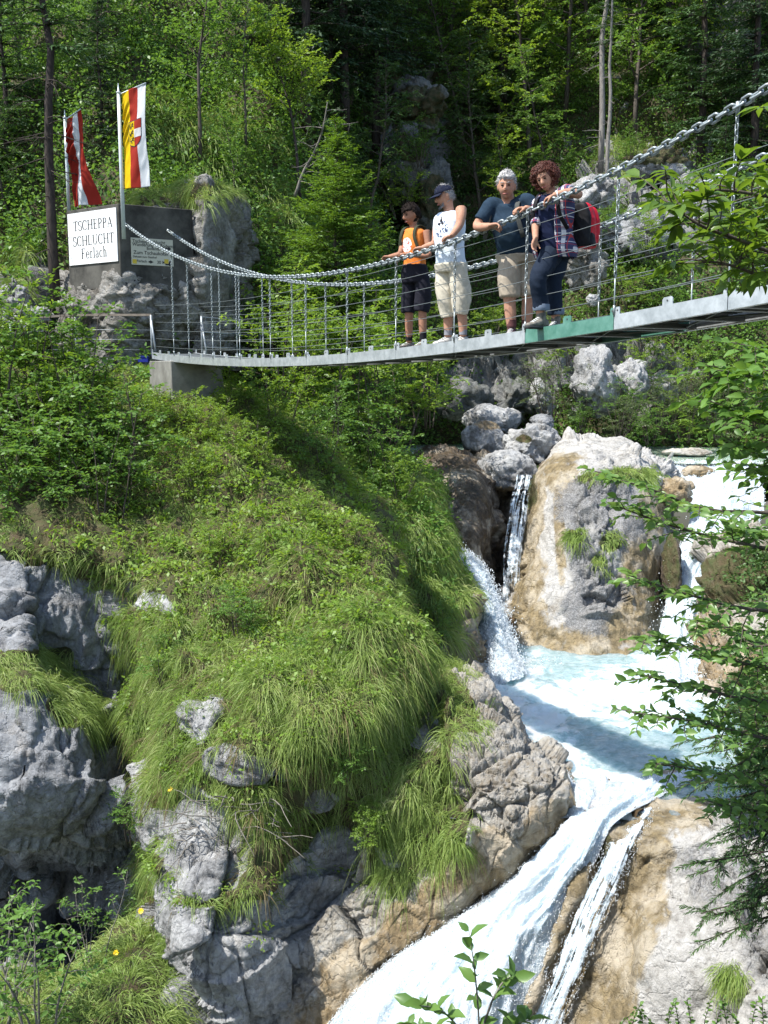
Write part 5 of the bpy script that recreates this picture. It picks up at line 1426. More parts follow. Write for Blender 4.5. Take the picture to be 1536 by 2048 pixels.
PROTO = {}
def proto(key, fn, wm, lm, *a, **k):
    wood, lf = fn(*a, **k)
    PROTO[key] = (wood, lf, wm, lm)
MESH = {}
def plant(key, name, cat, px, py, Y, label, scale=1.0, rot=0.0, group=None, lean=(0, 0), sz=None, wm=None, lm=None, base=None, parts=("trunk", "crown")):
    """stand one plant of a kind at the place of the photo where its foot is"""
    w, l, wm0, lm0 = PROTO[key]
    root = empty(name, at(px, py, Y) if base is None else base)
    tag(root, label, cat, group)
    mats_ = (wm or wm0, lm or lm0)
    for part, acc, m in ((parts[0], w, mats_[0]), (parts[1], l, mats_[1])):
        if not acc.V: continue
        k = (key, part, m.name)
        if k not in MESH:
            o = acc.build(part, m, None); MESH[k] = o.data
        else:
            o = bpy.data.objects.new(part, MESH[k]); COL.objects.link(o)
        o.parent = root
    root.scale = (scale, scale, scale if sz is None else sz)
    root.rotation_euler = (lean[0], lean[1], rot)
    return root

proto('tall_a', decid, M_bark, M_leaf_fresh, 1, 9.0, .10, 2.7, 34, .15, 1.7, tr=.10, subs=9)
proto('tall_b', decid, M_bark, M_leaf_mid, 2, 9.0, .12, 2.9, 32, .15, 1.7, tr=.10, subs=9, droop=.4)
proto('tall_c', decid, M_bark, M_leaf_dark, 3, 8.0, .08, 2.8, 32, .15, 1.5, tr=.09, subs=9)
proto('slim', decid, M_bark, M_leaf_fresh, 4, 5.0, .25, 1.6, 20, .11, 1.5, tr=.05, subs=8, droop=-.3)
proto('bush_a', decid, M_bark, M_leaf_fresh, 5, 1.9, .12, 1.3, 37, .075, 1.35, stems=6, tr=.03, subs=7)
proto('bush_b', decid, M_bark, M_leaf_mid, 6, 1.6, .08, 1.2, 40, .07, 1.35, stems=7, tr=.03, subs=7)
proto('bush_c', decid, M_bark, M_leaf_willow, 7, 2.2, .15, 1.2, 43, .075, 1.35, stems=9, tr=.025, subs=7, aspect=.34, spread=.4)
proto('stems', decid, M_bark_dark, M_leaf_fresh, 8, 2.8, .12, .95, 60, .095, 1.7, stems=12, tr=.024, subs=5, spread=.26, aspect=.48, droop=.1)
proto('herb', decid, M_leaf_mid, M_leaf_fresh, 9, .55, .1, .42, 16, .06, .9, stems=6, tr=.008, subs=4, spread=.5)
proto('spruce_a', spruce, M_bark_dark, M_needle, 11, 12.0, 2.3, 26, 7, base=.08, tr=.15, sprL=.17, sprW=.05, dens=.62)
proto('spruce_b', spruce, M_bark_dark, M_needle_dark, 12, 13.0, 2.5, 26, 7, base=.14, tr=.16, sprL=.18, sprW=.05, dens=.6, droop=.5)
proto('young', spruce, M_bark, M_needle_bright, 13, 5.8, 2.05, 36, 9, base=.02, tr=.06, sprL=.095, sprW=.032, dens=1.15, droop=.10, power=.75)
proto('bare_spruce', spruce, M_bark_dark, M_needle, 14, 13.0, 1.5, 20, 5, base=.42, tr=.125, sprL=.16, sprW=.045, dens=.6, deadlow=26)
proto('thin_pine', spruce, M_bark_pale, M_needle, 15, 12.5, 1.1, 14, 4, base=.50, tr=.105, sprL=.15, sprW=.04, dens=.5, deadlow=14, power=.5)
proto('larch', decid, M_bark_dark, M_leaf_fresh, 16, 4.7, .40, 2.1, 22, .10, 1.8, tr=.055, subs=11, droop=-.25, top=.5, aspect=.5)

R = math.radians
# --- the wood on the far slope
wood_list = [
    # key, name, cat, px, py, Y, scale, rot, label
    ('tall_a', 'beech_tree', 1060, 330, 39, 1.0, .3, "broad green beech in the middle of the slope above the grey-haired man"),
    ('tall_b', 'beech_tree', 1130, 240, 41, 1.05, 2.1, "beech right of centre high on the slope, left of the pale bare trunk"),
    ('tall_a', 'beech_tree', 960, 180, 43, 1.0, 4.0, "bushy beech at the top of the slope above the cap-wearing man"),
    ('tall_b', 'beech_tree', 1270, 260, 38, .95, 5.0, "bright beech right of the pale double trunk"),
    ('tall_a', 'beech_tree', 1180, 120, 44, 1.1, 1.0, "beech at the top edge of the photo behind the pale bare trunk"),
    ('tall_b', 'beech_tree', 1050, 60, 46, 1.1, 3.3, "beech on the skyline left of the pale bare trunk"),
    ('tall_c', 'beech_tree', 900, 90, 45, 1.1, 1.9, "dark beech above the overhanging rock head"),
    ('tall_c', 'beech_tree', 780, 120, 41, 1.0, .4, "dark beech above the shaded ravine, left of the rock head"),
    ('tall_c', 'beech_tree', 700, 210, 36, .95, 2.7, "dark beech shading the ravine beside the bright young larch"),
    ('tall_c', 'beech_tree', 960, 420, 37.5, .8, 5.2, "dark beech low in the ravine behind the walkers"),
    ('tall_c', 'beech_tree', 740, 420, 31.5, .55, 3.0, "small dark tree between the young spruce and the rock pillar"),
    ('tall_a', 'beech_tree', 1380, 180, 39, 1.0, 2.0, "beech in front of the spruces at the upper right"),
    ('tall_c', 'beech_tree', 860, 20, 50, 1.15, 4.1, "dark beech on the top edge above the ravine"),
    ('tall_a', 'beech_tree', 250, 240, 29.5, .70, 1.2, "leafy tree behind the yellow, red and white banner"),
    ('tall_b', 'beech_tree', 60, 300, 29, .72, 2.2, "leafy tree at the left edge above the bare spruce stem"),
    ('tall_a', 'beech_tree', 175, 330, 27.5, .55, 4.4, "leafy tree behind the two flagpoles"),
    ('tall_b', 'beech_tree', 300, 80, 33, .8, 5.1, "leafy tree at the top left above the banners"),
    ('tall_c', 'beech_tree', 30, 470, 25.5, .5, .2, "dark leafy tree at the left edge above the pale rocks"),
    ('tall_b', 'beech_tree', 450, 120, 33, .75, 3.7, "leafy tree left of the bright young larch at the top"),
    ('tall_a', 'beech_tree', 140, 90, 33, .85, .9, "leafy tree in the upper left corner behind the bare spruce"),
    ('tall_c', 'beech_tree', 570, 120, 33.5, .75, 3.1, "dark tree behind the crown of the bright young larch"),
    ('slim', 'sapling', 492, 290, 27.2, .8, 2.0, "slim dark-stemmed sapling left of the bright young larch"),
    ('slim', 'sapling', 400, 320, 26.5, 1.1, .5, "slender crooked sapling right of the yellow banner"),
    ('slim', 'sapling', 1010, 520, 35, .9, 3.0, "light green sapling between the two older walkers"),
    ('slim', 'sapling', 470, 430, 25.8, .5, 4.0, "small sapling on the grassy slope above the rock pillar"),
    ('spruce_b', 'spruce_tree', 1500, 400, 35, 1.0, .5, "dark spruce on the right edge behind the chains"),
    ('spruce_a', 'spruce_tree', 1400, 330, 36.5, 1.0, 2.5, "spruce left of the dark spruce at the right edge"),
    ('spruce_b', 'spruce_tree', 1330, 200, 40, 1.0, 1.5, "spruce high on the slope above the grey outcrop"),
    ('spruce_a', 'spruce_tree', 1560, 250, 39, 1.1, 4.5, "spruce cut by the upper right corner of the photo"),
    ('spruce_b', 'spruce_tree', 640, 60, 36, 1.0, 3.5, "dark spruce on the top edge above the bright young larch"),
    ('spruce_b', 'spruce_tree', 540, 20, 37, 1.0, .9, "dark spruce at the top between the grey rock and the leafy trees"),
    ('spruce_b', 'spruce_tree', 720, -20, 42, 1.1, 5.9, "dark spruce on the skyline above the ravine"),
    ('spruce_b', 'spruce_tree', 660, 190, 33.5, .78, 2.2, "dark spruce on the ravine edge behind the leaning dead pine"),
    ('spruce_a', 'spruce_tree', 20, 420, 26.5, .62, 1.1, "spruce at the left edge beside the bare spruce stem"),
    ('spruce_b', 'spruce_tree', 210, 420, 26.0, .42, 2.9, "small dark spruce between the two banners"),
    ('spruce_a', 'spruce_tree', 1440, 520, 33, .42, .1, "small spruce on the slope behind the upper right branch"),
    ('spruce_b', 'spruce_tree', 612, 262, 30.8, 1.05, 1.7, "tall dark spruce directly behind the bright young larch"),
    ('spruce_b', 'spruce_tree', 690, 262, 33.5, 1.05, 4.7, "tall dark spruce right of the bright young larch"),  # added to cast shade on the ravine rocks
    ('spruce_b', 'spruce_tree', 752, 300, 36.5, 1.0, .7, "tall dark spruce in the gully left of the rock head"),  # also added as a shade caster for the ravine
    ('tall_a', 'beech_tree', 1010, 240, 41.5, .9, 2.3, "leafy beech on the slope above the two older walkers"),
    ('tall_b', 'beech_tree', 1110, 420, 36.5, .6, .8, "small beech behind the red-haired woman"),
    ('tall_a', 'beech_tree', 1260, 150, 42, 1.0, 4.8, "bright beech near the top edge right of the pale trunks"),
    ('tall_b', 'beech_tree', 1330, 60, 45, 1.1, 1.1, "bright beech on the skyline left of the right spruces"),
    ('tall_a', 'beech_tree', 1470, 120, 42, 1.0, 3.6, "beech at the upper right behind the chain"),
    ('tall_b', 'beech_tree', 930, 300, 41, .8, .1, "dim beech in the gully above the cap-wearing man"),
    ('tall_a', 'beech_tree', 830, 60, 46, 1.0, 2.9, "beech high above the ravine in the middle of the top edge"),
    ('spruce_b', 'spruce_tree', 1000, 300, 41, .8, 3.6, "dark spruce in the shaded gully above the grey-haired man"),
]
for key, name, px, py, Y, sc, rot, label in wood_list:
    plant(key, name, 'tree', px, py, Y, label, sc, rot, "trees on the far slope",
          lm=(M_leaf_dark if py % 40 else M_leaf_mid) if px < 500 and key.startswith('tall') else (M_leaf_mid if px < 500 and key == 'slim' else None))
# unseen spruces added beyond the top edge to shade the ravine
for i, (px, py, Y, sc) in enumerate([(560, -140, 38.5, 1.2), (660, -170, 41, 1.2), (480, -120, 38, 1.1), (760, -200, 46, 1.2), (380, -160, 38, 1.0)]):
    plant('spruce_b', 'spruce_tree', 'tree', px, py, Y, "unseen dark spruce added above the top edge to shade the ravine", sc, i * 1.3, "added spruces out of view")

plant('bare_spruce', 'spruce_tree', 'tree', 112, 612, 22.4, "tall spruce with a bare dark stem and dead lower branches left of the flags", 1.0, .4)
plant('thin_pine', 'pine_tree', 'tree', 1201, 345, 33, "tall thin pine with a pale bare trunk on the right slope", 1.0, .7, wm=M_bark_pale)
plant('thin_pine', 'pine_tree', 'tree', 1213, 380, 32.6, "thinner pale trunk close beside the tall thin pine", .72, 3.1, wm=M_bark_pale)
plant('young', 'spruce_tree', 'tree', 672, 735, 24.2, "bright yellow-green young spruce behind the middle of the bridge", 1.0, .2)
plant('larch', 'larch_tree', 'tree', 600, 395, 27.6, "bright sunlit young larch with spreading crown at the top centre left", .98, 1.0)
plant('thin_pine', 'pine_tree', 'tree', 690, 10, 43, "distant thin grey trunk at the top edge of the photo", .8, 2.0)

# dead pine, leaning
rng = np.random.default_rng(77)
dr = empty("dead_pine", at(590, 392, 26)); tag(dr, "leaning dead pine with bare grey branches above the young spruce", "tree")
acc = Acc()
tp = cr(np.array([at(590, 392, 26), at(606, 345, 26), at(628, 305, 25.9), at(645, 260, 25.8), at(655, 205, 25.7)]), 14)
tube(acc, tp, np.linspace(.04, .014, 14), 7)
for i in range(2, 13):
    for q in range(1):
        lp = bend(tp[i], np.array([rng.normal(), rng.normal() * .6, -.15 + rng.random() * .4]), rng.uniform(.3, .9), 4, rng, -.2, .5)
        tube(acc, lp, np.linspace(.014, .004, 5), 4, False)
        for k in (2, 3): tube(acc, bend(lp[k], rng.normal(size=3), .25, 2, rng), [.006, .004, .002], 3, False)
acc.build("trunk", M_dead, dr)
lf = Acc()
for i in range(60):
    c = tp[rng.integers(8, 14)] + rng.normal(size=3) * np.array([.5, .4, .3])
    sprigs(lf, bend(c, rng.normal(size=3), .25, 2, rng), rng, 12, .1, .02)
lf.build("crown", M_needle, dr)

# --- bushes: far bank and slope
G2 = "bushes on the far bank"
for key, px, py, Y, sc, rot, label in [
    ('bush_c', 1100, 845, 27.3, 1.0, .2, "dense upright bush on the far bank left of the tall pale block"),
    ('bush_b', 1160, 868, 26.8, .6, 1.2, "low bush at the foot of the tall pale block"),
    ('bush_c', 1235, 885, 26.2, .75, 2.2, "willow bush with a thin pale stem above the huge boulder"),
    ('bush_b', 1300, 890, 26.6, .7, 3.2, "rounded bush on the bank right of the huge boulder"),
    ('bush_a', 1370, 885, 27.2, .8, 4.2, "light green bush at the back of the upper pool"),
    ('bush_c', 1440, 880, 27.0, .9, 5.2, "willow bush at the far right of the upper pool"),
    ('bush_b', 1290, 800, 28.4, .7, .7, "bush growing between the pale blocks under the bridge"),
    ('bush_a', 1370, 790, 28.6, .8, 1.7, "bush above the upper pool under the right of the bridge"),
    ('bush_c', 1080, 700, 30.0, .8, 2.7, "bush under the green deck panel"),
    ('bush_b', 1180, 640, 30.5, .6, 3.7, "low bush beside the small round stone behind the bridge"),
    ('bush_a', 1260, 620, 30.4, .7, 4.7, "bush with arching twigs behind the right rail wires"),
    ('bush_b', 1340, 640, 30.2, .8, 5.7, "bush behind the rail wires near the upper right branch"),
    ('bush_a', 985, 700, 31, .8, .3, "dark bush in the shade behind the deck below the walkers"),
    ('bush_b', 842, 335, 34.4, 1.0, 1.5, "dark bush growing on the ravine rock under the overhanging head"),
    ('bush_a', 800, 440, 33.6, 1.0, 2.5, "bush at the foot of the dark ravine pillar above the boy"),
    ('bush_b', 1225, 470, 30.6, .7, 2.5, "low bush in front of the grey cliff block behind the chains"),
    ('bush_a', 1300, 520, 30.8, .8, 3.5, "light bush below the grey cliff block behind the rail wires"),
    ('bush_b', 1250, 850, 27.4, .8, .5, "rounded bush between the pale blocks and the huge boulder"),
    ('bush_c', 1330, 860, 27.4, .9, 1.5, "tall willow bush at the back edge of the upper pool"),
    ('bush_a', 1130, 740, 29.0, .8, 2.5, "bush beside the tall pale block just under the deck"),
    ('bush_a', 1290, 740, 29.2, .9, 3.5, "bush behind the narrow pale block below the deck"),
    ('bush_b', 1420, 760, 29.0, 1.0, 4.5, "bush under the deck near the right edge"),
    ('bush_a', 1500, 820, 28.4, 1.0, 5.5, "bush at the right edge above the upper pool"),
    ('bush_b', 1260, 330, 34.2, .8, 1.3, "bush on the grassy crest right of the pale trunks"),
    ('bush_b', 1380, 420, 32.4, .8, 2.3, "bush on the grey cliff block behind the chains"),
    ('bush_a', 900, 620, 31.5, .8, 3.3, "bush in the gloom behind the cap-wearing man")]:
    plant(key, 'bush', 'bush', px, py, Y, label, sc, rot, G2)
# --- bushes round the left end of the bridge and on the knoll
G3 = "bushes on the knoll"
for key, px, py, Y, sc, rot, label in [
    ('bush_a', 560, 810, 19.6, 1.17, .1, "leafy bush just right of the concrete pier"),
    ('bush_a', 640, 860, 20.0, 1.38, 1.1, "leafy bush under the middle of the bridge"),
    ('bush_b', 720, 910, 20.2, 1.38, 2.1, "bush under the deck below the boy"),
    ('bush_a', 800, 890, 20.8, 1.45, 3.1, "light bush overhanging the shaded rapids"),
    ('bush_a', 850, 855, 21.5, 1.17, 4.1, "outermost bush reaching right over the stream below the walkers"),
    ('bush_b', 760, 970, 19.2, 0.97, 5.1, "low bush on the crest above the rear hump"),
    ('bush_a', 600, 745, 23.0, 1.31, 6.0, "sunny willow bush behind the rail wires at the bridge middle"),
    ('bush_a', 740, 750, 24.0, 1.31, .6, "sunny bush behind the rail wires left of the boy"),
    ('bush_a', 870, 735, 25.5, 0.97, 1.6, "small bright bush behind the deck at the feet of the boy"),
    ('bush_b', 520, 730, 23.5, 0.97, 2.6, "bush at the foot of the rock pillar behind the chains"),
    ('stems', 120, 915, 17.0, 1.05, .3, "tall many-stemmed hazel bush at the left edge of the knoll"),
    ('stems', 20, 910, 17.3, 1.2, 1.3, "many-stemmed bush cut by the left edge of the photo"),
    ('stems', 210, 890, 17.6, 0.62, 2.3, "many-stemmed bush between the hazel and the concrete pier"),
    ('bush_a', 300, 845, 17.8, 0.36, 3.3, "low leafy bush in front of the concrete pier"),
    ('bush_b', 120, 1020, 15.9, 1.31, 4.3, "dark bush on the left brink of the knoll"),
    ('bush_b', 20, 1050, 15.6, 1.24, 5.3, "dark bush at the left edge above the cliff"),
    ('bush_b', 225, 1070, 15.4, 1.10, .8, "bush overhanging the shaded cliff"),
    ('bush_a', 420, 905, 17, 0.55, 1.8, "low bright bush at the top of the sunny grass"),
    ('bush_a', 510, 960, 16.3, 0.54, 2.8, "low bush in the middle of the sunny grass"),
    ('bush_b', 640, 960, 17, 0.72, 3.8, "low bush on the right shoulder of the sunny grass"),
    ('bush_a', 690, 1140, 14.7, 0.50, 4.8, "small bush on the sunny hump above the hanging grass"),
    ('bush_b', 480, 1280, 12.8, 0.48, 5.8, "small rowan-like bush in the middle of the hanging grass"),
    ('bush_b', 330, 1370, 12.9, 0.46, .9, "small bush on the left rim of the hanging grass"),
    ('bush_b', 870, 1300, 16.6, 0.58, 1.9, "fern-like bush in the shade left of the white fall"),
    ('bush_b', 590, 1580, 11.4, 0.41, 2.9, "small bush growing below the white rock in the hanging grass"),
    ('bush_a', 740, 1690, 11.2, 0.31, 3.9, "small bright plant low on the hanging grass near the cliff foot"),
    ('bush_b', 690, 1560, 11.3, 0.43, 4.9, "dark small bush under the hanging grass hump"),
    ('bush_a', 560, 900, 17.6, .75, 1.5, "leafy bush on the knoll crest below the deck"),
    ('bush_b', 660, 905, 18.4, .8, 2.5, "leafy bush on the crest in the shadow of the deck"),
    ('bush_a', 480, 850, 18.2, .6, 3.5, "light bush at the foot of the pier on its right"),
    ('bush_b', 740, 1040, 17.4, .55, 4.5, "low bush where the knoll meets the rear hump"),
    ('bush_a', 800, 1010, 18.3, .55, 5.5, "bright low bush on top of the rear hump"),
    ('bush_a', 600, 1080, 15.1, .42, .4, "pale green low bush near the middle of the sunny knoll"),
    ('bush_a', 430, 1130, 14.2, .40, 1.4, "pale green low bush on the left half of the sunny knoll"),
    ('bush_b', 560, 1190, 13.6, .36, 2.4, "low herb bush above the hanging grass"),
    ('bush_a', 400, 1010, 15.8, .5, 3.4, "low bush on the sunny grass beside the shaded left brink"),
    ('bush_b', 610, 1330, 12.2, .30, 4.4, "tiny bush inside the long hanging grass"),
    ('bush_b', 700, 1400, 11.8, .28, 5.4, "tiny bush low on the right of the hanging grass"),
    ('bush_b', 60, 960, 16.6, 1.1, 2.2, "lush bush at the left edge under the many-stemmed bush"),
    ('bush_a', 180, 950, 16.6, .9, 3.2, "lush light bush left of the sunny grass"),
    ('bush_a', 345, 905, 17.6, .62, 1.1, "light leafy bush half hiding the foot of the concrete pier"),
    ('bush_b', 40, 880, 17.2, 1.75, .9, "largest leafy bush at the left edge of the knoll"),
    ('bush_b', 160, 900, 17.0, 1.5, 1.9, "big dark leafy bush under the railing at the left"),
    ('bush_b', 240, 985, 16.2, 1.25, 2.9, "dark leafy bush left of the sunny grass above the shaded cliff"),
    ('bush_b', 265, 1690, 12.3, 0.48, 5.9, "small bush in the cleft beside the pale rock rib")]:
    plant(key, 'bush', 'bush', px, py, Y, label, sc, rot, G3, parts=("stem", "foliage"))

# --- foreground lower left: loose bush with bare dead twigs
proto('loose', decid, M_dead, M_leaf_mid, 19, 2.4, .25, 1.0, 26, .085, .62, stems=5, tr=.035, subs=5, spread=.35, kind='leaf', aspect=.5)
plant('loose', 'bush', 'bush', 90, 2120, 9.4, "loose bush with bare twigs in the lower left corner", .95, .5, parts=("stem", "foliage"))
plant('loose', 'bush', 'bush', -20, 2110, 9.6, "loose bush cut by the lower left edge", .85, 2.5, parts=("stem", "foliage"))
plant('loose', 'bush', 'bush', 190, 1960, 10.8, "loose bush reaching up before the dark hollow", .55, 4.2, parts=("stem", "foliage"))

# ---------------------------------------------------------------- grass
def grass(name, V, ntuft, per, L, seed, weight=None, m=None, width=0.0075, droop=1.0, spread=0.16, down=0.5, kind='stuff', lift=0.0):
    """tufts of long blades that rise from the slope and hang over downhill"""
    rng = np.random.default_rng(seed)
    P, N = sample(V, ntuft, rng, weight)
    Lt = L * (0.40 + 0.95 * rng.random(ntuft) ** 1.3) * (1 + .35 * vnoise(P * 1.3, seed))
    hill = np.array([0, 0, -1.0]) - N * (-N[:, 2:3]); hill = nrm(hill + 1e-6)
    k = np.repeat(np.arange(ntuft), per); n = len(k)
    a = rng.random(n) * 6.28; rad = spread * np.sqrt(rng.random(n)) * 0.5
    T1 = nrm(np.cross(N, [0.3, 0.2, 1.0])); T2 = np.cross(N, T1)
    off = T1[k] * (np.cos(a) * rad)[:, None] + T2[k] * (np.sin(a) * rad)[:, None]
    base = P[k] + off - N[k] * 0.02
    lean = rng.normal(size=(ntuft, 2)) * .7
    lv = T1 * lean[:, :1] + T2 * lean[:, 1:]
    d0 = nrm(lv[k] + N[k] * 0.75 + np.array([0, 0, 0.75]) + hill[k] * down * .6 + off / (spread + 1e-6) * 1.6 + rng.normal(size=(n, 3)) * .28)
    l = Lt[k] * (0.5 + .7 * rng.random(n))
    g = (np.array([0, 0, -1.0]) + hill[k] * .25) * (droop * (0.6 + .9 * rng.random(n)))[:, None]
    s = np.array([0, .3, .58, .82, 1.0])
    C = base[:, None] + l[:, None, None] * (d0[:, None] * (s - .18 * s ** 2)[None, :, None] + g[:, None] * (0.62 * s ** 2.2)[None, :, None])
    view = nrm(-C[:, 2] + rng.normal(size=(n, 3)) * 4)
    side = nrm(np.cross(C[:, -1] - C[:, 0], view))
    wd = width * np.array([.8, 1.0, .85, .5])
    Lf = C[:, :4] + side[:, None] * wd[None, :, None] * .5; Rt = C[:, :4] - side[:, None] * wd[None, :, None] * .5
    W = np.concatenate([Lf, Rt, C[:, 4:5]], 1)
    b = np.arange(n)[:, None, None] * 9
    q = (b + np.array([[[0, 4, 5, 1], [1, 5, 6, 2], [2, 6, 7, 3]]])).reshape(-1, 4)
    t3 = (b + np.array([[[3, 7, 8]]])).reshape(-1, 3)
    o = build(name, W.reshape(-1, 3), [q, t3], m or M_grass)
    o["kind"] = kind
    return o

px, py = proj(V_knoll)
gm = (1 - np.clip(krock * 1.25, 0, 1)) * (px < 860) * (py > 700)
bare = np.clip(blobs(V_knoll, [(640, 1590, 120, 60), (600, 1720, 160, 60), (520, 1990, 260, 130), (110, 1010, 140, 70)]), 0, 1)
gm = (np.clip(gm * (1 - .85 * bare), 0, 1) + 0.02 * (py < 1750)) * (.15 + .85 * sstep(-220, -40, px))
gtop = gm * sstep(1330, 1180, py); glow = gm * sstep(1150, 1260, py)
grass("sunny_grass", V_knoll, 6500, 14, 0.28, 1, gtop, width=.0095, droop=.75, down=.35)
grass("hanging_grass", V_knoll, 7000, 18, 0.31, 2, glow, width=.0062, droop=1.0, down=.5)
grass("dry_grass", V_knoll, 1700, 16, 0.36, 3, glow + gtop * .6, m=M_drygrass, width=.007, droop=1.2, down=.8)
px, py = proj(V_rear)
grass("rear_grass", V_rear, 2200, 20, 0.40, 4, 1 - np.clip(rr * 1.2, 0, .98), width=.011, droop=1.1, down=.7)
grass("ledge_grass", V_ledge, 950, 24, 0.36, 5, np.clip(lgrass, 0, 1) ** 1.5 + 1e-6, width=.0065, droop=1.25, down=.9)
grass("bank_grass", V_bank, 1700, 20, 0.42, 6, None, width=.0075, droop=.9, down=.6)
px, py = proj(V_cliff)
grass("cliff_grass", V_cliff, 420, 22, 0.34, 7, np.clip(cg, 0, 1) ** 1.5 + 1e-7, width=.007, droop=1.2, down=.8)
grass("pillar_grass", V_pil, 420, 20, 0.36, 8, np.clip(blobs(V_pil, [(330, 385, 110, 26), (445, 378, 36, 14)]), 0, 1) + 1e-7, width=.012, droop=.9)
grass("boulder_grass", V_cb, 200, 22, 0.25, 9, np.clip(blobs(V_cb, [(1240, 948, 60, 14), (1290, 950, 30, 14), (1152, 1072, 20, 12), (1222, 1080, 18, 16), (1200, 1120, 16, 16)]), 0, 1) ** 2 + 1e-7, width=.012, droop=1.0)
grass("slab_grass", V_slab, 26, 26, 0.26, 10, np.clip(blobs(V_slab, [(1455, 1945, 22, 20)]), 0, 1) ** 2 + 1e-9, width=.006, droop=1.1)
px, py = proj(V_hill)
hg = np.clip(blobs(V_hill, [(430, 300, 110, 100), (330, 260, 80, 90), (1280, 310, 70, 40), (1240, 480, 60, 60), (560, 420, 60, 60), (40, 530, 60, 60)]), 0, 1)
grass("slope_grass", V_hill, 2600, 16, 0.55, 11, hg + 1e-7, width=.022, droop=.9)

# ---------------------------------------------------------------- ground cover: leaves no one could count
def cover(name, V, nclump, per, leafL, rad, seed, m, weight=None, height=0.3, aspect=.6):
    rng = np.random.default_rng(seed)
    P, N = sample(V, nclump, rng, weight)
    k = np.repeat(np.arange(nclump), per); n = len(k)
    r = rad * (0.5 + rng.random(nclump))
    o = rng.normal(size=(n, 3)); o = nrm(o) * (rng.random(n) ** .5)[:, None]
    o[:, 2] = np.abs(o[:, 2]) * height / rad
    base = P[k] + o * r[k][:, None] + N[k] * .04
    D = nrm(o * np.array([1, 1, .2]) + rng.normal(size=(n, 3)) * .6)
    acc = Acc(); l = leafL * (.6 + .7 * rng.random(n))
    leaves(acc, base, D, np.array([0, 0, 1.0]) + N[k] * .4 + rng.normal(size=(n, 3)) * .45, l, l * aspect)
    ob = acc.build(name, m); ob["kind"] = "stuff"
    return ob
px, py = proj(V_hill)
hw = (1 - sstep(.3, .8, outc)) + .03
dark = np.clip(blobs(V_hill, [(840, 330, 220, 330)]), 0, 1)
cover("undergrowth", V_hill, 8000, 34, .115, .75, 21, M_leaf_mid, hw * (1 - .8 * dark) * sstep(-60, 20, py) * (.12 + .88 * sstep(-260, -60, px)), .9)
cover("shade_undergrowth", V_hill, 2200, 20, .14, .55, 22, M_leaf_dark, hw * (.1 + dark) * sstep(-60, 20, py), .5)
cover("herbs", V_knoll, 1500, 20, .075, .20, 23, M_leaf_fresh, gtop + .25 * glow * sstep(1500, 1250, proj(V_knoll)[1]), .22)
cover("low_herbs", V_knoll, 1000, 24, .05, .15, 24, M_leaf_fresh, glow + .02, .14)
cover("rear_herbs", V_rear, 420, 20, .085, .25, 25, M_leaf_mid, (1 - np.clip(rr * 1.2, 0, .98)) * sstep(1330, 1000, proj(V_rear)[1]), .3)
cover("bank_herbs", V_right, 500, 20, .07, .22, 26, M_leaf_dark, np.clip(blobs(V_right, [(1530, 1150, 60, 60), (1530, 1480, 80, 160)]), 0, 1) + .02, .2)
cover("ground_leaves", V_near, 600, 14, .07, .18, 27, M_leaf_mid, (proj(V_near)[1] > 2215) * (V_near[..., 1] > 1.5) + 0.0, .04)

# dry twigs lying on the low grass
rng = np.random.default_rng(5)
acc = Acc()
for i in range(46):
    a = at(rng.uniform(370, 560), rng.uniform(1590, 1690), 10.95 + rng.random() * .2)
    lp = bend(a, np.array([rng.uniform(-1, 1), -.3 + rng.normal() * .2, rng.uniform(-.35, .3)]), rng.uniform(.25, .8), 5, rng, -.15, .5)
    tube(acc, lp, np.linspace(.009, .003, 6), 4, False)
tw = acc.build("dry_twigs", M_dead); tw["kind"] = "stuff"

# yellow flowers on the rim
M_petal = mat("yellow_petals", (0.80, 0.52, 0.01), 0.5)
for i, (px, py, Y, lab) in enumerate([(344, 1274, 12.9, "yellow flower at the top of the left rim of the hanging grass"), (341, 1566, 11.6, "upper of two yellow flowers on the rim of the grass"), (340, 1578, 11.5, "lower of two yellow flowers on the rim of the grass"), (282, 1822, 11.3, "yellow flower beside the grass bank below the rock rib"), (232, 1906, 10.8, "yellow flower on the grass bank at the lower left")]):
    c = at(px, py, Y); fl = empty("flower", c - np.array([0, 0, .22])); tag(fl, lab, "flower")
    acc = Acc(); tube(acc, [c - Z * .22, c - Z * .1 + np.array([.01, 0, 0]), c], .004, 5); acc.build("stem", M_leaf_mid, fl)
    acc = Acc(); a = np.arange(9) * 6.28 / 9
    D = np.stack([np.cos(a), np.sin(a) * .6 - .3, np.sin(a) * .8 + .3], -1)
    leaves(acc, np.repeat(c[None], 9, 0), D, np.repeat(np.array([[0, -1.0, .6]]), 9, 0), .042, .026); acc.build("petals", M_petal, fl)

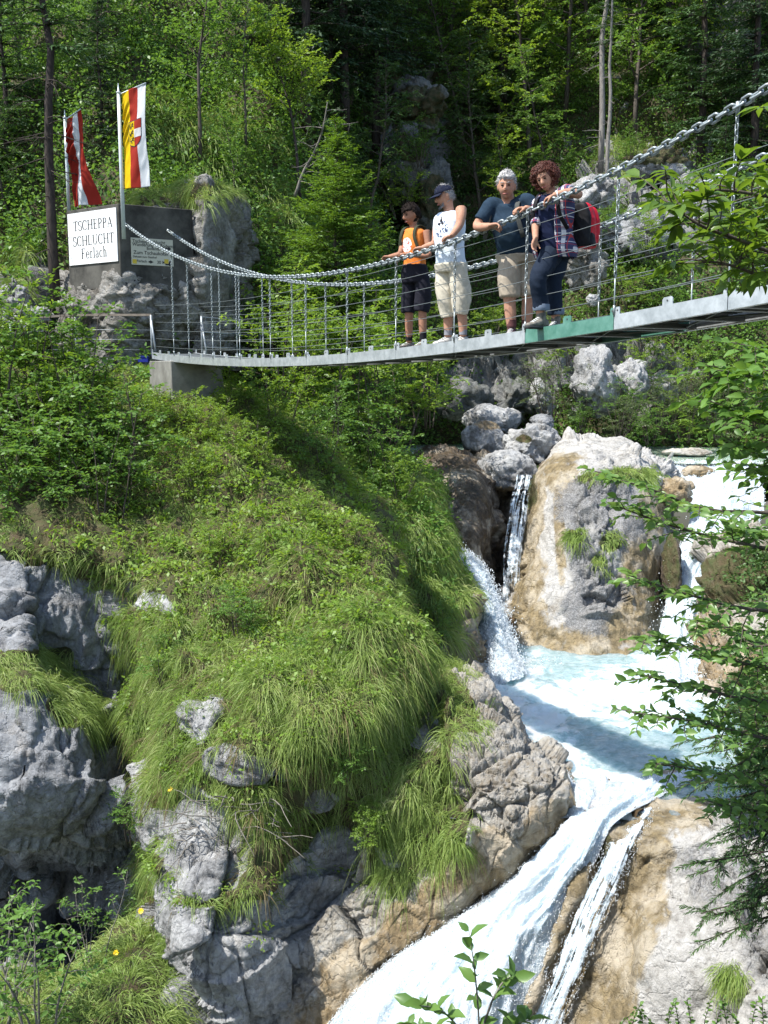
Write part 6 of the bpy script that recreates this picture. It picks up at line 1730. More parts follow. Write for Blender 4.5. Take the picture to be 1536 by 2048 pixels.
# ---------------------------------------------------------------- foreground branches
def spray(wood, lf, pts, r0, ntw, twl, leafL, rng, nleaf, kind='leaf', flat=.8, aspect=.52, sub=True, dr=.25):
    pts = cr(np.array(pts), 18)
    tube(wood, pts, np.linspace(r0, r0 * .25, 18), 6)
    for q in range(ntw):
        u = .10 + .90 * (q + rng.random() * .7) / ntw; x = min(u * 17, 16.99); i = int(x)
        c = pts[i] * (1 - x + i) + pts[i + 1] * (x - i); td = nrm(pts[i + 1] - pts[i])
        sd = nrm(np.cross(td, [0, 0, 1.0])) * (1 if q % 2 else -1)
        sl = twl * (1.15 - .65 * u) * rng.uniform(.7, 1.25)
        sp = bend(c, td * .85 + sd * .75 + np.array([0, 0, rng.normal() * .22]), sl, 4, rng, -dr, .25)
        tube(wood, sp, np.linspace(r0 * .3, r0 * .12, 5), 4, False)
        twig_leaves(lf, sp, rng, nleaf, leafL, kind, flat, aspect)
    twig_leaves(lf, pts[8:], rng, nleaf * 2, leafL, kind, flat, aspect)

rng = np.random.default_rng(31)
# beech reaching in from the right over the pool
bt = empty("beech_tree", at(1800, 2260, 5.2)); tag(bt, "foreground beech branches with toothed green leaves hanging over the pool at the right", "tree")
wood, lf = Acc(), Acc()
trunk = cr(np.array([at(1800, 2260, 5.2), at(1790, 1700, 5.3), at(1770, 1200, 5.3), at(1780, 800, 5.4)]), 16)
tube(wood, trunk, np.linspace(.09, .04, 16), 8)
for p in [[(1770, 1090, 5.3), (1560, 1030, 5.1), (1420, 1020, 4.9), (1320, 985, 4.8), (1205, 948, 4.7)],
          [(1775, 1150, 5.3), (1600, 1110, 5.2), (1450, 1080, 5.1), (1340, 1050, 5.0), (1232, 1012, 4.9)],
          [(1780, 1250, 5.3), (1620, 1230, 5.0), (1480, 1215, 4.9), (1380, 1190, 4.8), (1255, 1150, 4.7)],
          
          [(1790, 1380, 5.3), (1620, 1350, 5.0), (1500, 1330, 4.9), (1400, 1300, 4.8), (1285, 1275, 4.7)],
          [(1790, 1430, 5.3), (1640, 1410, 5.1), (1500, 1400, 5.0), (1390, 1375, 4.9), (1262, 1345, 4.8)],
          [(1790, 1560, 5.3), (1640, 1500, 5.0), (1500, 1470, 4.9), (1400, 1445, 4.8), (1265, 1425, 4.7)],
          [(1790, 1640, 5.3), (1640, 1600, 5.1), (1520, 1570, 5.0), (1420, 1545, 4.9), (1300, 1525, 4.8)],
          
          [(1775, 1330, 5.3), (1680, 1300, 5.5), (1560, 1270, 5.5), (1480, 1260, 5.4), (1390, 1240, 5.3)],
          [(1790, 1500, 5.3), (1680, 1470, 5.5), (1580, 1440, 5.5), (1500, 1430, 5.4), (1420, 1420, 5.3)],
          [(1790, 1700, 5.3), (1680, 1680, 5.3), (1580, 1640, 5.2), (1500, 1620, 5.1), (1430, 1610, 5.0)],
          [(1790, 1290, 5.5), (1690, 1260, 5.7), (1600, 1220, 5.7), (1510, 1210, 5.6)],
          [(1790, 1420, 5.5), (1690, 1390, 5.7), (1600, 1360, 5.7), (1520, 1350, 5.6)], [(1790, 1600, 5.5), (1690, 1570, 5.6), (1590, 1530, 5.6), (1490, 1520, 5.5)],
          [(1790, 1350, 5.2), (1680, 1310, 5.0), (1570, 1290, 4.8), (1460, 1300, 4.7)],
          [(1780, 1040, 5.4), (1660, 1060, 5.4), (1580, 1065, 5.3), (1520, 1070, 5.3), (1460, 1060, 5.2)]]:
    spray(wood, lf, [at(*q) for q in p], .014, 21, .32, .060, rng, 11)
wood.build("trunk", M_bark, bt); lf.build("crown", M_leaf_beech, bt)

# ash-like branch at the upper right, big leaves in fans
b2 = empty("ash_tree", at(1900, 2200, 4.2)); tag(b2, "foreground branch with large bright green leaves over the right end of the bridge", "tree")
wood, lf = Acc(), Acc()
tube(wood, cr(np.array([at(1900, 2200, 4.2), at(1850, 1500, 4.3), at(1800, 900, 4.4), at(1790, 300, 4.4), at(1800, -300, 4.6)]), 18), np.linspace(.08, .03, 18), 8)
for p, n in [([(1795, 560, 4.4), (1620, 530, 4.3), (1480, 480, 4.2), (1400, 450, 4.1), (1330, 400, 4.1)], 22), ([(1795, 430, 4.4), (1640, 410, 4.4), (1520, 390, 4.4), (1440, 380, 4.3), (1380, 385, 4.3)], 13),
             ([(1795, 590, 4.5), (1680, 570, 4.6), (1580, 540, 4.6), (1500, 520, 4.5), (1440, 500, 4.5)], 20), ([(1795, 450, 4.5), (1690, 430, 4.5), (1610, 420, 4.5), (1540, 420, 4.4)], 14), ([(1795, 640, 4.4), (1650, 600, 4.4), (1540, 560, 4.4), (1460, 530, 4.3), (1390, 520, 4.3)], 14), ([(1795, 500, 4.4), (1660, 490, 4.6), (1580, 470, 4.6), (1520, 460, 4.6), (1440, 450, 4.6)], 12),
             ([(1800, 260, 4.4), (1690, 230, 4.4), (1600, 220, 4.4), (1540, 215, 4.3)], 7), ([(1795, 340, 4.4), (1680, 330, 4.5), (1600, 330, 4.5), (1530, 340, 4.5)], 8)]:
    pts = cr(np.array([at(*q) for q in p]), 18)
    tube(wood, pts, np.linspace(.012, .004, 18), 6)
    for q in range(n):
        u = .30 + .70 * (q + rng.random() * .6) / n; x = min(u * 17, 16.99); i = int(x)
        c = pts[i] * (1 - x + i) + pts[i + 1] * (x - i); td = nrm(pts[i + 1] - pts[i])
        sd = nrm(np.cross(td, [0, 0, 1.0])) * (1 if q % 2 else -1)
        st = bend(c, td * .8 + sd * .8 + np.array([0, 0, .25 + rng.normal() * .3]), rng.uniform(.10, .24), 3, rng, -.2, .2)
        tube(wood, st, [.004, .003, .003, .002], 4, False)
        m = 7; tip = st[-1]; d = nrm(st[-1] - st[-2])
        s2 = nrm(np.cross(d, [0, 0, 1.0]))
        an = np.linspace(-1.9, 1.9, m) + rng.normal(size=m) * .15
        D = d[None] * np.cos(an)[:, None] + s2[None] * np.sin(an)[:, None] + np.array([0, 0, -.25]) + rng.normal(size=(m, 3)) * .15
        base = st[-1] - d * (np.abs(an) * .02)[:, None]
        l = rng.uniform(.075, .115) * (1.05 - .22 * np.abs(an) / 1.9)
        leaves(lf, base, D, np.array([0, 0, 1.0]) + rng.normal(size=(m, 3)) * .3, l, l * .42, 'leaf')
wood.build("trunk", M_bark, b2); lf.build("crown", leafmat("ash_leaves", [(0.075, 0.1438, 0.0225), (0.1063, 0.1875, 0.0275), (0.15, 0.2375, 0.0375)], .45, .35, .45), b2)

# darker tree behind it, right edge
b3 = empty("elder_tree", at(1760, 2250, 6.4)); tag(b3, "darker leafy tree at the right edge below the end of the bridge", "tree")
wood, lf = Acc(), Acc()
tube(wood, cr(np.array([at(1760, 2250, 6.4), at(1740, 1500, 6.4), at(1700, 950, 6.4), at(1690, 640, 6.4)]), 14), np.linspace(.08, .03, 14), 8)
for p in [[(1700, 820, 6.4), (1600, 780, 6.2), (1520, 750, 6.1), (1430, 740, 6.0)], [(1705, 900, 6.4), (1600, 880, 6.2), (1520, 840, 6.1), (1415, 800, 6.0)], [(1710, 980, 6.4), (1610, 950, 6.3), (1540, 920, 6.2), (1460, 880, 6.1)],
          [(1695, 760, 6.4), (1620, 720, 6.4), (1560, 700, 6.4), (1490, 690, 6.3)], [(1700, 880, 6.4), (1620, 850, 6.0), (1540, 830, 5.9), (1470, 830, 5.8)], [(1700, 780, 6.4), (1620, 740, 6.1), (1540, 740, 6.0), (1470, 760, 5.9)], [(1705, 860, 6.4), (1630, 840, 6.6), (1560, 800, 6.6), (1480, 790, 6.5)], [(1700, 1010, 6.4), (1640, 990, 6.5), (1570, 960, 6.5), (1500, 930, 6.4)]]:
    spray(wood, lf, [at(*q) for q in p], .012, 12, .42, .10, rng, 8, dr=.45)
wood.build("trunk", M_bark, b3); lf.build("crown", M_leaf_mid, b3)

# dark conifer boughs lower right
b4 = empty("spruce_tree", at(1760, 2260, 5.9)); tag(b4, "dark spruce boughs at the right edge below the beech branches", "tree")
wood, lf = Acc(), Acc()
tube(wood, cr(np.array([at(1760, 2260, 5.9), at(1730, 1800, 5.9), at(1715, 1450, 5.9), at(1710, 1250, 5.9)]), 12), np.linspace(.08, .02, 12), 8)
for i in range(20):
    y = 1380 + i * 21; ex = rng.uniform(1385, 1500)
    pts = cr(np.array([at(1718, y, 5.9), at(1640, y + 20, 5.8 + rng.normal() * .25), at(1560, y + 45, 5.8 + rng.normal() * .3), at(ex, y + 90 + rng.normal() * 25, 5.7 + rng.normal() * .3)]), 10)
    tube(wood, pts, np.linspace(.012, .003, 10), 4, False)
    for q in range(20):
        x = min((.15 + .85 * (q + rng.random()) / 20) * 9, 8.99); k = int(x); c = pts[k] * (1 - x + k) + pts[k + 1] * (x - k); td = nrm(pts[k + 1] - pts[k])
        sd = nrm(np.cross(td, [0, 0, 1.0])) * (1 if q % 2 else -1)
        sp = bend(c, td * .8 + sd * .7, .2 * rng.uniform(.6, 1.2), 2, rng, -.45, .15)
        tube(wood, sp, [.004, .003, .002], 3, False)
        sprigs(lf, sp, rng, 46, .040, .0075)
wood.build("trunk", M_bark_dark, b4); lf.build("crown", M_needle, b4)

# sapling at the bottom centre
b5 = empty("sapling", at(985, 2310, 4.3)); tag(b5, "young sapling with oval green leaves before the white water at the bottom", "sapling")
wood, lf = Acc(), Acc()
for p in [[(985, 2310, 4.3), (965, 2150, 4.2), (955, 2000, 4.15), (948, 1930, 4.1), (938, 1862, 4.1)], [(962, 2130, 4.2), (920, 2060, 4.1), (880, 2020, 4.05), (830, 2010, 4.0)], [(958, 2080, 4.2), (985, 2000, 4.1), (1010, 1960, 4.1), (1030, 1955, 4.05)],
          [(965, 2150, 4.2), (1000, 2080, 4.2), (1030, 2050, 4.1), (1060, 2040, 4.1)], [(960, 2140, 4.2), (900, 2090, 4.2), (850, 2060, 4.1), (815, 2050, 4.1)]]:
    pts = cr(np.array([at(*q) for q in p]), 14); tube(wood, pts, np.linspace(.0065, .002, 14), 6)
    n = 15; s = np.linspace(4, 13, n); i = np.minimum(s.astype(int), 12); f = (s - i)[:, None]
    P = pts[i] * (1 - f) + pts[i + 1] * f; T = nrm(pts[i + 1] - pts[i])
    a = np.arange(n) * 2.4 + rng.random()
    D = T * .5 + np.stack([np.cos(a), np.sin(a) * .7, .25 + .2 * np.sin(a * 2)], -1) + rng.normal(size=(n, 3)) * .2
    l = rng.uniform(.055, .115, n)
    leaves(lf, P, D, np.array([0, -.3, 1.0]) + rng.normal(size=(n, 3)) * .45, l, l * .55, 'leaf')
wood.build("stem", M_bark_pale, b5); lf.build("foliage", M_leaf_beech, b5)

# small-leaved shrub at the bottom right
b6 = empty("bush", at(1380, 2290, 4.6)); tag(b6, "small-leaved twigs along the bottom edge at the right", "bush")
wood, lf = Acc(), Acc()
for i in range(15):
    x0 = 1240 + i * 24
    pts = cr(np.array([at(1380, 2290, 4.6), at(x0 + 15, 2160, 4.5), at(x0, 2060, 4.45), at(x0 + rng.normal() * 18, 1996 + rng.random() * 30, 4.4)]), 12)
    tube(wood, pts, np.linspace(.004, .0015, 12), 4, False)
    twig_leaves(lf, pts[5:], rng, 22, .026, 'leaf', .8, .62)
wood.build("stem", M_bark, b6); lf.build("foliage", M_leaf_mid, b6)
# ================================================================ PEOPLE
def clothes(name, c, c2=None, scale=30, rough=0.85):
    m = mottled(name, c, c2 or tuple(x * .82 for x in c), scale, rough, 0, 0.15)
    return m
M_skin = mottled("skin", (0.46, 0.26, 0.17), (0.38, 0.19, 0.125), 34, 0.68, 0, 0.2)
M_skin_tan = mottled("tanned_skin", (0.37, 0.19, 0.12), (0.30, 0.145, 0.09), 34, 0.68, 0, 0.2)
M_eye = mat("eye_dark", (0.02, 0.013, 0.01), 0.2)
M_lip = mat("lips", (0.32, 0.11, 0.09), 0.5)

def remesh(acc, name, m, voxel, smooth=2, wrinkle=0.0, wscale=12.0, parent=None, seed=0):
    """fuse overlapping limbs into one continuous skin"""
    o = acc.build("tmp", None)
    md = o.modifiers.new("r", 'REMESH'); md.mode = 'VOXEL'; md.voxel_size = voxel; md.use_smooth_shade = True
    if smooth:
        sm = o.modifiers.new("s", 'SMOOTH'); sm.iterations = smooth; sm.factor = 0.5
    me = bpy.data.meshes.new_from_object(o.evaluated_get(bpy.context.evaluated_depsgraph_get()))
    old = o.data; bpy.data.objects.remove(o); bpy.data.meshes.remove(old)
    if wrinkle:
        n = len(me.vertices); co = np.zeros(n * 3); me.vertices.foreach_get("co", co); co = co.reshape(-1, 3)
        no = np.zeros(n * 3); me.vertices.foreach_get("normal", no); no = no.reshape(-1, 3)
        q = co * wscale; q = np.stack([q[:, 0] + q[:, 2] * .5, q[:, 1] - q[:, 2] * .4, q[:, 2] * .45], -1)
        co = co + no * (wrinkle * (ridged(q, 3, seed) * .7 + fbm(q * .6, 2, seed + 1)))[:, None]
        me.vertices.foreach_set("co", co.astype(np.float32).ravel()); me.update()
    me.polygons.foreach_set("use_smooth", np.ones(len(me.polygons), bool))
    me.name = name; me.materials.clear(); me.materials.append(m)
    ob = bpy.data.objects.new(name, me); COL.objects.link(ob)
    if parent is not None: ob.parent = parent
    return ob

def limb(acc, pts, rad, k=14, n=16):
    P = cr(np.array(pts), n); Rr = cr(np.array(rad)[:, None], n)[:, 0]
    tube(acc, P, np.maximum(Rr, .003), k)

def ball(acc, c, a, b, d, nu=18, nv=12):
    """ellipsoid with axis vectors a, b, d"""
    th = np.linspace(0.02, math.pi - 0.02, nv)[:, None]; ph = np.arange(nu)[None] * 2 * math.pi / nu
    V = c + np.sin(th)[..., None] * (np.cos(ph)[..., None] * a + np.sin(ph)[..., None] * b) + np.cos(th)[..., None] * np.asarray(d) * np.ones_like(ph)[..., None]
    i = np.arange(nv - 1)[:, None] * nu; j = np.arange(nu)[None]; j2 = (j + 1) % nu
    Q = np.stack([i + j, i + nu + j, i + nu + j2, i + j2], -1).reshape(-1, 4)
    V = V.reshape(-1, 3)
    acc.add(np.concatenate([V, [V[:nu].mean(0)], [V[-nu:].mean(0)]]), [Q, np.concatenate([np.stack([np.full(nu, nu * nv), np.arange(nu), (np.arange(nu) + 1) % nu], -1), np.stack([np.full(nu, nu * nv + 1), (nv - 1) * nu + (np.arange(nu) + 1) % nu, (nv - 1) * nu + np.arange(nu)], -1)])])

def loft(acc, rings, k=24, n=26, a0=0.0, a1=2 * math.pi, close=True, power=0.85):
    """torso-like body: rings of (centre, half width vector, half depth vector)"""
    C = cr(np.array([r[0] for r in rings]), n); A = cr(np.array([r[1] for r in rings]), n); B = cr(np.array([r[2] for r in rings]), n)
    ph = a0 + (a1 - a0) * (np.arange(k) / (k if close else k - 1))
    ca = np.sign(np.cos(ph)) * np.abs(np.cos(ph)) ** power; sa = np.sign(np.sin(ph)) * np.abs(np.sin(ph)) ** power
    V = C[:, None] + ca[None, :, None] * A[:, None] + sa[None, :, None] * B[:, None]
    if close:
        i = np.arange(n - 1)[:, None] * k; j = np.arange(k)[None]; j2 = (j + 1) % k
        Q = np.stack([i + j, i + j2, i + k + j2, i + k + j], -1).reshape(-1, 4)
        V = np.concatenate([V.reshape(-1, 3), C[[0, -1]]]); jj = np.arange(k)
        acc.add(V, [Q, np.concatenate([np.stack([np.full(k, n * k), (jj + 1) % k, jj], -1), np.stack([np.full(k, n * k + 1), (n - 1) * k + jj, (n - 1) * k + (jj + 1) % k], -1)])])
    else:
        acc.add(V.reshape(-1, 3), gridfaces(n, k))

def torso(H, Nk, s, f, sc=1.0, extra=0.0, belly=0.0, lo=0.0, hi=1.0, wide=1.0):
    """rings from the hips (0) to the base of the neck (1)"""
    T = [(-0.10, .150, .105), (0.05, .168, .125), (0.25, .152, .115 + belly * .8), (0.42, .148, .112 + belly), (0.60, .165, .122 + belly * .5), (0.78, .178, .118), (0.90, .170, .098), (0.97, .110, .075), (1.03, .060, .060)]
    out = []
    for u, w, d in T:
        if u < lo - .001 or u > hi + .001: continue
        c = H * (1 - u) + Nk * u + f * (belly * .6 if .2 < u < .65 else 0) + f * .012
        out.append((c, s * (w * sc * wide + extra), f * (d * sc + extra)))
    return out

def frame(fh, up=(0, 0, 1)):
    f = nrm(fh); r = nrm(np.cross(f, up)); u = np.cross(r, f)
    return r, f, u

def head_geo(acc, c, r, f, u, k=1.0):
    nu, nv = 36, 28
    th = np.linspace(0.03, math.pi - 0.03, nv)[:, None]; ph = np.arange(nu)[None] * 2 * math.pi / nu
    x = np.sin(th) * np.cos(ph); y = np.sin(th) * np.sin(ph); z = np.cos(th) * np.ones_like(ph)
    lo = np.clip(-z, 0, 1)
    X = x * .076 * (1 - .30 * lo ** 1.5); Y = y * .096; Zz = z * .118
    Y = np.where(y > 0, Y * (1 - .10 * np.abs(x)), Y) + .012 * lo - np.where(y < 0, .035 * lo ** 2 * -y, 0)
    # eye sockets, cheeks
    for sx in (-1, 1):
        g = np.exp(-((X - sx * .032) / .017) ** 2 - ((Zz - .012) / .014) ** 2) * (y > 0)
        Y = Y - .011 * g
        Y = Y + .005 * np.exp(-((X - sx * .036) / .018) ** 2 - ((Zz + .030) / .02) ** 2) * (y > 0)
    Y = Y + .006 * np.exp(-(X / .04) ** 2 - ((Zz - .034) / .012) ** 2) * (y > 0)
    Y = Y - .005 * np.exp(-(X / .03) ** 2 - ((Zz + .073) / .010) ** 2) * (y > 0) + .008 * np.exp(-(X / .022) ** 2 - ((Zz + .10) / .016) ** 2) * (y > 0)
    V = c + k * (X[..., None] * r + Y[..., None] * f + Zz[..., None] * u)
    i = np.arange(nv - 1)[:, None] * nu; j = np.arange(nu)[None]; j2 = (j + 1) % nu
    Q = np.stack([i + j, i + nu + j, i + nu + j2, i + j2], -1).reshape(-1, 4); V = V.reshape(-1, 3)
    acc.add(np.concatenate([V, [V[:nu].mean(0)], [V[-nu:].mean(0)]]), [Q, np.concatenate([np.stack([np.full(nu, nu * nv), np.arange(nu), (np.arange(nu) + 1) % nu], -1), np.stack([np.full(nu, nu * nv + 1), (nv - 1) * nu + (np.arange(nu) + 1) % nu, (nv - 1) * nu + np.arange(nu)], -1)])])
    L = lambda a, b, d: c + k * (a * r + b * f + d * u)
    limb(acc, [L(0, .088, .022), L(0, .104, -.004), L(0, .112, -.022), L(0, .094, -.032)], [.008 * k, .011 * k, .015 * k, .010 * k], 10, 10)
    for sx in (-1, 1):
        ball(acc, L(sx * .010, .100, -.026), r * .009 * k, f * .009 * k, u * .008 * k, 10, 8)
        ball(acc, L(sx * .078, -.008, -.006), r * .012 * k, f * .020 * k, u * .033 * k, 12, 10)
    return L

def face_parts(L, r, f, u, k, body, brow, smile=0.0):
    for sx in (-1, 1):
        a = Acc(); ball(a, L(sx * .032, .082, .012), r * .014 * k, f * .010 * k, u * .0075 * k, 10, 8); a.build("eye", M_eye, body)
        a = Acc(); tube(a, [L(sx * .014, .095, .032), L(sx * .032, .095, .038), L(sx * .050, .082, .033)], [.0035, .005, .003], 6); a.build("eyebrow", brow, body)
    a = Acc(); tube(a, cr(np.array([L(-.026, .084, -.062 + smile), L(-.012, .096, -.066), L(0, .099, -.065), L(.012, .096, -.066), L(.026, .084, -.062 + smile)]), 11), [.003, .005, .006, .0065, .0065, .006, .0065, .0065, .006, .005, .003], 6); a.build("mouth", M_lip, body)

def hand(acc, w, d, palm, side, k=1.0, curl=1.0):
    """palm, four fingers of different lengths closing towards the palm side, thumb leaving the side of the palm"""
    d = nrm(d); palm = nrm(palm - d * np.dot(palm, d)); ac = np.cross(d, palm) * side
    e = w + d * .085 * k
    for q in (-.028, -.010, .010, .028):
        limb(acc, [w + ac * q * .6 * k, w + d * .045 * k + ac * q * k, e + ac * q * k], [.016 * k, .0165 * k, .013 * k], 8, 6)
    for q, ln in zip((-.031, -.0105, .0105, .031), (.060, .076, .080, .072)):
        b = e + ac * q * k; p = [b]
        an = .25
        dirs = []
        for sgm, fr in ((0, .45), (1, .32), (2, .23)):
            an += curl * (.45 + .35 * sgm)
            dd = d * math.cos(an) + palm * math.sin(an) + ac * q * 1.6
            p.append(p[-1] + nrm(dd) * ln * fr * k)
        limb(acc, p, [.0095 * k, .009 * k, .0085 * k, .007 * k], 8, 8)
    t0 = w + d * .025 * k - ac * .030 * k
    limb(acc, [t0, t0 + (d * .018 - ac * .022 + palm * .012) * k, t0 + (d * .045 - ac * .030 + palm * .030) * k, t0 + (d * .062 - ac * .024 + palm * .046) * k], [.014 * k, .012 * k, .0105 * k, .008 * k], 8, 8)

def shoe(parent, ankle, toe_dir, m_up, m_sole, k=1.0, low=False, name="shoe"):
    d = nrm(np.array([toe_dir[0], toe_dir[1], 0.0])); s = np.cross(d, Z)
    base = ankle + np.array([0, 0, -.085]) * k
    root = Acc()
    prof = [(-.085, .026, .045, .04), (-.06, .036, .075, .05), (.0, .040, .085, .055), (.05, .042, .062, .045), (.11, .044, .045, .035), (.16, .038, .034, .030), (.19, .018, .022, .02)]
    rings = [(base + d * x * k + Z * h * .5 * k, s * w * k, Z * h * .55 * k) for x, w, h, _ in prof]
    loft(root, rings, 18, 20)
    if not low: limb(root, [base + Z * .05 * k, base + Z * .10 * k, base + Z * .135 * k], [.042 * k, .045 * k, .047 * k], 14, 8)
    up = remesh(root, name, m_up, .008, 1, .0015, 40, parent)
    so = Acc()
    rings = [(base + d * x * k - Z * .004, s * (w + .004) * k, Z * .016 * k) for x, w, h, _ in prof]
    loft(so, rings, 18, 20, power=.6); so.build("sole", m_sole, up)
    la = Acc()
    for q in range(4):
        c = base + d * (.045 + q * .022) * k + Z * (.078 - q * .011) * k
        tube(la, [c - s * .026 * k, c + Z * .006, c + s * .026 * k], .0035, 5)
    la.build("lace", M_white, up)
    return up

def cap_hair(L, r, f, u, k, m, body, front=.055, low=-.05, thick=.012, noise=.006, seed=0, side=0.0, fringe=None):
    """short hair as a shell over the skull"""
    nu, nv = 64, 40
    th = np.linspace(0.02, math.pi * .80, nv)[:, None]; ph = np.arange(nu)[None] * 2 * math.pi / nu
    x = np.sin(th) * np.cos(ph); y = np.sin(th) * np.sin(ph); z = np.cos(th) * np.ones_like(ph)
    lim = np.where(y > .12, front + side * np.abs(x), low + (front - low) * sstep(-.45, .35, y))      # hairline height by direction
    lim = lim + .010 * vnoise(np.stack([x * 5, y * 5, 0 * x + seed], -1), 3)
    zz = z * .118
    inside = zz < lim
    sc = np.where(inside, .90, 1 + thick / .09)
    V = np.stack([x * .076 * sc, y * .096 * sc - .004, zz * np.where(inside, .97, 1 + thick / .118)], -1)
    S = V * 60 * np.array([1, 1, .5])
    V = V * (1 + (noise / .09 * (ridged(S, 3, seed)))[..., None] * np.where(inside, 0, 1)[..., None])
    W = L(0, 0, 0) + k * (V[..., :1] * r + V[..., 1:2] * f + V[..., 2:] * u)
    i = np.arange(nv - 1)[:, None] * nu; j = np.arange(nu)[None]; j2 = (j + 1) % nu
    Q = np.stack([i + j, i + nu + j, i + nu + j2, i + j2], -1).reshape(-1, 4)
    a = Acc(); a.add(W.reshape(-1, 3), Q)
    rng = np.random.default_rng(seed)
    P = []
    for q in range(2600):                                      # locks
        i, j = rng.integers(1, nv - 1), rng.integers(0, nu)
        if inside[i, j] or (y[i, j] > .1 and z[i, j] * .118 < front + .022): continue
        n = nrm(W[i, j] - L(0, 0, 0)); dn = nrm(np.array([0, 0, -1.0]) + f * .5 * max(0, y[i, j]) + n * .6 + rng.normal(size=3) * .55)
        P.append((W[i, j] - n * .004, dn))
    leaves(a, np.array([p[0] for p in P]), np.array([p[1] for p in P]), np.array([nrm(p[0] - L(0, 0, 0)) for p in P]), .028 * k, .0045)
    return a.build("hair", m, body)

def Yw(px, w):
    """distance of the place on the deck line w that is seen in column px"""
    k = (px - 768.0) / F * math.cos(TH)
    t = (k * (P0[1] + DP[1] * w) - P0[0] - DP[0] * w) / (DB[0] - k * DB[1])
    return P0[1] + DB[1] * t + DP[1] * w, t

side_v = nrm(np.array([0.503, -0.864, 0.0]))     # along the bridge towards the camera
out_v = nrm(np.array([-0.864, -0.503, 0.0]))     # over the rail, towards the falls

def fabric_with_patch(name, c, centre, rad, cp, ci):
    """cloth with a round or square print fixed to a place of it"""
    m = clothes(name, c); t = NT(m)
    src = t.b.inputs["Base Color"].links[0].from_socket
    geo = t.n("ShaderNodeTexCoord"); sb = t.n("ShaderNodeVectorMath", operation='DISTANCE'); sb.inputs[1].default_value = tuple(centre)
    t.l(geo.outputs["Object"], sb.inputs[0])
    inr = t.rng(sb.outputs["Value"], rad, rad - .003)
    ink = t.rng(t.noise(geo.outputs["Object"], 42, 2), .54, .57)
    t.l(t.mix(inr, src, t.mix(ink, cp, ci) if cp is not None else t.mix(t.math('MULTIPLY', ink, 1.0), c, ci)), t.b.inputs["Base Color"])
    return m

def strap(pts, w, nrmv, m, parent):
    P = cr(np.array(pts), 20); T = nrm(np.gradient(P, axis=0)); a = Acc()
    A = np.repeat(nrm(nrmv)[None], 20, 0); A = nrm(A - T * (A * T).sum(-1, keepdims=True)); B = np.cross(A, T)
    loft(a, [(P[i], A[i] * w, B[i] * .006) for i in range(20)], 12, 20, power=.5)
    return a.build("strap", m, parent)

# ------------------------------------------------ the boy
Y0, tb = Yw(830, .22)
p = lambda x, y, d=0.0: at(x, y, Y0 + d)
s, f = nrm(side_v + out_v * .25), nrm(out_v - side_v * .25)
f = nrm(np.array([-.72, -.69, 0])); s = np.array([-f[1], f[0], 0]) ; s = s if s[0] > 0 else -s
acc = Acc(); k = .93
H, Nk = p(831, 556), p(829, 455)
loft(acc, torso(H, Nk, s, f, .80))
fh = nrm(np.array([-.84, -.45, -.30])); r, ff, u = frame(fh)
hc = p(822, 429, -.03)
limb(acc, [Nk - Z * .03, p(826, 448, -.01), hc - u * .05 - ff * .02], [.052, .045, .047])
L = head_geo(acc, hc, r, ff, u, .97)
YcL, YcR = Yw(775, 0)[0] - Y0, Yw(808, 0)[0] - Y0
h1, h2 = p(779, 513, YcL + .02), p(812, 508, YcR + .02)
limb(acc, [p(812, 463, .12), p(806, 487, .06), p(800, 507, .0), p(789, 511, (YcL) * .5), h1], [.046, .038, .033, .028, .022])
limb(acc, [p(853, 462, -.12), p(856, 488, -.16), p(857, 510, -.2), p(835, 511, (YcR - .2) * .5), h2], [.046, .038, .034, .028, .022])
hand(acc, h1, np.array([-.5, .5, .05]), np.array([0, 0, -1.0]), 1, .82, .9)
hand(acc, h2, np.array([-.5, .5, .05]), np.array([0, 0, -1.0]), -1, .82, .9)
fl, fr_ = p(818, 686, .07), p(846, 684, -.08)
zdeck = zd(tb) - .018
al = np.array([fl[0], fl[1], zdeck + .085]); ar = np.array([fr_[0], fr_[1], zdeck + .085])
kl, kr = p(818, 622, .05), p(845, 620, -.08)
limb(acc, [p(822, 560, .06), p(818, 592, .06), kl, (kl + al) / 2 + s * 0, al], [.082, .070, .052, .047, .034])
limb(acc, [p(844, 558, -.07), p(846, 590, -.08), kr, (kr + ar) / 2, ar], [.082, .070, .052, .047, .034])
boy = remesh(acc, "person", M_skin_tan, .0065, 3)
tag(boy, "boy in an orange sleeveless top and dark knee shorts holding the chain", "person")
M_hair_d = mottled("dark_brown_hair", (0.010, 0.007, 0.006), (0.024, 0.016, 0.012), 60, .75, 0, .12)
face_parts(L, r, ff, u, .97, boy, M_hair_d)
cap_hair(L, r, ff, u, .97, M_hair_d, boy, front=.040, low=-.055, thick=.018, seed=3)
a = Acc(); loft(a, torso(H, Nk, s, f, .80, .016, lo=-.02, hi=.98), 28)
pc = p(817, 487, -.10)
ctr = H * .36 + Nk * .64 + f * .122 - s * .015
remesh(a, "tank_top", fabric_with_patch("orange_cotton", (0.80, 0.24, 0.045), ctr, .085, (.8, .75, .72), (.5, .12, .08)), .009, 2, .006, 14, boy, 4)
a = Acc(); loft(a, torso(H, Nk, s, f, .80, .030, lo=-.11, hi=.26), 24)
limb(a, [p(823, 555, .05), p(818, 592, .06), p(816, 626, .05)], [.088, .090, .086]); limb(a, [p(844, 553, -.06), p(846, 590, -.08), p(843, 622, -.08)], [.088, .090, .086])
remesh(a, "shorts", clothes("dark_shorts", (0.016, 0.016, 0.024)), .010, 2, .007, 12, boy, 5)
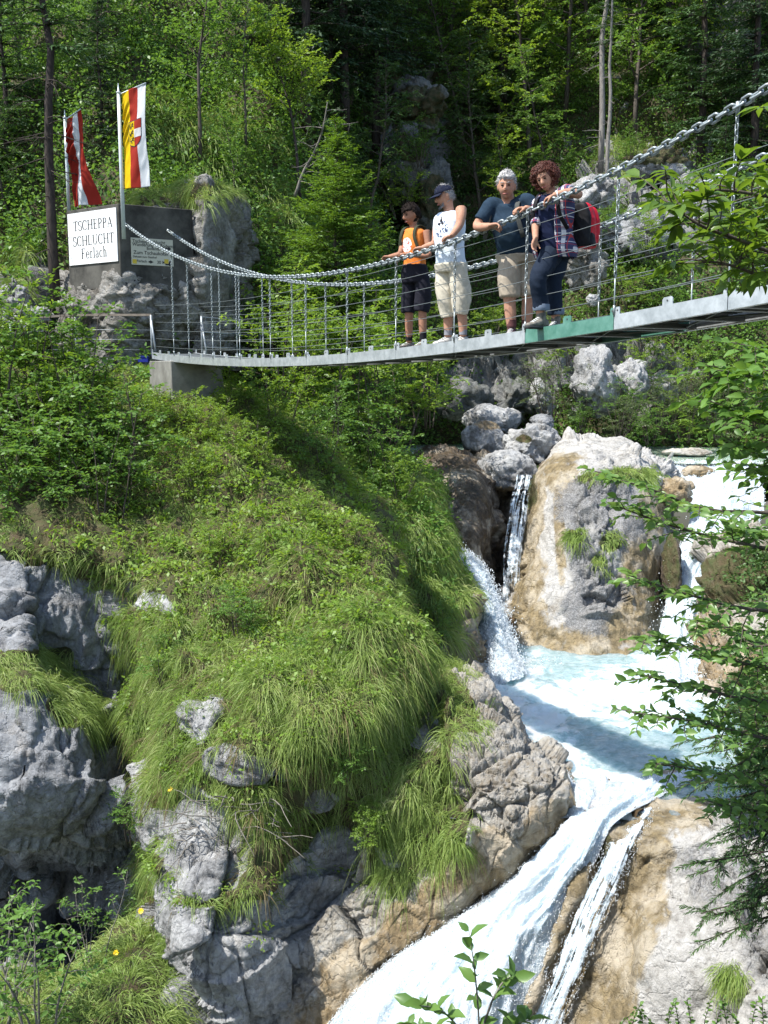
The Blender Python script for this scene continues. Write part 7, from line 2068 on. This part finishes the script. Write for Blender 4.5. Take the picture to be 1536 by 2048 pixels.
M_trail = mottled("shoe_brown", (0.10, 0.085, 0.07), (0.20, 0.18, 0.15), 40, .7); M_sole = mat("sole_dark", (0.03, 0.03, 0.03), .8); M_sock = clothes("dark_socks", (0.015, 0.015, 0.018))
for an in (al, ar):
    a = Acc(); limb(a, [an + Z * .02, an + Z * .07, an + Z * .12], [.042, .042, .044]); a.build("sock", M_sock, boy)
    shoe(boy, an, np.array([-.85, -.5]), M_trail, M_sole, .88, True)
M_strap = clothes("olive_strap", (0.045, 0.05, 0.03))
for sg in (-1, 1):
    a = Acc(); b = Nk + s * sg * .125 * .8
    strap([b - Z * .26 + f * .09 + s * sg * .05, b - Z * .12 + f * .118 + s * sg * .01, b - Z * .02 + f * .085, b + Z * .012, b - Z * .04 - f * .09, b - Z * .2 - f * .115], .022, s, M_strap, boy)

# ------------------------------------------------ man with the cap
Y0, tb = Yw(908, .24)
p = lambda x, y, d=0.0: at(x, y, Y0 + d)
f = nrm(np.array([-.70, -.71, 0])); s = np.array([-f[1], f[0], 0])
s = s if s[0] > 0 else -s
acc = Acc()
H, Nk = p(903, 534), p(899, 422, -.02)
loft(acc, torso(H, Nk, s, f, .98, belly=.012))
fh = nrm(np.array([-.93, -.26, -.30])); r, ff, u = frame(fh)
hc = p(889, 393, -.03)
limb(acc, [Nk - Z * .03, p(897, 415, -.02), hc - u * .055 - ff * .02], [.062, .056, .056])
L = head_geo(acc, hc, r, ff, u, 1.0)
Ya, Yb = Yw(838, 0)[0] - Y0, Yw(896, 0)[0] - Y0
h1, h2 = p(846, 495, Ya + .02), p(903, 472, Yb + .02)
limb(acc, [p(878, 436, .14), p(873, 462, .12), p(869, 486, .08), p(858, 491, (Ya + .08) * .5), h1], [.056, .048, .040, .034, .027])
limb(acc, [p(922, 418, -.16), p(922, 434, -.22), p(919, 449, -.25), p(911, 462, (Yb - .25) * .5), h2], [.062, .053, .045, .038, .028])
hand(acc, h1, np.array([-.55, .35, -.05]), np.array([0, 0, -1.0]), 1, 1, .9)
hand(acc, h2, np.array([-.5, .45, -.12]), np.array([0, 0, -1.0]), -1, 1, .9)
zdeck = zd(tb) - .018
fl, fr_ = p(896, 670, .06), p(926, 666, -.08)
al = np.array([fl[0], fl[1], zdeck + .09]); ar = np.array([fr_[0], fr_[1], zdeck + .09])
kl, kr = p(894, 612, .05), p(922, 608, -.10)
limb(acc, [p(892, 540, .06), p(892, 578, .06), kl, (kl + al) / 2 - f * .01, al], [.098, .080, .058, .054, .038])
limb(acc, [p(916, 538, -.08), p(919, 575, -.10), kr, (kr + ar) / 2 - f * .01, ar], [.098, .080, .058, .054, .038])
man = remesh(acc, "person", M_skin, .0065, 3)
tag(man, "man in a navy cap, white sleeveless top and beige knee trousers", "person")
M_grey_hair = mottled("grey_hair", (0.16, 0.155, 0.15), (0.36, 0.35, 0.34), 70, .5)
face_parts(L, r, ff, u, 1.0, man, M_grey_hair, .006)
cap_hair(L, r, ff, u, 1.0, M_grey_hair, man, front=.05, low=-.045, thick=.008, seed=4)
a = Acc()                                                          # short grey beard round the chin
for q in range(260):
    g = np.random.default_rng(q); x = g.uniform(-.05, .05); zz = g.uniform(-.118, -.075) + abs(x) * .5
    b0 = L(x, .072 - abs(x) * .5 + .02 * (zz < -.09), zz); leaves(a, b0[None], (nrm(b0 - L(0, 0, -.05)) - Z * .6)[None], (b0 - L(0, 0, -.05))[None], .02, .007)
a.build("beard", M_grey_hair, man)
M_cap = clothes("navy_cap", (0.012, 0.016, 0.035))
a = Acc(); nu, nv = 40, 16
th = np.linspace(0.01, 1.50, nv)[:, None]; ph = np.arange(nu)[None] * 2 * math.pi / nu
X = np.sin(th) * np.cos(ph) * .088; Yy = np.sin(th) * np.sin(ph) * .108; Zc = np.cos(th) * .088 * (1 + .06 * np.sin(ph)) + .040
W = L(0, 0, 0) + X[..., None] * r + (Yy[..., None] - .004) * ff + Zc[..., None] * u
i = np.arange(nv - 1)[:, None] * nu; j = np.arange(nu)[None]
a.add(W.reshape(-1, 3), np.stack([i + j, i + nu + j, i + nu + (j + 1) % nu, i + (j + 1) % nu], -1).reshape(-1, 4))
cap = a.build("cap", M_cap, man); so_ = cap.modifiers.new("s", 'SOLIDIFY'); so_.thickness = .004
a = Acc(); n1, n2 = 17, 8
B = np.zeros((n2, n1, 3))
for q in range(n2):
    for e in range(n1):
        an = math.pi * (.14 + .72 * e / (n1 - 1)); rr_ = 1 + .75 * q / (n2 - 1)
        xx, yy = math.cos(an) * .086 * (1 + .05 * q / n2), math.sin(an) * .106 * rr_ * (1 if rr_ == 1 else 1)
        B[q, e] = L(xx, yy - .004 , .044 - .020 * (q / (n2 - 1)) - .16 * (xx ** 2) * 10 * q / (n2 - 1) * .6)
a.add(B.reshape(-1, 3), gridfaces(n2, n1)); br_ = a.build("brim", M_cap, cap); so_ = br_.modifiers.new("s", 'SOLIDIFY'); so_.thickness = .006
a = Acc(); loft(a, torso(H, Nk, s, f, .98, .016, belly=.012, lo=0.0, hi=.975), 28)
ctr = H * .33 + Nk * .67 + f * .135
remesh(a, "tank_top", fabric_with_patch("white_cotton", (0.70, 0.78, 0.86), ctr, .10, None, (.03, .05, .12)), .009, 2, .006, 12, man, 6)
a = Acc(); tube(a, [Nk + f * .115 - Z * .07, Nk + f * .135 - Z * .13], [.012, .016], 8)                      # sunglasses hanging at the neck
for sg in (-1, 1): ball(a, Nk + f * .137 - Z * .15 + s * sg * .022, s * .022, f * .006, Z * .016, 10, 8)
a.build("sunglasses", M_eye, man)
a = Acc(); loft(a, torso(H, Nk, s, f, .98, .026, belly=.012, lo=-.11, hi=.10), 24)
limb(a, [p(893, 536, .05), p(890, 575, .06), p(892, 606, .05), p(897, 634, .05)], [.104, .104, .098, .084]); limb(a, [p(915, 534, -.07), p(920, 572, -.10), p(922, 602, -.10), p(921, 628, -.09)], [.104, .104, .098, .084])
remesh(a, "trousers", clothes("beige_cotton", (0.58, 0.53, 0.42)), .010, 2, .011, 9, man, 7)
M_runner = mottled("shoe_white", (0.62, 0.58, 0.50), (0.30, 0.30, 0.30), 30, .6); M_gsock = clothes("grey_socks", (0.25, 0.25, 0.27))
for an, td in ((al, (-.9, -.45)), (ar, (-.75, -.6))):
    a = Acc(); limb(a, [an + Z * .02, an + Z * .05, an + Z * .075], [.045, .044, .045]); a.build("sock", M_gsock, man)
    shoe(man, an, np.array(td), M_runner, M_white, 1.0, True)

# ------------------------------------------------ grey-haired man
Y0, tb = Yw(1022, .30)
p = lambda x, y, d=0.0: at(x, y, Y0 + d)
f = nrm(np.array([-.45, -.89, 0])); s = np.array([-f[1], f[0], 0]); s = s if s[0] > 0 else -s
acc = Acc()
H, Nk = p(1036, 516, .06), p(1017, 406, -.02)
loft(acc, torso(H, Nk, s, f, 1.12, belly=.045))
fh = nrm(np.array([-.22, -.95, -.16])); r, ff, u = frame(fh)
hc = p(1013, 373, -.09)
limb(acc, [Nk - Z * .03, p(1016, 398, -.04), hc - u * .06 - ff * .02], [.070, .064, .064])
L = head_geo(acc, hc, r, ff, u, 1.06)
Ya, Yb = Yw(992, 0)[0] - Y0, Yw(1042, 0)[0] - Y0
h1, h2 = p(980, 452, Ya + .03), p(1052, 417, Yb + .03)
limb(acc, [p(983, 412, -.02), p(968, 432, -.05), p(954, 452, -.06), p(967, 454, (Ya - .06) * .5), h1], [.066, .056, .047, .042, .032])
limb(acc, [p(1053, 404, -.12), p(1064, 413, -.16), p(1072, 424, -.2), p(1062, 421, (Yb - .2) * .5), h2], [.066, .056, .047, .040, .031])
hand(acc, h1, np.array([.72, -.45, .02]), np.array([-.25, -.2, -1.0]), -1, 1.05, .9)
hand(acc, h2, np.array([-.80, -.2, -.05]), np.array([0, 0, -1.0]), -1, 1.05, .95)
zdeck = zd(tb) - .018
fl, fr_ = p(1023, 648, -.04), p(1053, 645, .04)
al = np.array([fl[0], fl[1], zdeck + .09]); ar = np.array([fr_[0], fr_[1], zdeck + .09])
kl, kr = p(1019, 597, -.02), p(1056, 597, .04)
limb(acc, [p(1022, 520, .02), p(1019, 560, 0), kl, (kl + al) / 2, al], [.105, .088, .064, .060, .042])
limb(acc, [p(1052, 520, .06), p(1056, 560, .05), kr, (kr + ar) / 2, ar], [.105, .088, .064, .060, .042])
old = remesh(acc, "person", M_skin, .0065, 3)
tag(old, "grey-haired man in dark teal t-shirt and khaki shorts leaning on the chain", "person")
M_white_hair = mottled("white_hair", (0.26, 0.255, 0.245), (0.50, 0.49, 0.47), 70, .5)
face_parts(L, r, ff, u, 1.06, old, M_grey_hair)
cap_hair(L, r, ff, u, 1.06, M_white_hair, old, front=.066, low=-.03, thick=.018, noise=.012, seed=5)
a = Acc(); loft(a, torso(H, Nk, s, f, 1.12, .018, belly=.045, lo=-.02, hi=.99), 28)
limb(a, [Nk * .7 + p(983, 412, -.02) * .3 - Z * .04, p(984, 411, -.02), p(972, 427, -.045), p(961, 442, -.055)], [.075, .078, .074, .070])
limb(a, [Nk * .7 + p(1053, 404, -.12) * .3 - Z * .04, p(1052, 403, -.12), p(1059, 408, -.145), p(1066, 416, -.17)], [.075, .078, .074, .068])
remesh(a, "t_shirt", clothes("teal_cotton", (0.017, 0.036, 0.060)), .009, 3, .012, 7, old, 8)
a = Acc(); loft(a, torso(H, Nk, s, f, 1.12, .030, belly=.03, lo=-.11, hi=.10), 24)
limb(a, [p(1023, 516, .02), p(1019, 556, 0), p(1019, 594, -.02)], [.112, .112, .102]); limb(a, [p(1051, 516, .06), p(1056, 556, .05), p(1056, 592, .04)], [.112, .112, .102])
remesh(a, "shorts", clothes("khaki_cotton", (0.40, 0.34, 0.26)), .010, 2, .009, 9, old, 9)
M_hike = mottled("shoe_maroon", (0.10, 0.03, 0.03), (0.05, 0.03, 0.03), 30, .7)
for an, td in ((al, (-.3, -.95)), (ar, (-.1, -1))):
    a = Acc(); limb(a, [an + Z * .02, an + Z * .07, an + Z * .095], [.05, .05, .052]); a.build("sock", clothes("maroon_socks", (0.12, 0.05, 0.05)), old)
    shoe(old, an, np.array(td), M_hike, M_sole, 1.02)
M_bstrap = clothes("grey_strap", (0.07, 0.075, 0.07))
for sg in (-1, 1):
    a = Acc(); b = Nk + s * sg * .135
    strap([b - Z * .36 + f * .12 + s * sg * .07, b - Z * .17 + f * .148 + s * sg * .02, b - Z * .04 + f * .118, b + Z * .016, b - Z * .05 - f * .10, b - Z * .25 - f * .13], .024, s, M_bstrap, old)

# ------------------------------------------------ woman
Y0, tb = Yw(1100, .20)
p = lambda x, y, d=0.0: at(x, y, Y0 + d)
f = nrm(np.array([-.62, -.78, 0])); s = np.array([-f[1], f[0], 0]); s = s if s[0] > 0 else -s
acc = Acc()
H, Nk = p(1112, 506, .02), p(1106, 388, -.06)
loft(acc, torso(H, Nk, s, f, .94, belly=.01))
fh = nrm(np.array([-.45, -.83, -.33])); r, ff, u = frame(fh, (-.30, 0, 1))
hc = p(1090, 358, -.10)
limb(acc, [Nk - Z * .03, p(1102, 380, -.07), hc - u * .06 - ff * .02], [.054, .048, .050])
L = head_geo(acc, hc, r, ff, u, .93)
Yb = Yw(1100, 0)[0] - Y0
h2 = p(1107, 391, Yb + .02)
limb(acc, [p(1134, 384, -.18), p(1146, 386, -.24), p(1157, 389, -.28), p(1134, 384, (Yb - .28) * .5), h2], [.052, .046, .040, .034, .026])
hand(acc, h2, np.array([-.85, .1, -.42]), np.array([-.3, 0, -1.0]), -1, .92, .8)
h1 = p(1071, 478, -.16)
limb(acc, [p(1085, 400, .06), p(1076, 428, .0), p(1071, 452, -.06), h1], [.050, .044, .038, .026])
hand(acc, h1, np.array([-.25, -.2, -1.0]), np.array([.6, -.6, 0]), 1, .9, .5)
zdeck = zd(tb) - .018
fl, fr_ = p(1082, 632, -.17), p(1112, 628, .05)
al = np.array([fl[0], fl[1], zdeck + .115]); ar = np.array([fr_[0], fr_[1], zdeck + .09])
kl, kr = p(1076, 556, -.20), p(1106, 562, .02)
limb(acc, [p(1104, 510, -.03), p(1090, 532, -.10), kl, (kl + al) / 2, al], [.100, .088, .062, .052, .040])
limb(acc, [p(1117, 512, .06), p(1112, 538, .04), kr, (kr + ar) / 2, ar], [.100, .088, .062, .052, .040])
wo = remesh(acc, "person", M_skin, .0065, 3)
tag(wo, "woman with curly reddish hair, open plaid shirt and dark trousers leaning over the chain", "person")
M_red_hair = mottled("auburn_hair", (0.075, 0.022, 0.014), (0.15, 0.045, 0.026), 50, .45)
face_parts(L, r, ff, u, .93, wo, M_red_hair, .006)
a = Acc(); rng = np.random.default_rng(9)                               # curls: a cloud of small coils round the skull
cen = L(0, -.035, .03)
ball(a, cen, r * .098, ff * .092, u * .097, 20, 14)
for q in range(1700):
    d = nrm(rng.normal(size=3)); dl = np.array([np.dot(d, r), np.dot(d, ff), np.dot(d, u)])
    if dl[1] > .55 and dl[2] < .42: continue
    if dl[2] < -.85: continue
    b0 = cen + (r * dl[0] * .106 + ff * dl[1] * .102 + u * dl[2] * .104) * rng.uniform(.88, 1.20)
    t1 = nrm(np.cross(d, rng.normal(size=3))); t2 = np.cross(d, t1); tt = np.linspace(0, 7, 12); rad = rng.uniform(.006, .014)
    tube(a, b0 + t1 * (np.cos(tt) * rad)[:, None] + t2 * (np.sin(tt) * rad)[:, None] + (d * .7 - Z * .3) * (tt * .0045)[:, None], .0022, 3, False)
a.build("hair", M_red_hair, wo)
a = Acc(); loft(a, torso(H, Nk, s, f, .94, .012, belly=.01, lo=-.02, hi=.975), 28)
remesh(a, "t_shirt", clothes("navy_cotton", (0.012, 0.018, 0.05)), .009, 2, .005, 10, wo, 10)
M_plaid = mat("plaid_cotton", (0.1, 0.1, 0.2), .85, spec=.15); t = NT(M_plaid); tc = t.n("ShaderNodeTexCoord")
def stripes_(dirv, per, w, off=0.0):
    dp = t.n("ShaderNodeVectorMath", operation='DOT_PRODUCT'); t.l(tc.outputs["Object"], dp.inputs[0]); dp.inputs[1].default_value = tuple(dirv)
    fr = t.math('FRACT', t.math('ADD', t.math('MULTIPLY', dp.outputs["Value"], 1 / per), off))
    return t.math('LESS_THAN', fr, w)
c = t.mix(stripes_(s, .075, .38), (0.05, 0.055, 0.12), (0.62, 0.60, 0.62))
c = t.mix(t.math('MULTIPLY', stripes_((0, 0, 1), .075, .40, .2), .6), c, (0.05, 0.05, 0.11))
c = t.mix(t.math('MULTIPLY', stripes_((0, 0, 1), .075, .10, .62), .85), c, (0.62, 0.60, 0.62))
c = t.mix(stripes_(s, .075, .07, .45), c, (0.40, 0.05, 0.05)); c = t.mix(t.math('MULTIPLY', stripes_((0, 0, 1), .075, .07, .9), .8), c, (0.40, 0.05, 0.05))
t.l(c, t.b.inputs["Base Color"])
a = Acc()                                                               # open shirt: goes round the back, leaves the front free
rg = torso(H, Nk, s, f, .94, .030, belly=.01, lo=-.11, hi=.98)
rg = [(q[0], q[1] * (1.16 if i < 2 else 1.05), q[2] * (1.16 if i < 2 else 1.05)) for i, q in enumerate(rg)]
loft(a, rg, 44, 40, math.radians(118), math.radians(118 + 308), False)
sh = a.build("plaid_shirt", M_plaid, wo); so_ = sh.modifiers.new("s", 'SOLIDIFY'); so_.thickness = .006
a = Acc()
limb(a, [Nk * .6 + p(1134, 384, -.18) * .4 - Z * .03, p(1133, 383, -.18), p(1142, 385, -.22)], [.062, .066, .064])
remesh(a, "sleeve", M_plaid, .009, 2, .004, 14, wo, 12)
a = Acc(); limb(a, [Nk * .6 + p(1085, 400, .06) * .4 - Z * .03, p(1084, 402, .06), p(1077, 426, .0), p(1071, 450, -.06)], [.060, .062, .056, .052])
remesh(a, "sleeve", M_plaid, .009, 2, .004, 14, wo, 13)
a = Acc(); loft(a, torso(H, Nk, s, f, .94, .018, belly=.01, lo=-.11, hi=.10), 24)
limb(a, [p(1104, 506, -.03), p(1090, 530, -.10), kl, (kl + al) / 2 + Z * .02, al + Z * .085], [.108, .097, .078, .074, .074]); limb(a, [p(1117, 508, .06), p(1112, 538, .04), kr, (kr + ar) / 2, ar + Z * .075], [.108, .097, .078, .074, .076])
remesh(a, "trousers", clothes("dark_denim", (0.012, 0.020, 0.036)), .010, 2, .007, 9, wo, 14)
M_cuff = clothes("pale_cuff", (0.16, 0.20, 0.26))
for an in (al, ar):
    a = Acc(); limb(a, [an + Z * .065, an + Z * .09, an + Z * .125], [.076, .081, .079]); a.build("cuff", M_cuff, wo)
M_boot = mottled("shoe_grey", (0.05, 0.048, 0.045), (0.22, 0.20, 0.16), 24, .7)
shoe(wo, al, np.array([-.80, -.60]), M_boot, M_sole, 1.02); shoe(wo, ar, np.array([-.5, -.85]), M_boot, M_sole, 1.0)
a = Acc(); wr = (p(1134, 384, (Yb - .28) * .5) * .25 + h2 * .75)
dirw = nrm(h2 - p(1134, 384, (Yb - .28) * .5)); s1 = nrm(np.cross(dirw, Z)); s2 = np.cross(dirw, s1)
an = np.linspace(0, 2 * math.pi, 20)
tube(a, wr + s1 * (np.cos(an) * .031)[:, None] + s2 * (np.sin(an) * .031)[:, None], .006, 6); ball(a, wr + s2 * .031 * (1 if s2[2] > 0 else -1), s1 * .014, dirw * .014, s2 * .005, 12, 8)
a.build("wristwatch", M_white, wo)

# red rucksack on her back
bk = empty("backpack", p(1172, 490, .12)); tag(bk, "red and black rucksack on the back of the woman", "backpack")
M_bred = clothes("red_nylon", (0.55, 0.010, 0.025), None, 20, .55); M_bblk = clothes("black_nylon", (0.012, 0.012, 0.014), None, 20, .6)
bc = p(1164, 452, .06); bs_, bf = s, -f
def pack(name, c, w, d, h, m, vox=.010):
    a = Acc(); loft(a, [(c - Z * h, s * w * .75, f * d * .8), (c - Z * h * .9, s * w * .95, f * d), (c - Z * h * .3, s * w, f * d * 1.05), (c + Z * h * .4, s * w * .92, f * d * .9), (c + Z * h * .85, s * w * .7, f * d * .7), (c + Z * h, s * w * .4, f * d * .4)], 28, 26, power=.62)
    o_ = remesh(a, name, m, vox, 2, .008, 9, None, 15)
    o_.parent = bk; o_.matrix_parent_inverse = Matrix.Translation(-bk.location)
    return o_
pack("body", bc, .135, .10, .205, M_bred)
pack("back_panel", bc + f * .080, .130, .04, .20, M_bblk)
pack("front_pocket", bc - f * .07 + Z * .01 + s * .01, .125, .07, .175, M_bred)
pack("side_pocket", bc + s * .115 - Z * .13 + f * .03, .03, .05, .06, M_bblk)
a = Acc(); tube(a, cr(np.array([bc - f * .14 + Z * .16, bc - f * .17 + Z * .05, bc - f * .16 - Z * .1]), 10), .007, 6); a.build("zip", M_bblk, bk)
for sg in (-1, 1):
    a = Acc(); b = Nk + s * sg * .11
    strap([b - Z * .34 + f * .06 + s * sg * .085, b - Z * .2 + f * .125 + s * sg * .03, b - Z * .04 + f * .105, b + Z * .022, b - Z * .05 - f * .11, b - Z * .12 - f * .14], .02, s, M_bblk, bk)
